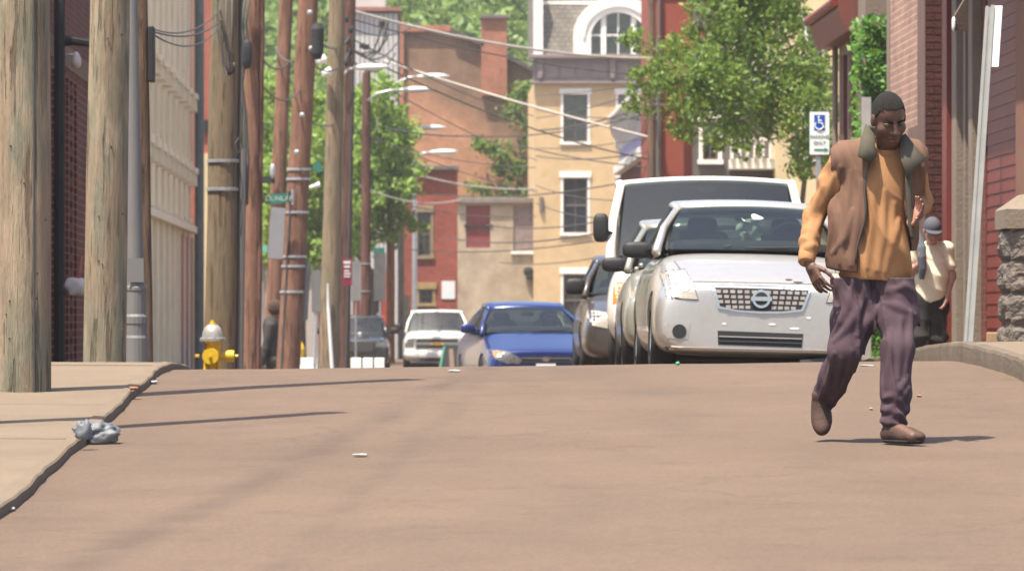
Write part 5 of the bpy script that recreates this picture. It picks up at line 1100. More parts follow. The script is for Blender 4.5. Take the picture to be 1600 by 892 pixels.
fr = dec(root, bvh, 'grille', gr_o, M['chrome'], .010); dec(root, bvh, 'grille_mesh', gr_i, M['dark'], .014, fr, skirt=.008)
rows = [(455, 460), (463, 468), (471, 476), (479, 484)]
for ri, (ya, yb) in enumerate(rows):
    for c_ in range(13):
        xa = 1116 + ri * 2 + c_ * (11.2 - ri * .35); xb2 = xa + 7.4
        if 5 <= c_ <= 7 and ri > 0: continue
        if ri == 3 and (c_ in (0, 12)): continue
        dec(root, bvh, 'grille_cell', loc((xa, ya), (xb2, ya), (xb2, yb), (xa, yb)), bpy.data.materials.get('grille_cell_grey') or mat('grille_cell_grey', (.30, .27, .25), .6, .1), .018, fr, skirt=.004, step=.1)
em = dec(root, bvh, 'emblem', circ(LX(1187), LZ(468), .075, 24), M['chrome'], .026, skirt=.02); dec(root, bvh, 'emblem_inner', circ(LX(1187), LZ(468), .055, 24), M['dark'], .028, em, skirt=.004)
dec(root, bvh, 'emblem_bar', [(LX(1187) - .085, LZ(468) - .017), (LX(1187) + .085, LZ(468) - .017), (LX(1187) + .085, LZ(468) + .017), (LX(1187) - .085, LZ(468) + .017)], M['chrome'], .034, em, skirt=.01)
it = dec(root, bvh, 'lower_intake', loc((1120, 519), (1254, 521), (1252, 543), (1121, 541)), M['dark'], .004)
for ya in (527, 534): dec(root, bvh, 'intake_bar', loc((1122, ya), (1252, ya + 1), (1252, ya + 2.6), (1122, ya + 1.6)), M['silver'] if ya == 527 else M['dash'], .012, it, skirt=.01)
for s_ in (-1, 1):
    pr = [(s_ * .80, .255), (s_ * .80, .385), (s_ * .58, .385), (s_ * .60, .255)]; pr = pr if s_ < 0 else pr[::-1]
    dec(root, bvh, 'fog_recess', pr, M['silver'], .004, skirt=.02); dec(root, bvh, 'fog_lamp_hole', circ(s_ * .668, .315, .058), M['black'], .009, skirt=.01)
dec(root, bvh, 'bumper_lip', [(-.78, .165), (.78, .165), (.78, .185), (-.78, .185)], M['silver'], .022, skirt=.04)
dec(root, bvh, 'hood_gap', [(-.56, .722), (.56, .722), (.56, .728), (-.56, .728)], M['dark'], .002, skirt=.01)
for s_ in (-1, 1):
    g_ = [(s_ * .60, .76), (s_ * .608, .76), (s_ * .69, .96), (s_ * .682, .96)]; dec(root, bvh, 'panel_gap', g_ if s_ < 0 else g_[::-1], M['dark'], .002, skirt=.01)
    g_ = [(s_ * .87, .575), (s_ * .60, .575), (s_ * .60, .581), (s_ * .87, .581)]; dec(root, bvh, 'panel_gap', g_ if s_ < 0 else g_[::-1], M['dark'], .002, skirt=.01)
    g_ = [(s_ * .34, .75), (s_ * .352, .75), (s_ * .42, .95), (s_ * .412, .95)]; dec(root, bvh, 'hood_crease', g_ if s_ < 0 else g_[::-1], M['silver'], .007, skirt=.01)
b = B(); b.obox((.52, .06, .10), Vector((.20, .04, .02)), Vector((0, .03, 0)), Vector((-.01, 0, .025))); b.make('hanging_splash_guard', M['dash'], root, True)
for pts in ([(-.62, 1.05, 1.0), (-.45, .5, .93), (-.33, .2, .88)], [(.62, 1.05, 1.0), (.45, .5, .93), (.33, .2, .88)]): pass
for i, (a, c) in enumerate(((1140, 446), (1232, 436), (1246, 440), (1130, 508), (1205, 507), (1240, 513), (1262, 496))):
    x_, z_ = LX(a), LZ(c); dec(root, bvh, 'paint_chip', circ(x_, z_, .02 + .012 * (i % 3), 7, .009), M['dark'] if i in (1, 2) else M['white'], .003, skirt=.002)
# cloth bundle hanging behind the windscreen
b = B()
for k in range(9): b.blob((.0 + .055 * math.cos(k * 2.4), 2.0 + .03 * math.sin(k * 1.9), 1.13 + .022 * k), (.05, .03, .045), .9, 16, 12)
me = b.make('hanging_cloth', mat('white_cloth', (.5, .56, .48), .9, .2, 14), None); me.parent = None
me.location = root.location; me.rotation_euler = root.rotation_euler
for v in me.data.vertices: v.co += Vector((mnoise.noise(v.co * 14), mnoise.noise(v.co * 14 + Vector((5, 0, 0))), mnoise.noise(v.co * 14 + Vector((0, 7, 0))))) * .05; 
for v in me.data.vertices: v.co.y -= .16; v.co.z += .02; v.co.x -= .0
tag(me, 'white and green cloth bundle hanging behind the silver sedan windscreen', 'cloth')
# ---- grey green sedan behind it ------------------------------------------------
d = 48.0; xc = X(966, d) + .93
S2 = dict(L=4.6, R=.32, st=sedan(4.6, .89, .74, .86, 1.0, 1.02, 1.06, 1.3, 3.7), arches=[(.92, .32), (3.6, .32)], gh=[(1.22, 1.0, .77), (2.05, 1.42, .62), (3.15, 1.44, .60), (4.0, 1.08, .66)], belt=.86, bow=.2, mirror=(1.6, 1.04, .12, .07, .93), crown=.05)
root, bvh, bd = car('parked_car', 'grey green sedan squeezed between the silver sedan and the white van', d, xc, M['greygreen'], S2, zoff=.09, yaw=-1)
hl = [(-.80, .80), (-.60, .76), (-.46, .62), (-.50, .55), (-.76, .60), (-.82, .70)]
for pl in (hl, mirx(hl)): h = dec(root, bvh, 'headlight', pl, M['lamp_lens'], .008); dec(root, bvh, 'turn_lens', [(p[0] * .93 + (-.05 if pl is hl else .05), p[1] * .5 + .36) for p in pl], M['amber'], .010, h, skirt=.005)
for s_ in (-1, 1): f_ = dec(root, bvh, 'fog_lamp', circ(s_ * .69, .335, .065), M['dark'], .004); dec(root, bvh, 'fog_lens', circ(s_ * .69, .335, .045), M['chrome'], .008, f_, skirt=.006)
dec(root, bvh, 'grille', [(-.36, .66), (.36, .66), (.30, .55), (-.30, .55)], M['dark'], .008)
# ---- white van -------------------------------------------------------------------
d = 54.2; xc = X(944, d) + 1.09
SV = dict(L=5.6, R=.37, st=[(0, .92, .42, 1.06, .01), (.06, 1.0, .40, 1.10, .02), (.2, 1.05, .36, 1.14, .03), (.5, 1.07, .34, 1.20, .03), (.8, 1.07, .32, 1.24, .02), (1.0, 1.07, .32, 1.30, .0), (1.8, 1.07, .32, 1.32, .0), (3, 1.07, .32, 1.32, .0), (4.4, 1.07, .32, 1.32, 0), (5.2, 1.05, .34, 1.32, 0), (5.55, 1.03, .4, 1.32, 0), (5.6, .9, .45, 1.28, 0)],
          arches=[(.95, .37), (4.3, .37)], gh=[(.74, 1.28, 1.0), (1.74, 2.12, .92), (5.2, 2.14, .92), (5.5, 1.36, 1.0)], belt=1.04, bow=.14, pil=.05, mirror=(1.05, 1.60, .085, .155, 1.13), crown=.09, arch=.05, seat=1.1, dark_sheet=1.9)
root, bvh, bd = car('parked_van', 'tall white passenger van towering behind the parked sedans', d, xc, M['vanwhite'], SV, yaw=-2.5, zoff=.11, cat='van')
for s_ in (-1, 1):
    tl = [(s_ * 1.0, 1.0), (s_ * 1.0, .76), (s_ * .85, .76), (s_ * .85, 1.0)]; tl = tl if s_ < 0 else tl[::-1]; hd_ = [(s_ * .83, 1.0), (s_ * .83, .76), (s_ * .52, .76), (s_ * .52, 1.0)]; hd_ = hd_ if s_ < 0 else hd_[::-1]
    q = dec(root, bvh, 'headlight', hd_, M['lamp_lens'], .008); dec(root, bvh, 'turn_lens', tl, M['amber'], .008)
g = dec(root, bvh, 'grille', [(-.46, 1.02), (.46, 1.02), (.46, .78), (-.46, .78)], M['dark'], .008)
for k in range(4): dec(root, bvh, 'grille_bar', [(-.46, .82 + .055 * k), (.46, .82 + .055 * k), (.46, .84 + .055 * k), (-.46, .84 + .055 * k)], M['galv'], .014, g, skirt=.01, step=.1)
b = B(); b.blob((0, -.05, .58), (.99, .10, .1), .35, 26, 8); b.make('bumper', M['vanwhite'], root, True, True)
b = B(); b.blob((0, .06, .42), (.95, .09, .08), .35, 22, 8); b.make('bumper_valance', M['dash'], root, True, True)
# ---- dark brown car behind the van ----------------------------------------------
d = 61.5; xc = X(905, d) + .92
S3 = dict(S2); S3['mirror'] = (1.55, 1.10, .12, .10, .92)
root, bvh, bd = car('parked_car', 'dark brown car whose side and mirror show left of the white van', d, xc, M['darkbrown'], S3, zoff=.2, yaw=0)
for pl in (hl, mirx(hl)): dec(root, bvh, 'headlight', pl, M['lamp_lens'], .008)
dec(root, bvh, 'grille', [(-.36, .66), (.36, .66), (.30, .55), (-.30, .55)], M['dark'], .008)
# ---- blue sedan ------------------------------------------------------------------
d = 79.0; k_ = F / d; xc = X(853, d)
SB = dict(L=4.6, R=.32, st=sedan(4.6, .885, .70, .80, .98, 1.0, 1.05, 1.25, 3.7), arches=[(.92, .32), (3.6, .32)], gh=[(1.15, .98, .77), (2.1, 1.37, .58), (3.1, 1.40, .57), (4.0, 1.06, .66)], belt=.855, bow=.22, mirror=(1.55, 1.05, .12, .075, 1.0), mm=M['blue'], crown=.05)
root, bvh, bd = car('blue_car', 'bright blue sedan with driver heading up the street beyond the crest', d, xc, M['blue'], SB, yaw=6.5, zoff=-.0)
hlb = [(-.84, .72), (-.60, .70), (-.36, .57), (-.40, .50), (-.60, .50), (-.78, .58)]
for pl in (hlb, mirx(hlb)):
    h = dec(root, bvh, 'headlight', pl, bpy.data.materials.get('clear_lamp') or mat('clear_lamp', (.12, .12, .115), .15, .2, 12, spec=.7), .008); s_ = 1 if pl[0][0] > 0 else -1
    dec(root, bvh, 'turn_lens', circ(s_ * .73, .645, .055, 12), M['amber'], .012, h, skirt=.004); dec(root, bvh, 'lamp_reflector', circ(s_ * .52, .56, .05, 12), M['chrome'], .012, h, skirt=.004)
g = dec(root, bvh, 'grille', [(-.40, .60), (.40, .60), (.42, .52), (-.42, .52)], M['dark'], .008); dec(root, bvh, 'grille_bar', [(-.38, .575), (.38, .575), (.38, .59), (-.38, .59)], M['chrome'], .014, g, skirt=.008)
dec(root, bvh, 'emblem', circ(0, .565, .055, 16, .04), M['chrome'], .02); dec(root, bvh, 'lower_intake', [(-.5, .42), (.5, .42), (.42, .30), (-.42, .30)], M['dark'], .006)
dec(root, bvh, 'number_plate', [(-.15, .36), (.15, .36), (.15, .50), (-.15, .50)], M['signwhite'], .016)
blue_root = root
# ---- white pickup ------------------------------------------------------------------
d = 152.0; xc = X(683, d)
SP = dict(L=5.8, R=.40, st=[(0, .90, .42, 1.10, .01), (.05, .97, .40, 1.16, .02), (.2, 1.0, .38, 1.2, .03), (.5, 1.01, .38, 1.22, .04), (1.0, 1.01, .38, 1.25, .04), (1.45, 1.01, .38, 1.28, .02), (2.2, 1.01, .38, 1.28, 0), (3.2, 1.01, .38, 1.28, 0), (3.7, 1.01, .38, 1.28, 0), (5.2, 1.0, .4, 1.28, 0), (5.7, .99, .45, 1.28, 0), (5.8, .95, .5, 1.2, 0)],
          arches=[(1.0, .40), (4.6, .40)], gh=[(1.35, 1.26, .88), (1.95, 1.84, .72), (3.4, 1.84, .72), (3.7, 1.30, .86)], belt=.98, bow=.14, mirror=(1.75, 1.40, .12, .09, 1.14), crown=.05, arch=.03)
root, bvh, bd = car('pickup_truck', 'white pickup truck with a gold badge far down the street', d, xc, M['truckwhite'], SP, cat='pickup truck', zoff=-.12)
for s_ in (-1, 1):
    q = [(s_ * .95, 1.06), (s_ * .95, .80), (s_ * .68, .80), (s_ * .66, 1.06)]; dec(root, bvh, 'headlight', q if s_ < 0 else q[::-1], bpy.data.materials['clear_lamp'], .008)
g = dec(root, bvh, 'grille', [(-.64, 1.06), (.64, 1.06), (.64, .74), (-.64, .74)], M['chrome'], .008)
for z_ in (.78, .95): dec(root, bvh, 'grille_mesh', [(-.6, z_), (.6, z_), (.6, z_ + .09), (-.6, z_ + .09)], M['dark'], .012, g, skirt=.004)
dec(root, bvh, 'emblem', [(-.19, .885), (-.07, .885), (-.06, .86), (.06, .86), (.07, .885), (.19, .885), (.19, .935), (.07, .935), (.06, .96), (-.06, .96), (-.07, .935), (-.19, .935)], mat('gold_badge', (.7, .42, .06), .3, .05), .02)
b = B(); b.blob((0, -.06, .58), (1.0, .1, .11), .35, 24, 8); bp = b.make('bumper', M['truckwhite'], root, True, True)
b = B(); b.box(-.5, .5, -.17, -.1, .40, .50); b.make('lower_intake', M['dark'], root, True)
# ---- black car ----------------------------------------------------------------------
d = 146.0; xc = X(556, d)
SK = dict(L=4.8, R=.36, st=[(0, .84, .36, 1.0, .01), (.05, .92, .34, 1.05, .02), (.2, .95, .3, 1.08, .03), (.5, .96, .3, 1.12, .04), (1.0, .96, .3, 1.16, .04), (1.35, .96, .3, 1.18, .02), (2.1, .96, .3, 1.18, 0), (3.2, .96, .3, 1.18, 0), (4.0, .96, .3, 1.18, 0), (4.5, .95, .32, 1.18, 0), (4.75, .94, .36, 1.15, 0), (4.8, .88, .42, 1.1, 0)],
          arches=[(.95, .36), (3.8, .36)], gh=[(1.25, 1.16, .84), (1.85, 1.66, .68), (4.2, 1.68, .68), (4.7, 1.2, .82)], belt=.93, bow=.16, mirror=(1.6, 1.30, .13, .09, 1.08), crown=.05, arch=.04)
root, bvh, bd = car('black_car', 'black sport utility car half hidden behind the dark cable poles', d, xc, M['blackpaint'], SK, zoff=-.1)
for s_ in (-1, 1):
    q = [(s_ * .88, .98), (s_ * .88, .84), (s_ * .56, .84), (s_ * .56, .98)]; dec(root, bvh, 'headlight', q if s_ < 0 else q[::-1], bpy.data.materials['clear_lamp'], .008)
dec(root, bvh, 'grille', [(-.5, .98), (.5, .98), (.46, .72), (-.46, .72)], M['dash'], .008)
b = B(); b.blob((.1, .95, 1.22), (.05, .02, .04), .8); b.make('dash_toy', M['signwhite'], root, True)
for s_ in (-1, 1): b = B(); b.tube([(s_ * .6, 1.95, 1.75), (s_ * .6, 2.1, 1.78), (s_ * .6, 4.0, 1.79), (s_ * .6, 4.15, 1.76)], .02, 6); b.make('roof_bar', M['galv'], root, True)
# ================================================================== PEOPLE (distance-field bodies turned into meshes)
class SDF:
    def __init__(s, lo, hi, h):
        s.lo = np.array(lo, float); s.h = h; s.n = np.ceil((np.array(hi) - s.lo) / h).astype(int) + 1
        s.f = np.full(s.n, .08, np.float32)
    def _sub(s, lo, hi):
        a = np.maximum(np.floor((lo - s.lo) / s.h).astype(int), 0); c = np.minimum(np.ceil((hi - s.lo) / s.h).astype(int) + 1, s.n)
        if (c <= a).any(): return None, None
        sl_ = tuple(slice(i, j) for i, j in zip(a, c))
        g = [s.lo[k] + s.h * np.arange(a[k], c[k]) for k in range(3)]
        return sl_, np.meshgrid(*g, indexing='ij')
    def _mix(s, sl_, d, k, op):
        f = s.f[sl_]
        if op == 'add':
            if k > 0: q = np.clip(.5 + .5 * (f - d) / k, 0, 1); s.f[sl_] = f * (1 - q) + d * q - k * q * (1 - q)
            else: s.f[sl_] = np.minimum(f, d)
        else:
            if k > 0: q = np.clip(.5 - .5 * (f + d) / k, 0, 1); s.f[sl_] = f * (1 - q) - d * q + k * q * (1 - q)
            else: s.f[sl_] = np.maximum(f, -d)
    def cone(s, a, b, ra, rb, k=.02, sq=(1, 1, 1), op='add'):
        """round cone from a to b; sq squeezes the radii along x, y, z"""
        a = np.array(a, float); b = np.array(b, float); sq = np.array(sq, float); m = max(ra, rb) * sq.max() + k + .06
        sl_, g = s._sub(np.minimum(a, b) - m, np.maximum(a, b) + m)
        if sl_ is None: return s
        p = [(g[i] - a[i]) / sq[i] for i in range(3)]; v = (b - a) / sq; L = max((v * v).sum(), 1e-9)
        t_ = np.clip((p[0] * v[0] + p[1] * v[1] + p[2] * v[2]) / L, 0, 1)
        d = np.sqrt(sum((p[i] - t_ * v[i]) ** 2 for i in range(3))) - (ra + (rb - ra) * t_)
        s._mix(sl_, (d * sq.min()).astype(np.float32), k, op); return s
    def ell(s, c, r, k=.02, rot=None, op='add'):
        c = np.array(c, float); r = np.array(r, float); m = r.max() + k + .06; sl_, g = s._sub(c - m, c + m)
        if sl_ is None: return s
        p = [g[i] - c[i] for i in range(3)]
        if rot is not None: R = np.array(rot).T; p = [R[i][0] * p[0] + R[i][1] * p[1] + R[i][2] * p[2] for i in range(3)]
        k0 = np.sqrt(sum((p[i] / r[i]) ** 2 for i in range(3))); k1 = np.sqrt(sum((p[i] / r[i] ** 2) ** 2 for i in range(3))) + 1e-9
        s._mix(sl_, (k0 * (k0 - 1) / k1).astype(np.float32), k, op); return s
    def grid(s): return np.meshgrid(*[s.lo[k] + s.h * np.arange(s.n[k]) for k in range(3)], indexing='ij')
    def chain(s, pts, k=.03, sq=(1, 1, 1), op='add'):
        for (a, ra), (b, rb) in zip(pts[:-1], pts[1:]): s.cone(a, b, ra, rb, k, sq, op)
        return s
    def ridge(s, pts, r=.014, k=.03, sink=.5):
        """a cloth fold laid on the front of the shape; pts are (x, z)"""
        P_ = []
        for i in range(len(pts) - 1):
            for t_ in np.linspace(0, 1, 5)[:-1 if i < len(pts) - 2 else 5]: P_.append((pts[i][0] + (pts[i + 1][0] - pts[i][0]) * t_, pts[i][1] + (pts[i + 1][1] - pts[i][1]) * t_))
        f0 = s.f; out = []
        for x, z in P_:
            i, j = int(round((x - s.lo[0]) / s.h)), int(round((z - s.lo[2]) / s.h))
            if not (0 <= i < s.n[0] and 0 <= j < s.n[2]): continue
            c = np.argwhere(f0[i, :, j] < 0)
            if len(c): out.append((x, s.lo[1] + s.h * c[0][0] + r * sink, z))
        n = len(out)
        if n < 3: return s
        for _ in range(3): out = [out[0]] + [(out[i][0], (out[i - 1][1] + out[i][1] * 2 + out[i + 1][1]) / 4, out[i][2]) for i in range(1, n - 1)] + [out[-1]]
        m = np.array(out); sl_, g = s._sub(m.min(0) - r - k - .02, m.max(0) + r + k + .02)
        d = np.full(s.f[sl_].shape, .5)
        for i in range(n - 1):
            A, Bq = m[i], m[i + 1]; v = Bq - A; L = max((v * v).sum(), 1e-9); t_ = np.clip(sum((g[c] - A[c]) * v[c] for c in range(3)) / L, 0, 1)
            w_ = r * (.25 + .75 * np.sin(np.pi * (i + t_) / (n - 1))); d = np.minimum(d, np.sqrt(sum((g[c] - A[c] - t_ * v[c]) ** 2 for c in range(3))) - w_)
        s._mix(sl_, d.astype(np.float32), k, 'add')
        return s
    def mesh(s, name):
        f = s.f.copy(); f[0] = f[-1] = .05; f[:, 0] = f[:, -1] = .05; f[:, :, 0] = f[:, :, -1] = .05
        ins = f < 0; nx, ny, nz = f.shape
        cnt = np.zeros((nx - 1, ny - 1, nz - 1), np.int8)
        for i in (0, 1):
            for j in (0, 1):
                for k in (0, 1): cnt += ins[i:nx - 1 + i, j:ny - 1 + j, k:nz - 1 + k]
        act = (cnt > 0) & (cnt < 8); idx = np.argwhere(act); vid = np.full(act.shape, -1, np.int64); vid[tuple(idx.T)] = np.arange(len(idx))
        co = np.zeros((len(idx), 3)); w_ = np.zeros(len(idx)); cr = [(i, j, k) for i in (0, 1) for j in (0, 1) for k in (0, 1)]
        val = {c: f[idx[:, 0] + c[0], idx[:, 1] + c[1], idx[:, 2] + c[2]] for c in cr}
        for c in cr:
            for ax in range(3):
                if c[ax] == 0:
                    e = list(c); e[ax] = 1; e = tuple(e); va, vb = val[c], val[e]; m = (va < 0) != (vb < 0)
                    t_ = np.where(m, va / np.where(m, va - vb, 1), 0); p = np.array(c, float) + t_[:, None] * (np.array(e) - np.array(c)); co[m] += p[m]; w_[m] += 1
        V = s.lo + s.h * (idx + co / w_[:, None]); Q = []
        for ax in range(3):
            u, v = (ax + 1) % 3, (ax + 2) % 3; a = [slice(None)] * 3; b = [slice(None)] * 3; a[ax] = slice(0, -1); b[ax] = slice(1, None)
            A, Bb = ins[tuple(a)], ins[tuple(b)]; ed = np.argwhere(A != Bb); ed = ed[(ed[:, u] > 0) & (ed[:, v] > 0) & (ed[:, u] < f.shape[u] - 1) & (ed[:, v] < f.shape[v] - 1)]
            fl = A[tuple(ed.T)]; q = []
            for du, dv in ((1, 1), (0, 1), (0, 0), (1, 0)): e = ed.copy(); e[:, u] -= du; e[:, v] -= dv; q.append(vid[tuple(e.T)])
            q = np.stack(q, 1); q[~fl] = q[~fl][:, ::-1]; Q.append(q)
        Q = np.concatenate(Q); Q = Q[(Q >= 0).all(1)]
        return npmesh(name, V, Q)
def wave(g, amp, freq, seed, warp=.5):
    x, y, z = g; fx, fy, fz = freq
    w1 = np.sin(x * fx * .5 + y * fy * .37 + seed) * warp + np.sin(z * fz * .43 + seed * 2.1) * warp
    sn = lambda q: 2.6 * np.abs(np.sin(q * .5)) ** .8 - 1.5
    return amp * (sn(x * fx + y * fy + z * fz + 3 * w1 + seed) + .5 * sn(1.9 * (x * fx - y * fy * .6 + z * fz * 1.2) + 4 * w1 + seed * 1.7))
def rotm(rx, ry, rz): return np.array(Matrix.Rotation(math.radians(rz), 3, 'Z') @ Matrix.Rotation(math.radians(ry), 3, 'Y') @ Matrix.Rotation(math.radians(rx), 3, 'X'))
def head(F_, c, R, s=1.0, hatless=True):
    """adds a head to the field; c = centre, R = rotation (faces -y)"""
    q = lambda x, y, z: np.array(c) + R @ (np.array([x, y, z]) * s)
    F_.ell(q(0, .015, .03), np.array([.076, .096, .098]) * s, .02, R); F_.ell(q(0, -.012, -.045), np.array([.062, .074, .082]) * s, .03, R)
    F_.ell(q(0, -.055, -.098), np.array([.034, .028, .026]) * s, .025, R)               # chin
    for sx_ in (-1, 1):
        F_.ell(q(sx_ * .045, -.052, -.025), np.array([.026, .025, .026]) * s, .025, R)      # cheek bones
        F_.ell(q(sx_ * .032, -.079, .012), np.array([.022, .014, .013]) * s, .012, R, 'sub')  # eye sockets
        F_.ell(q(sx_ * .032, -.066, .010), np.array([.017, .014, .012]) * s, .004, R)       # lids
        F_.ell(q(sx_ * .079, .012, -.005), np.array([.012, .022, .034]) * s, .008, R)       # ears
        F_.ell(q(sx_ * .015, -.092, -.030), np.array([.012, .012, .010]) * s, .008, R)      # nostrils
    F_.cone(q(0, -.080, .018), q(0, -.104, -.026), .010 * s, .014 * s, .014)
    F_.ell(q(0, -.086, -.060), np.array([.027, .010, .008]) * s, .006, R); F_.ell(q(0, -.084, -.073), np.array([.024, .011, .009]) * s, .006, R)
    F_.ell(q(0, -.096, -.0665), np.array([.024, .007, .0025]) * s, .002, R, 'sub')
def hand(F_, wrist, palm_c, Rm, s=1.0, curl=(20, 30, 20), thumb=(1, 40), spread=7):
    """Rm columns: x across the palm (towards the thumb), y palm normal (back of hand), z finger direction"""
    Rm = np.array(Rm); q = lambda x, y, z: np.array(palm_c) + Rm @ (np.array([x, y, z]) * s)
    F_.cone(wrist, q(0, 0, -.03), .026 * s, .027 * s, .015)
    for x in (-.026, -.009, .009, .026): F_.cone(q(x * .7, 0, -.035), q(x, 0, .035), .015 * s, .012 * s, .012)
    for i, (x, L) in enumerate(((-.030, .062), (-.010, .078), (.011, .083), (.031, .074))):
        p = q(x, 0, .042); a = 0; yawr = math.radians(spread * (i - 1.5) * .8)
        for j, (f_, r_) in enumerate(((.46, .0095), (.31, .0085), (.23, .0075))):
            a += math.radians(curl[j] * (1.15 - .1 * i)); dv = Rm @ np.array([math.sin(yawr), -math.sin(a), math.cos(a)]); e = p + dv * L * f_ * s
            F_.cone(p, e, r_ * s, r_ * .92 * s, .003); p = e
    p = q(.030, -.006, -.020); a = math.radians(thumb[1])
    for L, r_ in ((.040, .0125), (.032, .0105), (.026, .009)):
        dv = Rm @ np.array([math.sin(a), -.35, math.cos(a)]); dv /= np.linalg.norm(dv); e = p + dv * L * s; F_.cone(p, e, r_ * s, r_ * .92 * s, .006); p = e; a -= math.radians(14)
def skinmat(name, c, c2): return mat(name, c, .55, .1, 7, c2=c2, bump=.15, bscale=60, spec=.4)
def clothmat(name, c, var=.12, sc_=5, bump=.25): return mat(name, c, .9, var, sc_, bump=bump, bscale=180, spec=.15, bdist=.004)
def frame(z, y):   # orthonormal columns from finger direction z and back-of-hand normal y
    z = Vector(z).normalized(); y = Vector(y); y = (y - z * y.dot(z)).normalized(); x = y.cross(z); return np.array([[x.x, y.x, z.x], [x.y, y.y, z.y], [x.z, y.z, z.z]])
# ---------------------------------------------------------------- walking man in vest and tan jumper
d1 = 26.55; kx = F / d1; ox = X(1350, d1); oz = road_z(ox, d1)
man = thing('person', 'man in brown padded vest, tan jumper and purple grey trousers walking on the road', 'person', (ox, d1, oz))
gy = 500 + (CZ - oz) * F / d1                     # pixel row of the ground under him
q1 = lambda px, py, y=0.: (((px - 1350) / kx), y, (gy - py) / kx)
hipR, hipL = q1(1338, 432, .02), q1(1394, 432, -.01)
kneR, ankR, toeR = q1(1319, 548, -.06), q1(1291, 632, .24), q1(1289, 672, .15)
kneL, ankL, toeL = q1(1402, 545, -.16), q1(1388, 664, -.20), q1(1416, 680, -.36)
pel = q1(1366, 415, .01); che = q1(1372, 290, .0); nck = q1(1384, 238, -.03); hed = q1(1386, 188, -.115)
shR, shL = q1(1319, 252, .01), q1(1428, 250, .01)
elR, wrR = q1(1272, 342, .07), q1(1259, 404, -.07)
elL, wrL = q1(1441, 312, .15), q1(1431, 335, -.10)
RH = rotm(31, -6, 14)
SKIN = skinmat('dark_skin', (.105, .052, .033), (.075, .036, .024))
H = .0045
Fb = SDF((-.46, -.5, -.02), (.46, .42, 1.84), H)
Fb.cone(pel, che, .11, .145, .05, (1, .66, 1)); Fb.cone(che, q1(1380, 262, 0), .15, .12, .05, (1, .65, 1)); Fb.cone(shR, shL, .055, .055, .05)
Fb.cone(nck, (hed[0], hed[1] + .02, hed[2] - .05), .058, .056, .03)
head(Fb, hed, RH, 1.02)
Fb.chain([(shR, .06), (elR, .045), (wrR, .03)], .03); Fb.chain([(shL, .06), (elL, .045), (wrL, .03)], .03)
Fb.chain([(hipR, .08), (kneR, .058), (ankR, .042)], .03); Fb.chain([(hipL, .08), (kneL, .058), (ankL, .042)], .03)
Fb.cone(ankR, toeR, .04, .03, .02); Fb.cone(ankL, toeL, .04, .03, .02)
pr_ = q1(1270, 428, -.10); hand(Fb, wrR, pr_, frame((.07, -.06, -.16), (-.55, -.55, -.1)), 1.02, (18, 26, 16), (1, 34))
pl_ = q1(1424, 342, -.155); hand(Fb, wrL, pl_, frame((.08, -.10, .17), (.75, .45, -.35)), 1.0, (10, 12, 10), (1, 52), 10)
body = link('body', Fb.mesh('man_body'), SKIN, man, True, True)
me_ = body.data; me_.materials.append(skinmat('palm_skin', (.34, .175, .125), (.27, .135, .095)))
nf = len(me_.polygons); ce = np.zeros(nf * 3, np.float32); no = np.zeros(nf * 3, np.float32); me_.polygons.foreach_get('center', ce); me_.polygons.foreach_get('normal', no); ce = ce.reshape(-1, 3); no = no.reshape(-1, 3); mi = np.zeros(nf, np.int32)
for pc_, fr_ in ((pr_, frame((.07, -.06, -.16), (-.55, -.55, -.1))), (pl_, frame((.08, -.10, .17), (.75, .45, -.35)))):
    mi[(np.linalg.norm(ce - np.array(pc_), axis=1) < .15) & ((no @ (-fr_[:, 1])) > .15)] = 1
me_.polygons.foreach_set('material_index', mi)
# features: eyes, brows, lips, hair, beard
hq = lambda x, y, z: Vector(np.array(hed) + RH @ (np.array([x, y, z]) * 1.02))
Rm_ = Matrix([list(r_) for r_ in RH])
for sx_ in (-1, 1):
    b = B(); b.blob(hq(sx_ * .032, -.0765, .0085), (.011, .005, .0026), 1, 12, 8, Rm_); e = b.make('eye', mat('dark_eye', (.04, .03, .026), .3, .05) if sx_ < 0 else bpy.data.materials['dark_eye'], man, True, True)  # eyeball coloured nearly black to read as a dark slit
    b = B(); b.blob(hq(sx_ * .032, -.0815, .0075), (.005, .003, .004), 1, 10, 6, Rm_); b.make('pupil', M['black'], e, True, True)
    b = B(); b.tube([hq(sx_ * .013, -.0865, .026), hq(sx_ * .034, -.083, .032), hq(sx_ * .056, -.068, .027)], [.005, .006, .003], 6); b.make('eyebrow', bpy.data.materials.get('brow_hair') or mat('brow_hair', (.012, .01, .009), 1.0, .2, 60, spec=.0), man, True, True)
b = B(); b.tube([hq(sx_ * .0, -.0, .0) if 0 else hq(x_, -.0945 + 6 * x_ * x_, -.0705 - 11 * x_ * x_) for x_ in (-.024, -.016, -.008, 0, .008, .016, .024)], [.002, .004, .0055, .006, .0055, .004, .002], 8); b.make('lips', mat('lips', (.13, .06, .046), .55, .1), man, True, True)
Fh = SDF(np.array(hed) - .16, np.array(hed) + .18, .0045); Fh.ell(hq(0, .017, .032), np.array([.080, .101, .103]) * 1.02, 0, RH)
g = Fh.grid(); L_ = [g[i] - hed[i] for i in range(3)]; Ri = RH.T / 1.02; lx, ly, lz = [Ri[i][0] * L_[0] + Ri[i][1] * L_[1] + Ri[i][2] * L_[2] for i in range(3)]
line = np.where(ly < -.03, .085 - .25 * np.abs(lx) * (np.abs(lx) > .05), np.where(ly < .02, -.0 + (-(ly + .0)) * 2.2, -.055)) 
Fh.f = np.maximum(Fh.f, (line - lz).astype(np.float32) * .7) + (.0025 * np.sin(g[0] * 420) * np.sin(g[1] * 410) * np.sin(g[2] * 430)).astype(np.float32)
link('hair', Fh.mesh('hair'), mat('black_hair', (.014, .011, .010), .9, .3, 80, bump=.8, bscale=220), man, True, True)
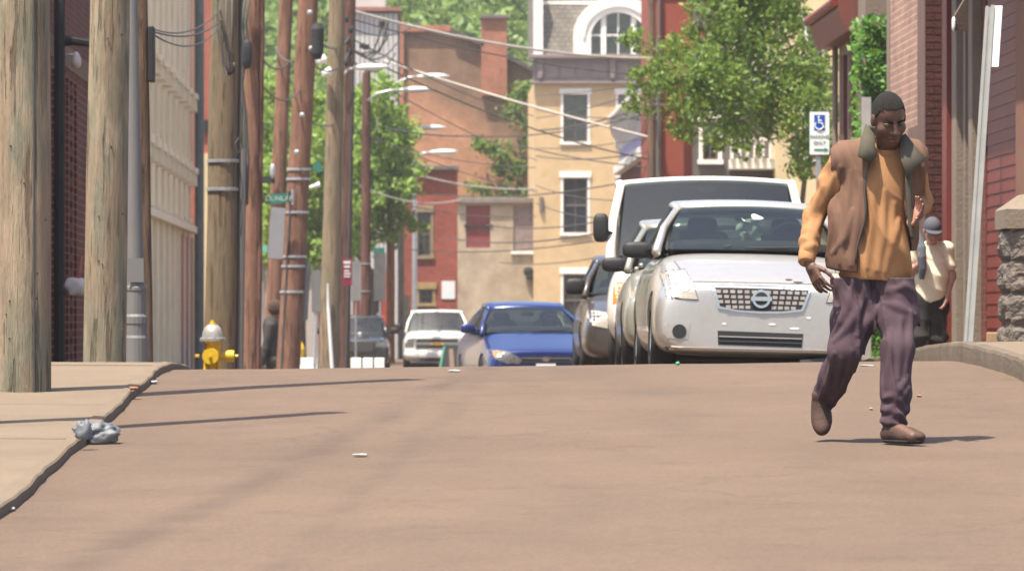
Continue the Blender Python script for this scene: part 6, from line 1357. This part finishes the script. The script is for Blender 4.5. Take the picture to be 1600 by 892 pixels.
# jumper
Fj = SDF((-.46, -.34, .72), (.46, .36, 1.6), .005)
Fj.cone(q1(1368, 418, .0), che, .188, .172, .05, (1, .78, 1)); Fj.cone(che, q1(1376, 262, .0), .172, .14, .05, (1, .68, 1)); Fj.cone(shR, shL, .066, .066, .06)
Fj.cone(q1(1380, 262, 0), q1(1384, 234, -.012), .09, .068, .03)
Fj.chain([(shR, .070), (tuple(np.array(shR) * .6 + np.array(elR) * .4), .068), (elR, .060), (wrR, .043)], .03); Fj.chain([(shL, .066), (elL, .066), (tuple(np.array(elL) * .32 + np.array(wrL) * .68), .052)], .035)
g = Fj.grid(); x, y, z = g
Fj.f += wave(g, .0065, (34, 12, 8), 1.3, .6).astype(np.float32)
slv = np.clip((-.14 - x) / .05, 0, 1); Fj.f += (slv * .0028 * np.sin(z * 48 + x * 60 + 2.5 * np.sin(y * 30 + z * 13))).astype(np.float32)
slv2 = np.clip((x - .27) / .04, 0, 1); Fj.f += (slv2 * .003 * np.sin(z * 55 - x * 50 + y * 40)).astype(np.float32)
for pl in (((1362, 290), (1358, 350), (1350, 418)), ((1378, 300), (1376, 370), (1368, 422)), ((1393, 320), (1388, 390), (1380, 424)), ((1398, 350), (1408, 390), (1416, 422)), ((1400, 346), (1392, 380)), ((1302, 276), (1286, 318), (1276, 336)), ((1286, 292), (1266, 340)), ((1272, 340), (1260, 374)), ((1292, 322), (1278, 352), (1262, 384)), ((1268, 384), (1254, 392))):
    Fj.ridge([(q1(a, c)[0], q1(a, c)[2]) for a, c in pl], .013, .028, .3)
Fj.f = np.maximum(Fj.f, (gyh := ((.822 + .008 * np.sin(x * 18) - .03 * np.clip((x - .05) / .2, -1, 1)) - z)).astype(np.float32))
cut = np.sqrt((x - nck[0]) ** 2 + ((y - nck[1] + .0) / 1.0) ** 2) - .062; Fj.f = np.maximum(Fj.f, -np.maximum(cut, (nck[2] - .015) - z).astype(np.float32))
M['jumper'] = clothmat('tan_jumper', C(190, 142, 99, .54), .08, 6); M['vest'] = clothmat('brown_vest_cloth', C(142, 110, 92, .46), .12, 5); M['lining'] = clothmat('grey_green_lining', C(92, 88, 76, .62), .15, 9)
link('jumper', Fj.mesh('jumper'), M['jumper'], man, True, True)
for a, c, rr_ in ((elR, wrR, .05),):
    v = (Vector(c) - Vector(a)).normalized(); b = B(); b.tube([Vector(c) - v * .035, Vector(c) - v * .02, Vector(c) + v * .022, Vector(c) + v * .03], [.043, .046, .043, .037], 20); b.make('cuff', M['jumper'], man, True, True)
b = B(); b.lathe([(.066, -.012), (.072, .0), (.070, .018), (.062, .024)], Vector(nck) + Vector((0, 0, -.012)), 28, cap=False); b.make('neckband', M['jumper'], man, True, True)
# vest: thick shell open at the front
def vest_solid(off):
    Fv = SDF((-.40, -.34, .76), (.46, .32, 1.56), .005)
    Fv.cone(q1(1362, 404, .01), q1(1364, 340, .01), .222 + off, .205 + off, .06, (1, .74, 1)); Fv.cone(q1(1364, 340, .01), q1(1374, 275, .005), .205 + off, .178 + off, .06, (1, .74, 1)); Fv.cone(q1(1374, 275, .0), q1(1378, 258, .0), .178 + off, .145 + off, .06, (1, .72, 1))
    Fv.cone((shR[0] + .005, shR[1], shR[2] + .0), (shL[0] - .005, shL[1], shL[2]), .098 + off, .098 + off, .05); return Fv
Fo = vest_solid(.004); g = Fo.grid(); x, y, z = g
quilt = .003 * np.abs(np.sin((x * 1.0 + .25 * z + .02 * np.sin(z * 9)) * 62)); Fo.f += (-quilt + wave(g, .0042, (26, 18, 8), 2.2, .6)).astype(np.float32)
for pl in (((1312, 262), (1302, 330), (1292, 402)), ((1327, 270), (1320, 340), (1310, 412)), ((1343, 285), (1336, 350), (1328, 414)), ((1302, 300), (1292, 350), (1288, 380)), ((1330, 330), (1318, 372), (1300, 396)), ((1430, 262), (1428, 300), (1424, 340)), ((1440, 262), (1436, 300))):
    Fo.ridge([(q1(a, c)[0], q1(a, c)[2]) for a, c in pl], .013, .024, .25)
Fi = vest_solid(-.016)
Fo.f = np.maximum(Fo.f, -Fi.f)
pxv = x * kx + 1350; pyv = gy - z * kx
tt = np.clip((pyv - 235) / 190, 0, 1); lft = 1357 - 22 * tt ** 1.3 + 3 * np.sin(pyv * .06); rgt = 1404 + 20 * tt + 3 * np.sin(pyv * .05 + 1)
opn = np.maximum(np.maximum(lft - pxv, pxv - rgt) / kx, y + .02); Fo.f = np.maximum(Fo.f, -opn.astype(np.float32))
hem = np.where(x < .0, 418 + 8 * np.sin((x + .2) * 9), 392) ; Fo.f = np.maximum(Fo.f, ((pyv - hem) / kx).astype(np.float32))
Ff = vest_solid(0); Ff.f[:] = .08
Fo.f = np.maximum(Fo.f, (shR[0] - .072 - x - .6 * np.maximum(1.28 - z, 0)).astype(np.float32)); 
for a, c in ((shR, elR), (shL, elL)):
    Ft = vest_solid(0); Ft.f[:] = .08; e = Vector(c) - Vector(a); o_ = Vector(a) + e.normalized() * .13 + Vector((.0, 0, -.0)); Ft.cone(tuple(o_ + e * .02), tuple(Vector(a) + e * 1.1), .098, .082, 0); Fo.f = np.maximum(Fo.f, -Ft.f)
Fo.f = np.maximum(Fo.f, (x - (shL[0] + .07)).astype(np.float32))
cut = np.sqrt((x - nck[0]) ** 2 + (y - nck[1]) ** 2) - .083; Fo.f = np.maximum(Fo.f, -np.maximum(cut, (nck[2] - .05) - z).astype(np.float32))
link('vest', Fo.mesh('vest'), M['vest'], man, True, True)
def fronty(Fd_, px, py):
    x_, _, z_ = q1(px, py); i, j = int(round((x_ - Fd_.lo[0]) / Fd_.h)), int(round((z_ - Fd_.lo[2]) / Fd_.h)); c = np.argwhere(Fd_.f[i, :, j] < 0); return (Fd_.lo[1] + Fd_.h * c[0][0]) if len(c) else -.16
zp = []
for k in range(14):
    py = 256 + k * 12; tk = min(1, max(0, (py - 235) / 190)); px = 1357 - 22 * tk ** 1.3 + 3 * math.sin(py * .06) - 2.2; x_, _, z_ = q1(px, py); zp.append((x_, fronty(Fo, px - 1, py) - .002, z_))
for _ in range(3): zp = [zp[0]] + [(zp[i][0], (zp[i - 1][1] + 2 * zp[i][1] + zp[i + 1][1]) / 4, zp[i][2]) for i in range(1, 13)] + [zp[-1]]
b = B(); b.tube(zp, .006, 6); b.make('zip', mat('vest_zip', (.05, .04, .034), .5), man, True, True)
b = B(); x_, _, z_ = q1(1316, 372); x2, _, z2 = q1(1303, 398); b.tube([(x_, fronty(Fo, 1316, 372), z_), ((x_ + x2) / 2, fronty(Fo, 1309, 385) - .001, (z_ + z2) / 2), (x2, fronty(Fo, 1303, 398), z2)], .004, 6); b.make('pocket_seam', bpy.data.materials['vest_zip'], man, True, True)
# collar and lapels (grey green): strips standing round the neck and folding out on the chest
def strip(name, A, Bp, m, thick=.012):
    n = len(A); b = B(); b.add([Vector(p) for p in A] + [Vector(p) for p in Bp], [(i, i + 1, n + i + 1, n + i) for i in range(n - 1)]); return b.make(name, m, man, True, True, solid=thick, sub=1)
def flap(name, pts, m):
    v = [Vector(q1(*p)) for p in pts]; c = sum(v, Vector()) / len(v) + Vector((0, -.012, 0)); b = B(); n = len(v)
    b.add(v + [c], [(i, (i + 1) % n, n) for i in range(n)]); return b.make(name, m, man, True, True, solid=.014)
flap('collar', [(1352, 195, -.04), (1363, 212, -.115), (1365, 246, -.165), (1352, 254, -.185), (1336, 245, -.165), (1343, 214, -.11)], M['lining'])
flap('collar', [(1403, 214, -.08), (1413, 211, -.05), (1425, 228, -.10), (1442, 250, -.135), (1428, 262, -.165), (1412, 282, -.185), (1402, 248, -.165)], M['lining'])
strip('lapel', [q1(1408, 268, -.172), q1(1409, 290, -.172), q1(1411, 330, -.178), q1(1416, 380, -.175)], [q1(1420, 272, -.168), q1(1420, 290, -.168), q1(1420, 330, -.172), q1(1426, 382, -.168)], M['lining'], .010)
strip('collar', [q1(1352, 196, -.01), q1(1358, 192, .06), q1(1385, 192, .095), q1(1408, 198, .06), q1(1414, 214, .02)], [q1(1352, 242, .0), q1(1362, 238, .08), q1(1385, 238, .11), q1(1408, 238, .08), q1(1418, 242, .0)], M['lining'])
# trousers
Ft = SDF((-.36, -.42, .02), (.36, .42, .95), .005)
Ft.cone(q1(1345, 430, .01), q1(1388, 430, .01), .125, .125, .05, (1, .95, 1)); Ft.cone(q1(1345, 415, .01), q1(1388, 415, .01), .115, .115, .05)
Ft.chain([(q1(1338, 448, .01), .118), (q1(1330, 500, -.03), .105), (kneR, .092), (tuple(np.array(kneR) * .45 + np.array(ankR) * .55), .084), (tuple(np.array(ankR) + np.array((0, .0, .015))), .066)], .04)
Ft.chain([(q1(1394, 446, -.01), .126), (q1(1398, 500, -.08), .098), (kneL, .083), (q1(1396, 610, -.19), .077), (q1(1389, 655, -.20), .073)], .04)
g = Ft.grid(); x, y, z = g
Ft.f += wave(g, .0095, (36, 16, 10), .7, .6).astype(np.float32)
for pl in (((1310, 436), (1303, 470), (1310, 502)), ((1330, 436), (1322, 480), (1300, 522)), ((1352, 438), (1342, 480), (1320, 514), (1302, 532)), ((1366, 446), (1358, 490), (1336, 524)), ((1372, 478), (1352, 508), (1338, 540)), ((1301, 552), (1294, 600), (1284, 625)), ((1328, 548), (1324, 590), (1306, 626)), ((1312, 560), (1308, 610)),
           ((1384, 456), (1408, 448), (1424, 456)), ((1378, 474), (1398, 480), (1424, 492)), ((1420, 486), (1416, 530), (1408, 584)), ((1388, 516), (1382, 570), (1378, 612)), ((1412, 588), (1392, 614), (1374, 622)), ((1371, 642), (1390, 632), (1413, 606)), ((1368, 656), (1388, 650), (1408, 640)), ((1402, 500), (1398, 550), (1396, 590))):
    Ft.ridge([(q1(a, c)[0], q1(a, c)[2]) for a, c in pl], .015, .024, .2)
low = np.clip((.30 - z) / .2, 0, 1) * (x > .02); Ft.f += (low * .008 * np.sin(z * 95 + x * 28 + 2 * np.sin(x * 30 + y * 20))).astype(np.float32)
up = np.clip((z - .6) / .2, 0, 1); Ft.f += (up * .008 * np.sin(x * 52 + z * 14 + 1.2 * np.sin(z * 17))).astype(np.float32)
Ft.f = np.maximum(Ft.f, (z - .84).astype(np.float32)); Ft.f = np.maximum(Ft.f, np.where(x > .02, .082 + .012 * np.sin(x * 60) - z, .0 - z + .0).astype(np.float32))
M['trouser'] = clothmat('purple_grey_trousers', C(96, 78, 86, .52), .15, 5, .3); link('trousers', Ft.mesh('trousers'), M['trouser'], man, True, True)
# shoes
M['shoe'] = mat('brown_suede_shoe', C(104, 76, 64, .36), .75, .15, 9, bump=.2, bscale=90); M['sole'] = mat('dark_sole', (.03, .025, .022), .8, .2, 9)
def shoe(heel, toe, up, nm='shoe'):
    h, t_ = Vector(heel), Vector(toe); f = (t_ - h).normalized(); u = Vector(up); u = (u - f * u.dot(f)).normalized(); s_ = f.cross(u)
    lo = np.minimum(np.array(h), np.array(t_)) - .17; hi = np.maximum(np.array(h), np.array(t_)) + .17
    L = (t_ - h).length; Fs = SDF(lo, hi, .004); Rr = np.array([[s_.x, f.x, u.x], [s_.y, f.y, u.y], [s_.z, f.z, u.z]])
    at = lambda a, c, e: tuple(h + f * a + u * c + s_ * e)
    Fs.ell(at(.06, .045, 0), (.042, .075, .048), .02, Rr); Fs.ell(at(L - .085, .035, .0), (.052, .095, .038), .03, Rr); Fs.cone(at(.06, .05, 0), at(.055, .10, 0), .042, .043, .02); Fs.cone(at(.10, .06, 0), at(L - .1, .04, 0), .042, .040, .03)
    g = Fs.grid(); hz = sum((g[i] - h[i]) * u[i] for i in range(3)); f0 = Fs.f.copy()
    Fs.f = np.maximum(f0, (.018 - hz).astype(np.float32)); o = link(nm, Fs.mesh('shoe'), M['shoe'], man, True, True)
    Fs.f = np.maximum(np.maximum(f0 - .006, (hz - .0175).astype(np.float32)), (-.0 - hz).astype(np.float32)); link('sole', Fs.mesh('sole'), M['sole'], o, True, True)
hl_ = Vector((toeL[0] - .20, toeL[1] + .20, .0)); shoe((.085, -.165, 0.002), (.262, -.375, .002), (0, 0, 1))
shoe((ankR[0] - .004, ankR[1] + .055, ankR[2] + .03), (toeR[0] + .0, toeR[1] + .005, toeR[2] - .035), (-.12, -.85, .45))
# ---------------------------------------------------------------- second man: cap, cream T-shirt, black trousers
d2 = 52.0; k2 = F / d2; ox2 = X(1458, d2); oz2 = walk_z(ox2, d2); gy2 = 500 + (CZ - oz2) * k2
man2 = thing('person', 'man in dark cap, cream T-shirt and black trousers on the right pavement', 'person', (ox2, d2, oz2))
q2 = lambda px, py, y=0.: (((px - 1458) / k2), y, (gy2 - py) / k2)
top2 = (gy2 - 336) / k2
S2_ = skinmat('pale_skin', (.42, .23, .17), (.34, .18, .13))
hd2 = q2(1455, 361, -.10); nk2 = q2(1455, 382, -.03); sr2, sl2 = q2(1432, 388, 0), q2(1480, 388, 0)
er2, wr2 = q2(1424, 425, .02), q2(1437, 411, -.20); el2, wl2 = q2(1487, 432, .03), q2(1478, 464, -.03)
p2 = q2(1454, 468, .02); c2_ = q2(1456, 415, .0)
hr2, hl2 = q2(1440, 476, .02), q2(1464, 476, .02); kr2, kl2 = q2(1433, 530, -.12), q2(1466, 530, -.02); ar2, al2 = (kr2[0] + .0, .05, .09), (kl2[0], .14, .10)
Fb = SDF((-.42, -.42, -.02), (.42, .36, top2 + .06), .006)
Fb.cone(p2, c2_, .14, .15, .05, (1, .75, 1)); Fb.cone(sr2, sl2, .055, .055, .05); Fb.cone(nk2, (hd2[0], hd2[1] + .03, hd2[2] - .05), .055, .052, .03); R2 = rotm(22, 0, 8); head(Fb, hd2, R2, 1.0)
Fb.chain([(sr2, .055), (er2, .043), (wr2, .03)], .03); Fb.chain([(sl2, .055), (el2, .045), (wl2, .032)], .03)
Fb.chain([(hr2, .09), (kr2, .06), (ar2, .04)], .03); Fb.chain([(hl2, .09), (kl2, .06), (al2, .04)], .03)
hand(Fb, wr2, q2(1437, 408, -.24), frame((.1, -.3, .25), (.2, -.7, -.5)), 1.0, (70, 70, 40), (1, 20)); hand(Fb, wl2, q2(1476, 474, -.06), frame((-.08, -.05, -.2), (.8, -.3, 0)), .95, (20, 30, 20), (1, 20))
link('body', Fb.mesh('man2_body'), S2_, man2, True, True)
Fs = SDF((-.36, -.3, .5), (.36, .32, 1.6), .006); Fs.cone(q2(1453, 462, .0), q2(1456, 432, -.02), .15, .155, .05, (1, .85, 1)); Fs.cone(q2(1456, 432, -.02), q2(1456, 398, .0), .155, .14, .05, (1, .75, 1)); Fs.cone(sr2, sl2, .062, .062, .06); Fs.cone(q2(1456, 395), (nk2[0], nk2[1], nk2[2] - .02), .08, .065, .03)
Fs.cone(sr2, tuple(np.array(sr2) * .5 + np.array(er2) * .5), .066, .066, .03); Fs.cone(sl2, tuple(np.array(sl2) * .42 + np.array(el2) * .58), .066, .068, .03)
g = Fs.grid(); Fs.f += wave(g, .005, (18, 9, 14), 3.1).astype(np.float32); Fs.f = np.maximum(Fs.f, ((gy2 - 471) / k2 + .02 * np.sin(g[0] * 20) - g[2]).astype(np.float32))
link('t_shirt', Fs.mesh('t_shirt'), clothmat('cream_cotton', (.62, .57, .43), .05, 6), man2, True, True)
Fs = SDF((-.36, -.36, .02), (.36, .34, 1.0), .006); Fs.cone(hr2, hl2, .115, .115, .05); Fs.cone((hr2[0], hr2[1], hr2[2] + .06), (hl2[0], hl2[1], hl2[2] + .06), .11, .11, .05); Fs.chain([(hr2, .11), (kr2, .085), ((ar2[0], ar2[1], ar2[2] + .02), .07)], .04); Fs.chain([(hl2, .11), (kl2, .088), ((al2[0], al2[1], al2[2] + .02), .07)], .04)
g = Fs.grid(); Fs.f += wave(g, .006, (16, 9, 15), 5.1, .8).astype(np.float32); link('trousers', Fs.mesh('trousers2'), clothmat('black_cotton', (.022, .021, .02), .2, 6), man2, True, True)
Fs = SDF(np.array(hd2) - .2, np.array(hd2) + .2, .005); cq = lambda x, y, z: np.array(hd2) + R2 @ np.array([x, y, z]); Fs.ell(cq(0, .012, .035), (.088, .108, .105), 0, R2)
g = Fs.grid(); L_ = [g[i] - hd2[i] for i in range(3)]; Ri2 = R2.T; lx, ly, lz = [Ri2[i][0] * L_[0] + Ri2[i][1] * L_[1] + Ri2[i][2] * L_[2] for i in range(3)]
Fs.f = np.maximum(Fs.f, (.022 - .1 * ly - lz).astype(np.float32)); brim = np.maximum(np.sqrt((lx / .82) ** 2 + (ly + .055) ** 2) - .10, np.abs(lz - .030 + .25 * (ly + .1) * -1 * .6 + 2.2 * lx * lx) - .006); brim = np.maximum(brim, ly + .03); Fs.f = np.minimum(Fs.f, brim.astype(np.float32))
link('cap', Fs.mesh('cap'), clothmat('charcoal_cap', (.075, .075, .09), .12, 6), man2, True, True)
for ank, dx in ((ar2, -.02), (al2, .03)):
    b = B(); b.blob((ank[0] + dx * .5, ank[1] - .07, .05), (.05, .14, .052), .7, 18, 10); b.make('shoe', M['sole'], man2, True, True)
b = B(); jc = [q2(1428, 358, -.18), q2(1431, 372, -.20), q2(1435, 388, -.24), q2(1436, 402, -.26), q2(1438, 420, -.25), q2(1436, 436, -.22)]
b.tube(jc, [.03, .05, .055, .045, .04, .03], 14, flat=.7); o = b.make('folded_jacket', clothmat('blue_grey_cloth', (.10, .11, .13), .15, 6)); o.location = man2.location; tag(o, 'folded blue grey jacket held up by the man in the cream T-shirt', 'jacket')
# ---------------------------------------------------------------- pedestrian in dark jacket behind the poles
d3 = 90.5; k3 = F / d3; ox3 = X(427, d3); oz3 = walk_z(ox3, d3) if ox3 < XL else road_z(ox3, d3); gy3 = 500 + (CZ - oz3) * k3
man3 = thing('person', 'pedestrian in dark jacket walking right between two red brown poles', 'person', (ox3, d3, oz3))
q3 = lambda px, py, y=0.: (((px - 424) / k3), y, (gy3 - py) / k3)
hh = q3(429, 484, 0); Fb = SDF((-.45, -.4, -.02), (.45, .4, hh[2] + .2), .008); R3 = rotm(8, 0, 82)
sh3 = q3(420, 508, 0); pv = q3(424, 562, 0)
head(Fb, hh, R3, 1.0); Fb.cone(sh3, (hh[0] - .01, 0, hh[2] - .06), .07, .055, .03); Fb.cone(pv, sh3, .13, .13, .05, (.8, 1.1, 1)); 
kn = (pv[0] + .16, -.08, .48); kn2 = (pv[0] - .08, .08, .46); an = (pv[0] + .2, -.08, .09); an2 = (pv[0] - .3, .08, .14)
Fb.chain([((pv[0], -.08, pv[2]), .09), (kn, .06), (an, .04)], .03); Fb.chain([((pv[0], .08, pv[2]), .09), (kn2, .06), (an2, .04)], .03); Fb.cone(an, (an[0] + .16, -.08, .04), .04, .035); Fb.cone(an2, (an2[0] + .12, .08, .04), .04, .035)
el3 = q3(412, 545, -.2); wr3 = q3(407, 572, -.2); Fb.chain([((sh3[0], -.18, sh3[2] - .02), .055), (el3, .045), (wr3, .032)], .03); el4 = (sh3[0] + .1, .2, sh3[2] - .3); wr4 = (sh3[0] + .25, .18, sh3[2] - .45); Fb.chain([((sh3[0], .18, sh3[2] - .02), .055), (el4, .045), (wr4, .032)], .03)
hand(Fb, wr3, (wr3[0] + .01, wr3[1], wr3[2] - .07), frame((.1, 0, -1), (0, -1, 0)), 1, (30, 30, 20)); hand(Fb, wr4, (wr4[0] + .05, wr4[1], wr4[2] - .05), frame((.7, 0, -.7), (0, 1, 0)), 1, (30, 30, 20))
link('body', Fb.mesh('man3_body'), skinmat('brown_skin', (.2, .1, .07), (.15, .075, .05)), man3, True, True)
Fs = SDF((-.45, -.4, .4), (.45, .4, hh[2] + .1), .008); Fs.cone(q3(424, 566, 0), sh3, .165, .165, .05, (.85, 1.15, 1)); Fs.chain([((sh3[0], -.18, sh3[2] - .02), .085), (el3, .075), ((wr3[0], wr3[1], wr3[2] + .04), .055)], .03); Fs.chain([((sh3[0], .18, sh3[2] - .02), .085), (el4, .075), (wr4, .055)], .03); Fs.cone(sh3, (sh3[0] + .03, 0, sh3[2] + .06), .11, .085, .03)
g = Fs.grid(); Fs.f += wave(g, .005, (12, 7, 10), 2.1).astype(np.float32); Fs.f = np.maximum(Fs.f, ((gy3 - 570) / k3 - g[2]).astype(np.float32)); link('jacket', Fs.mesh('jacket'), clothmat('charcoal_jacket', (.04, .036, .033), .25, 5), man3, True, True)
Fs = SDF((-.5, -.3, .05), (.5, .3, pv[2] + .12), .008); Fs.chain([((pv[0], -.08, pv[2]), .12), (kn, .085), (an, .07)], .03); Fs.chain([((pv[0], .08, pv[2]), .12), (kn2, .085), (an2, .07)], .03); link('trousers', Fs.mesh('tr3'), clothmat('dark_grey_cloth', (.06, .055, .05)), man3, True, True)
b = B(); b.blob((hh[0] - .015, 0, hh[2] + .035), (.135, .12, .135), .9, 18, 12); o = b.make('hair', mat('dark_brown_hair', (.05, .028, .02), .9, .4, 30, bump=.8, bscale=60), man3, True, True)
for v in o.data.vertices: v.co += v.normal * .018 * mnoise.noise(v.co * 22)
# driver of the blue car
dr = thing('person', 'driver seated at the wheel of the blue sedan', 'person', blue_root.location); dr.rotation_euler = blue_root.rotation_euler
Fb = SDF((.05, 1.7, .75), (.7, 2.75, 1.42), .01); hc = (.36, 2.25, 1.24); head(Fb, hc, rotm(0, 0, 0), .95); Fb.cone((.36, 2.38, .9), (.36, 2.32, 1.02), .15, .13, .04, (1.2, .8, 1)); Fb.cone((.36, 2.3, 1.05), (.36, 2.26, 1.18), .05, .05, .03); Fb.chain([((.54, 2.32, 1.03), .05), ((.58, 2.1, .92), .04), ((.46, 1.93, 1.07), .035)], .02)
link('body', Fb.mesh('driver'), skinmat('driver_skin', (.22, .12, .085), (.16, .085, .06)), dr, True, True)
Fs = SDF((.05, 1.9, .75), (.7, 2.75, 1.2), .012); Fs.cone((.36, 2.38, .85), (.36, 2.32, 1.02), .17, .15, .04, (1.2, .8, 1)); link('shirt', Fs.mesh('shirt'), clothmat('dark_shirt', (.03, .03, .035)), dr, True, True)
b = B(); b.blob((.36, 2.275, 1.285), (.085, .1, .075), .9, 14, 8); b.make('hair', M['black'], dr, True, True)
# ================================================================== HYDRANT, LITTER
d = 60.0; hx = X(332, d); g0 = walk_z(hx, d); s_ = (Z(500, d) - g0)   # hydrant height
M['hyd'] = mat('hydrant_yellow', (.56, .36, .015), .45, .12, 8, dirt=.2, dscale=5, dcol=(.2, .1, .02)); M['hydg'] = mat('hydrant_silver', (.36, .35, .33), .4, .12, 8, metal=.4, dirt=.2)
hy = thing('fire_hydrant', 'yellow fire hydrant with a silver bonnet in front of the tan pole', 'hydrant', (hx, d, g0))
b = B(); b.lathe([(.15, 0), (.15, .03), (.105, .035), (.105, .1), (.10, .5), (.105, .60), (.115, .62)], (0, 0, 0), 20); bd = b.make('barrel', M['hyd'], hy, True); autosmooth(bd)
top = s_
b = B(); b.lathe([(.155, .62), (.155, .655), (.125, .66), (.12, .72), (.10, .78), (.06, .815), (.045, .82)], (0, 0, 0), 20); bn = b.make('bonnet', M['hydg'], hy, True); autosmooth(bn)
b = B(); b.lathe([(.045, .82), (.045, .835), (.028, .84), (.024, .875)], (0, 0, 0), 5); b.make('operating_nut', M['hyd'], bn, True)
for k in range(8): a = k * math.pi / 4 + .2; b = B(); b.lathe([(.014, .6), (.014, .67)], (.137 * math.cos(a), .137 * math.sin(a), 0), 6); b.make('bolt', M['hydg'], bn, True)
for dr, L, R in (((1, 0), .26, .062), ((-.1, -1), .2, .085), ((-1, .1), .16, .062)):
    v = Vector((dr[0], dr[1], 0)).normalized(); c = Vector((0, 0, .44)); b = B(); b.tube([c + v * .06, c + v * (L - .1), c + v * (L - .1), c + v * L, c + v * L], [R * .8, R * .8, R * 1.15, R * 1.15, R * .6], 16); nz = b.make('nozzle_cap', M['hyd'], hy, True); autosmooth(nz)
    b = B(); b.tube([c + v * L, c + v * (L + .05)], .02, 5); b.make('cap_nut', M['hyd'], nz, True)
for k in (-1, 1): b = B(); b.tube([(k * .075, -.09, .36), (k * .085, -.115, .2), (k * .08, -.105, .02)], .028, 8); b.make('barrel_rib', M['hyd'], hy, True)
k_ = s_ / .875; hy.scale = (k_, k_, k_)
def crumple(name, label, c, r, m, seed, cat, amp=.35, flat=1.0, sub=10):
    b = B(); b.blob((0, 0, 0), r, .9, sub * 2, sub)
    o = b.make(name, m, smooth=True); q = Vector((seed, seed * 1.7, 0)); 
    for v in o.data.vertices:
        n = v.co.copy(); s = mnoise.noise(Vector((n.x / r[0], n.y / r[1], n.z / r[2])) * 1.6 + q) + .6 * mnoise.noise(Vector((n.x / r[0], n.y / r[1], n.z / r[2])) * 4 + q) + .2 * mnoise.noise(Vector((n.x / r[0], n.y / r[1], n.z / r[2])) * 9 + q)
        v.co = n * (1 + amp * s); v.co.z = max(v.co.z, -r[2] * .75)
    o.location = Vector(c) + Vector((0, 0, r[2] * .75 + .003)); return tag(o, label, cat)
dd = 26.4; t = NT('thin_plastic'); vec = t.coords(); t.fin(t.mix(t.noise(vec, 9), (.07, .082, .095), (.15, .165, .18)), .55, 0, .5)
tr = t.new('ShaderNodeBsdfTransparent'); mx = t.new('ShaderNodeMixShader'); mx.inputs[0].default_value = .25; t.l(t.b.outputs[0], mx.inputs[1]); t.l(tr.outputs[0], mx.inputs[2]); t.l(mx.outputs[0], t.out.inputs[0]); M['plastic'] = t.m
def onroad(px, py):   # the point of the road seen at a pixel
    y = 15.0
    while y < 36.5:
        x = X(px, y)
        zz_ = road_z(x, y) if x >= XL else walk_z(x, y)
        if Z(py, y) <= zz_: break
        y += .02
    return Vector((x, y, zz_))
p = onroad(150, 693); crumple('plastic_bag', 'crumpled grey blue plastic bag lying against the left kerb', (p.x, p.y, p.z), (.12, .10, .06), M['plastic'], 5.7, 'bag', .32, sub=26)
p = onroad(124, 690); o = crumple('plastic_bag', 'tied corner of a clear plastic bag at the left kerb', (p.x + .02, p.y + .03, p.z), (.04, .045, .05), M['plastic'], 8.3, 'bag', .5)
def litter(px, py, w_, h_, m, lab, nm='litter', cat='litter'):
    p = onroad(px, py); k = p.y / F; crumple(nm, lab, p, (w_ * k / 2, .05, max(.004, h_ * k)), m, px * .13, cat, .3, sub=5)
wp = mat('litter_white', (.38, .36, .33), .9, .12); op = mat('litter_orange', (.26, .10, .05), .8, .2); yp2 = mat('litter_yellow', (.3, .22, .08), .8, .1); gp = mat('litter_green', (.05, .3, .14), .6)
for px, py, w_, h_, m, lab in ((563, 712, 26, 1.6, wp, 'flat white paper scrap on the road left of centre'), (209, 613, 16, 3, op, 'dull orange wrapper at the far left kerb'), (240, 600, 14, 3, wp, 'pale wrapper at the end of the left kerb'),
    (18, 798, 12, 3, wp, 'white scrap by the kerb nearest the lower left corner'), (1361, 640, 6, 1.5, yp2, 'yellow leaf left of the walking man\'s forward leg'), (1436, 620, 8, 1.5, op, 'brown orange leaf right of the walking man'), (1355, 573, 24, 1.5, wp, 'white paper on the crest beside the silver sedan'), (1059, 568, 7, 3, gp, 'green scrap under the silver sedan bumper'), (710, 581, 22, 1.5, wp, 'white paper on the crest left of the blue car')):
    litter(px, py, w_, h_, m, lab)
M['bagwhite'] = mat('white_bag', (.5, .46, .44), .6, .12, 6)
o = crumple('hanging_bag', 'pale plastic bag hanging on the left shop wall behind the poles', (X(117, 52.5), 52.5, Z(462, 52.5)), (.11, .09, .10), M['bagwhite'], 4.1, 'bag', .35)
b = B(); b.tube([P(117, 445, 52.5), P(124, 425, 52.5), P(128, 400, 52.6)], [.03, .022, .018], 8); tag(b.make('rag', mat('pink_rag', C(190, 120, 110, .5))), 'pinkish rag above the pale hanging bag on the left shop', 'rag')
# ================================================================== HAZE: thin summer air over the whole street
b = B(); b.box(-130, 130, -6, 430, -4, 46)
hz = b.make('haze', None); hm = bpy.data.materials.new('haze_air'); hm.use_nodes = True; hn = hm.node_tree.nodes; hn.remove(hn['Principled BSDF'])
pv_ = hn.new('ShaderNodeVolumePrincipled'); pv_.inputs['Density'].default_value = 0.00027; pv_.inputs['Color'].default_value = (.93, .94, .95, 1); pv_.inputs['Anisotropy'].default_value = 0.2
hm.node_tree.links.new(pv_.outputs[0], hn['Material Output'].inputs['Volume']); hz.data.materials.append(hm); tag(hz, 'thin bright haze filling the street air', 'haze', kind='stuff')
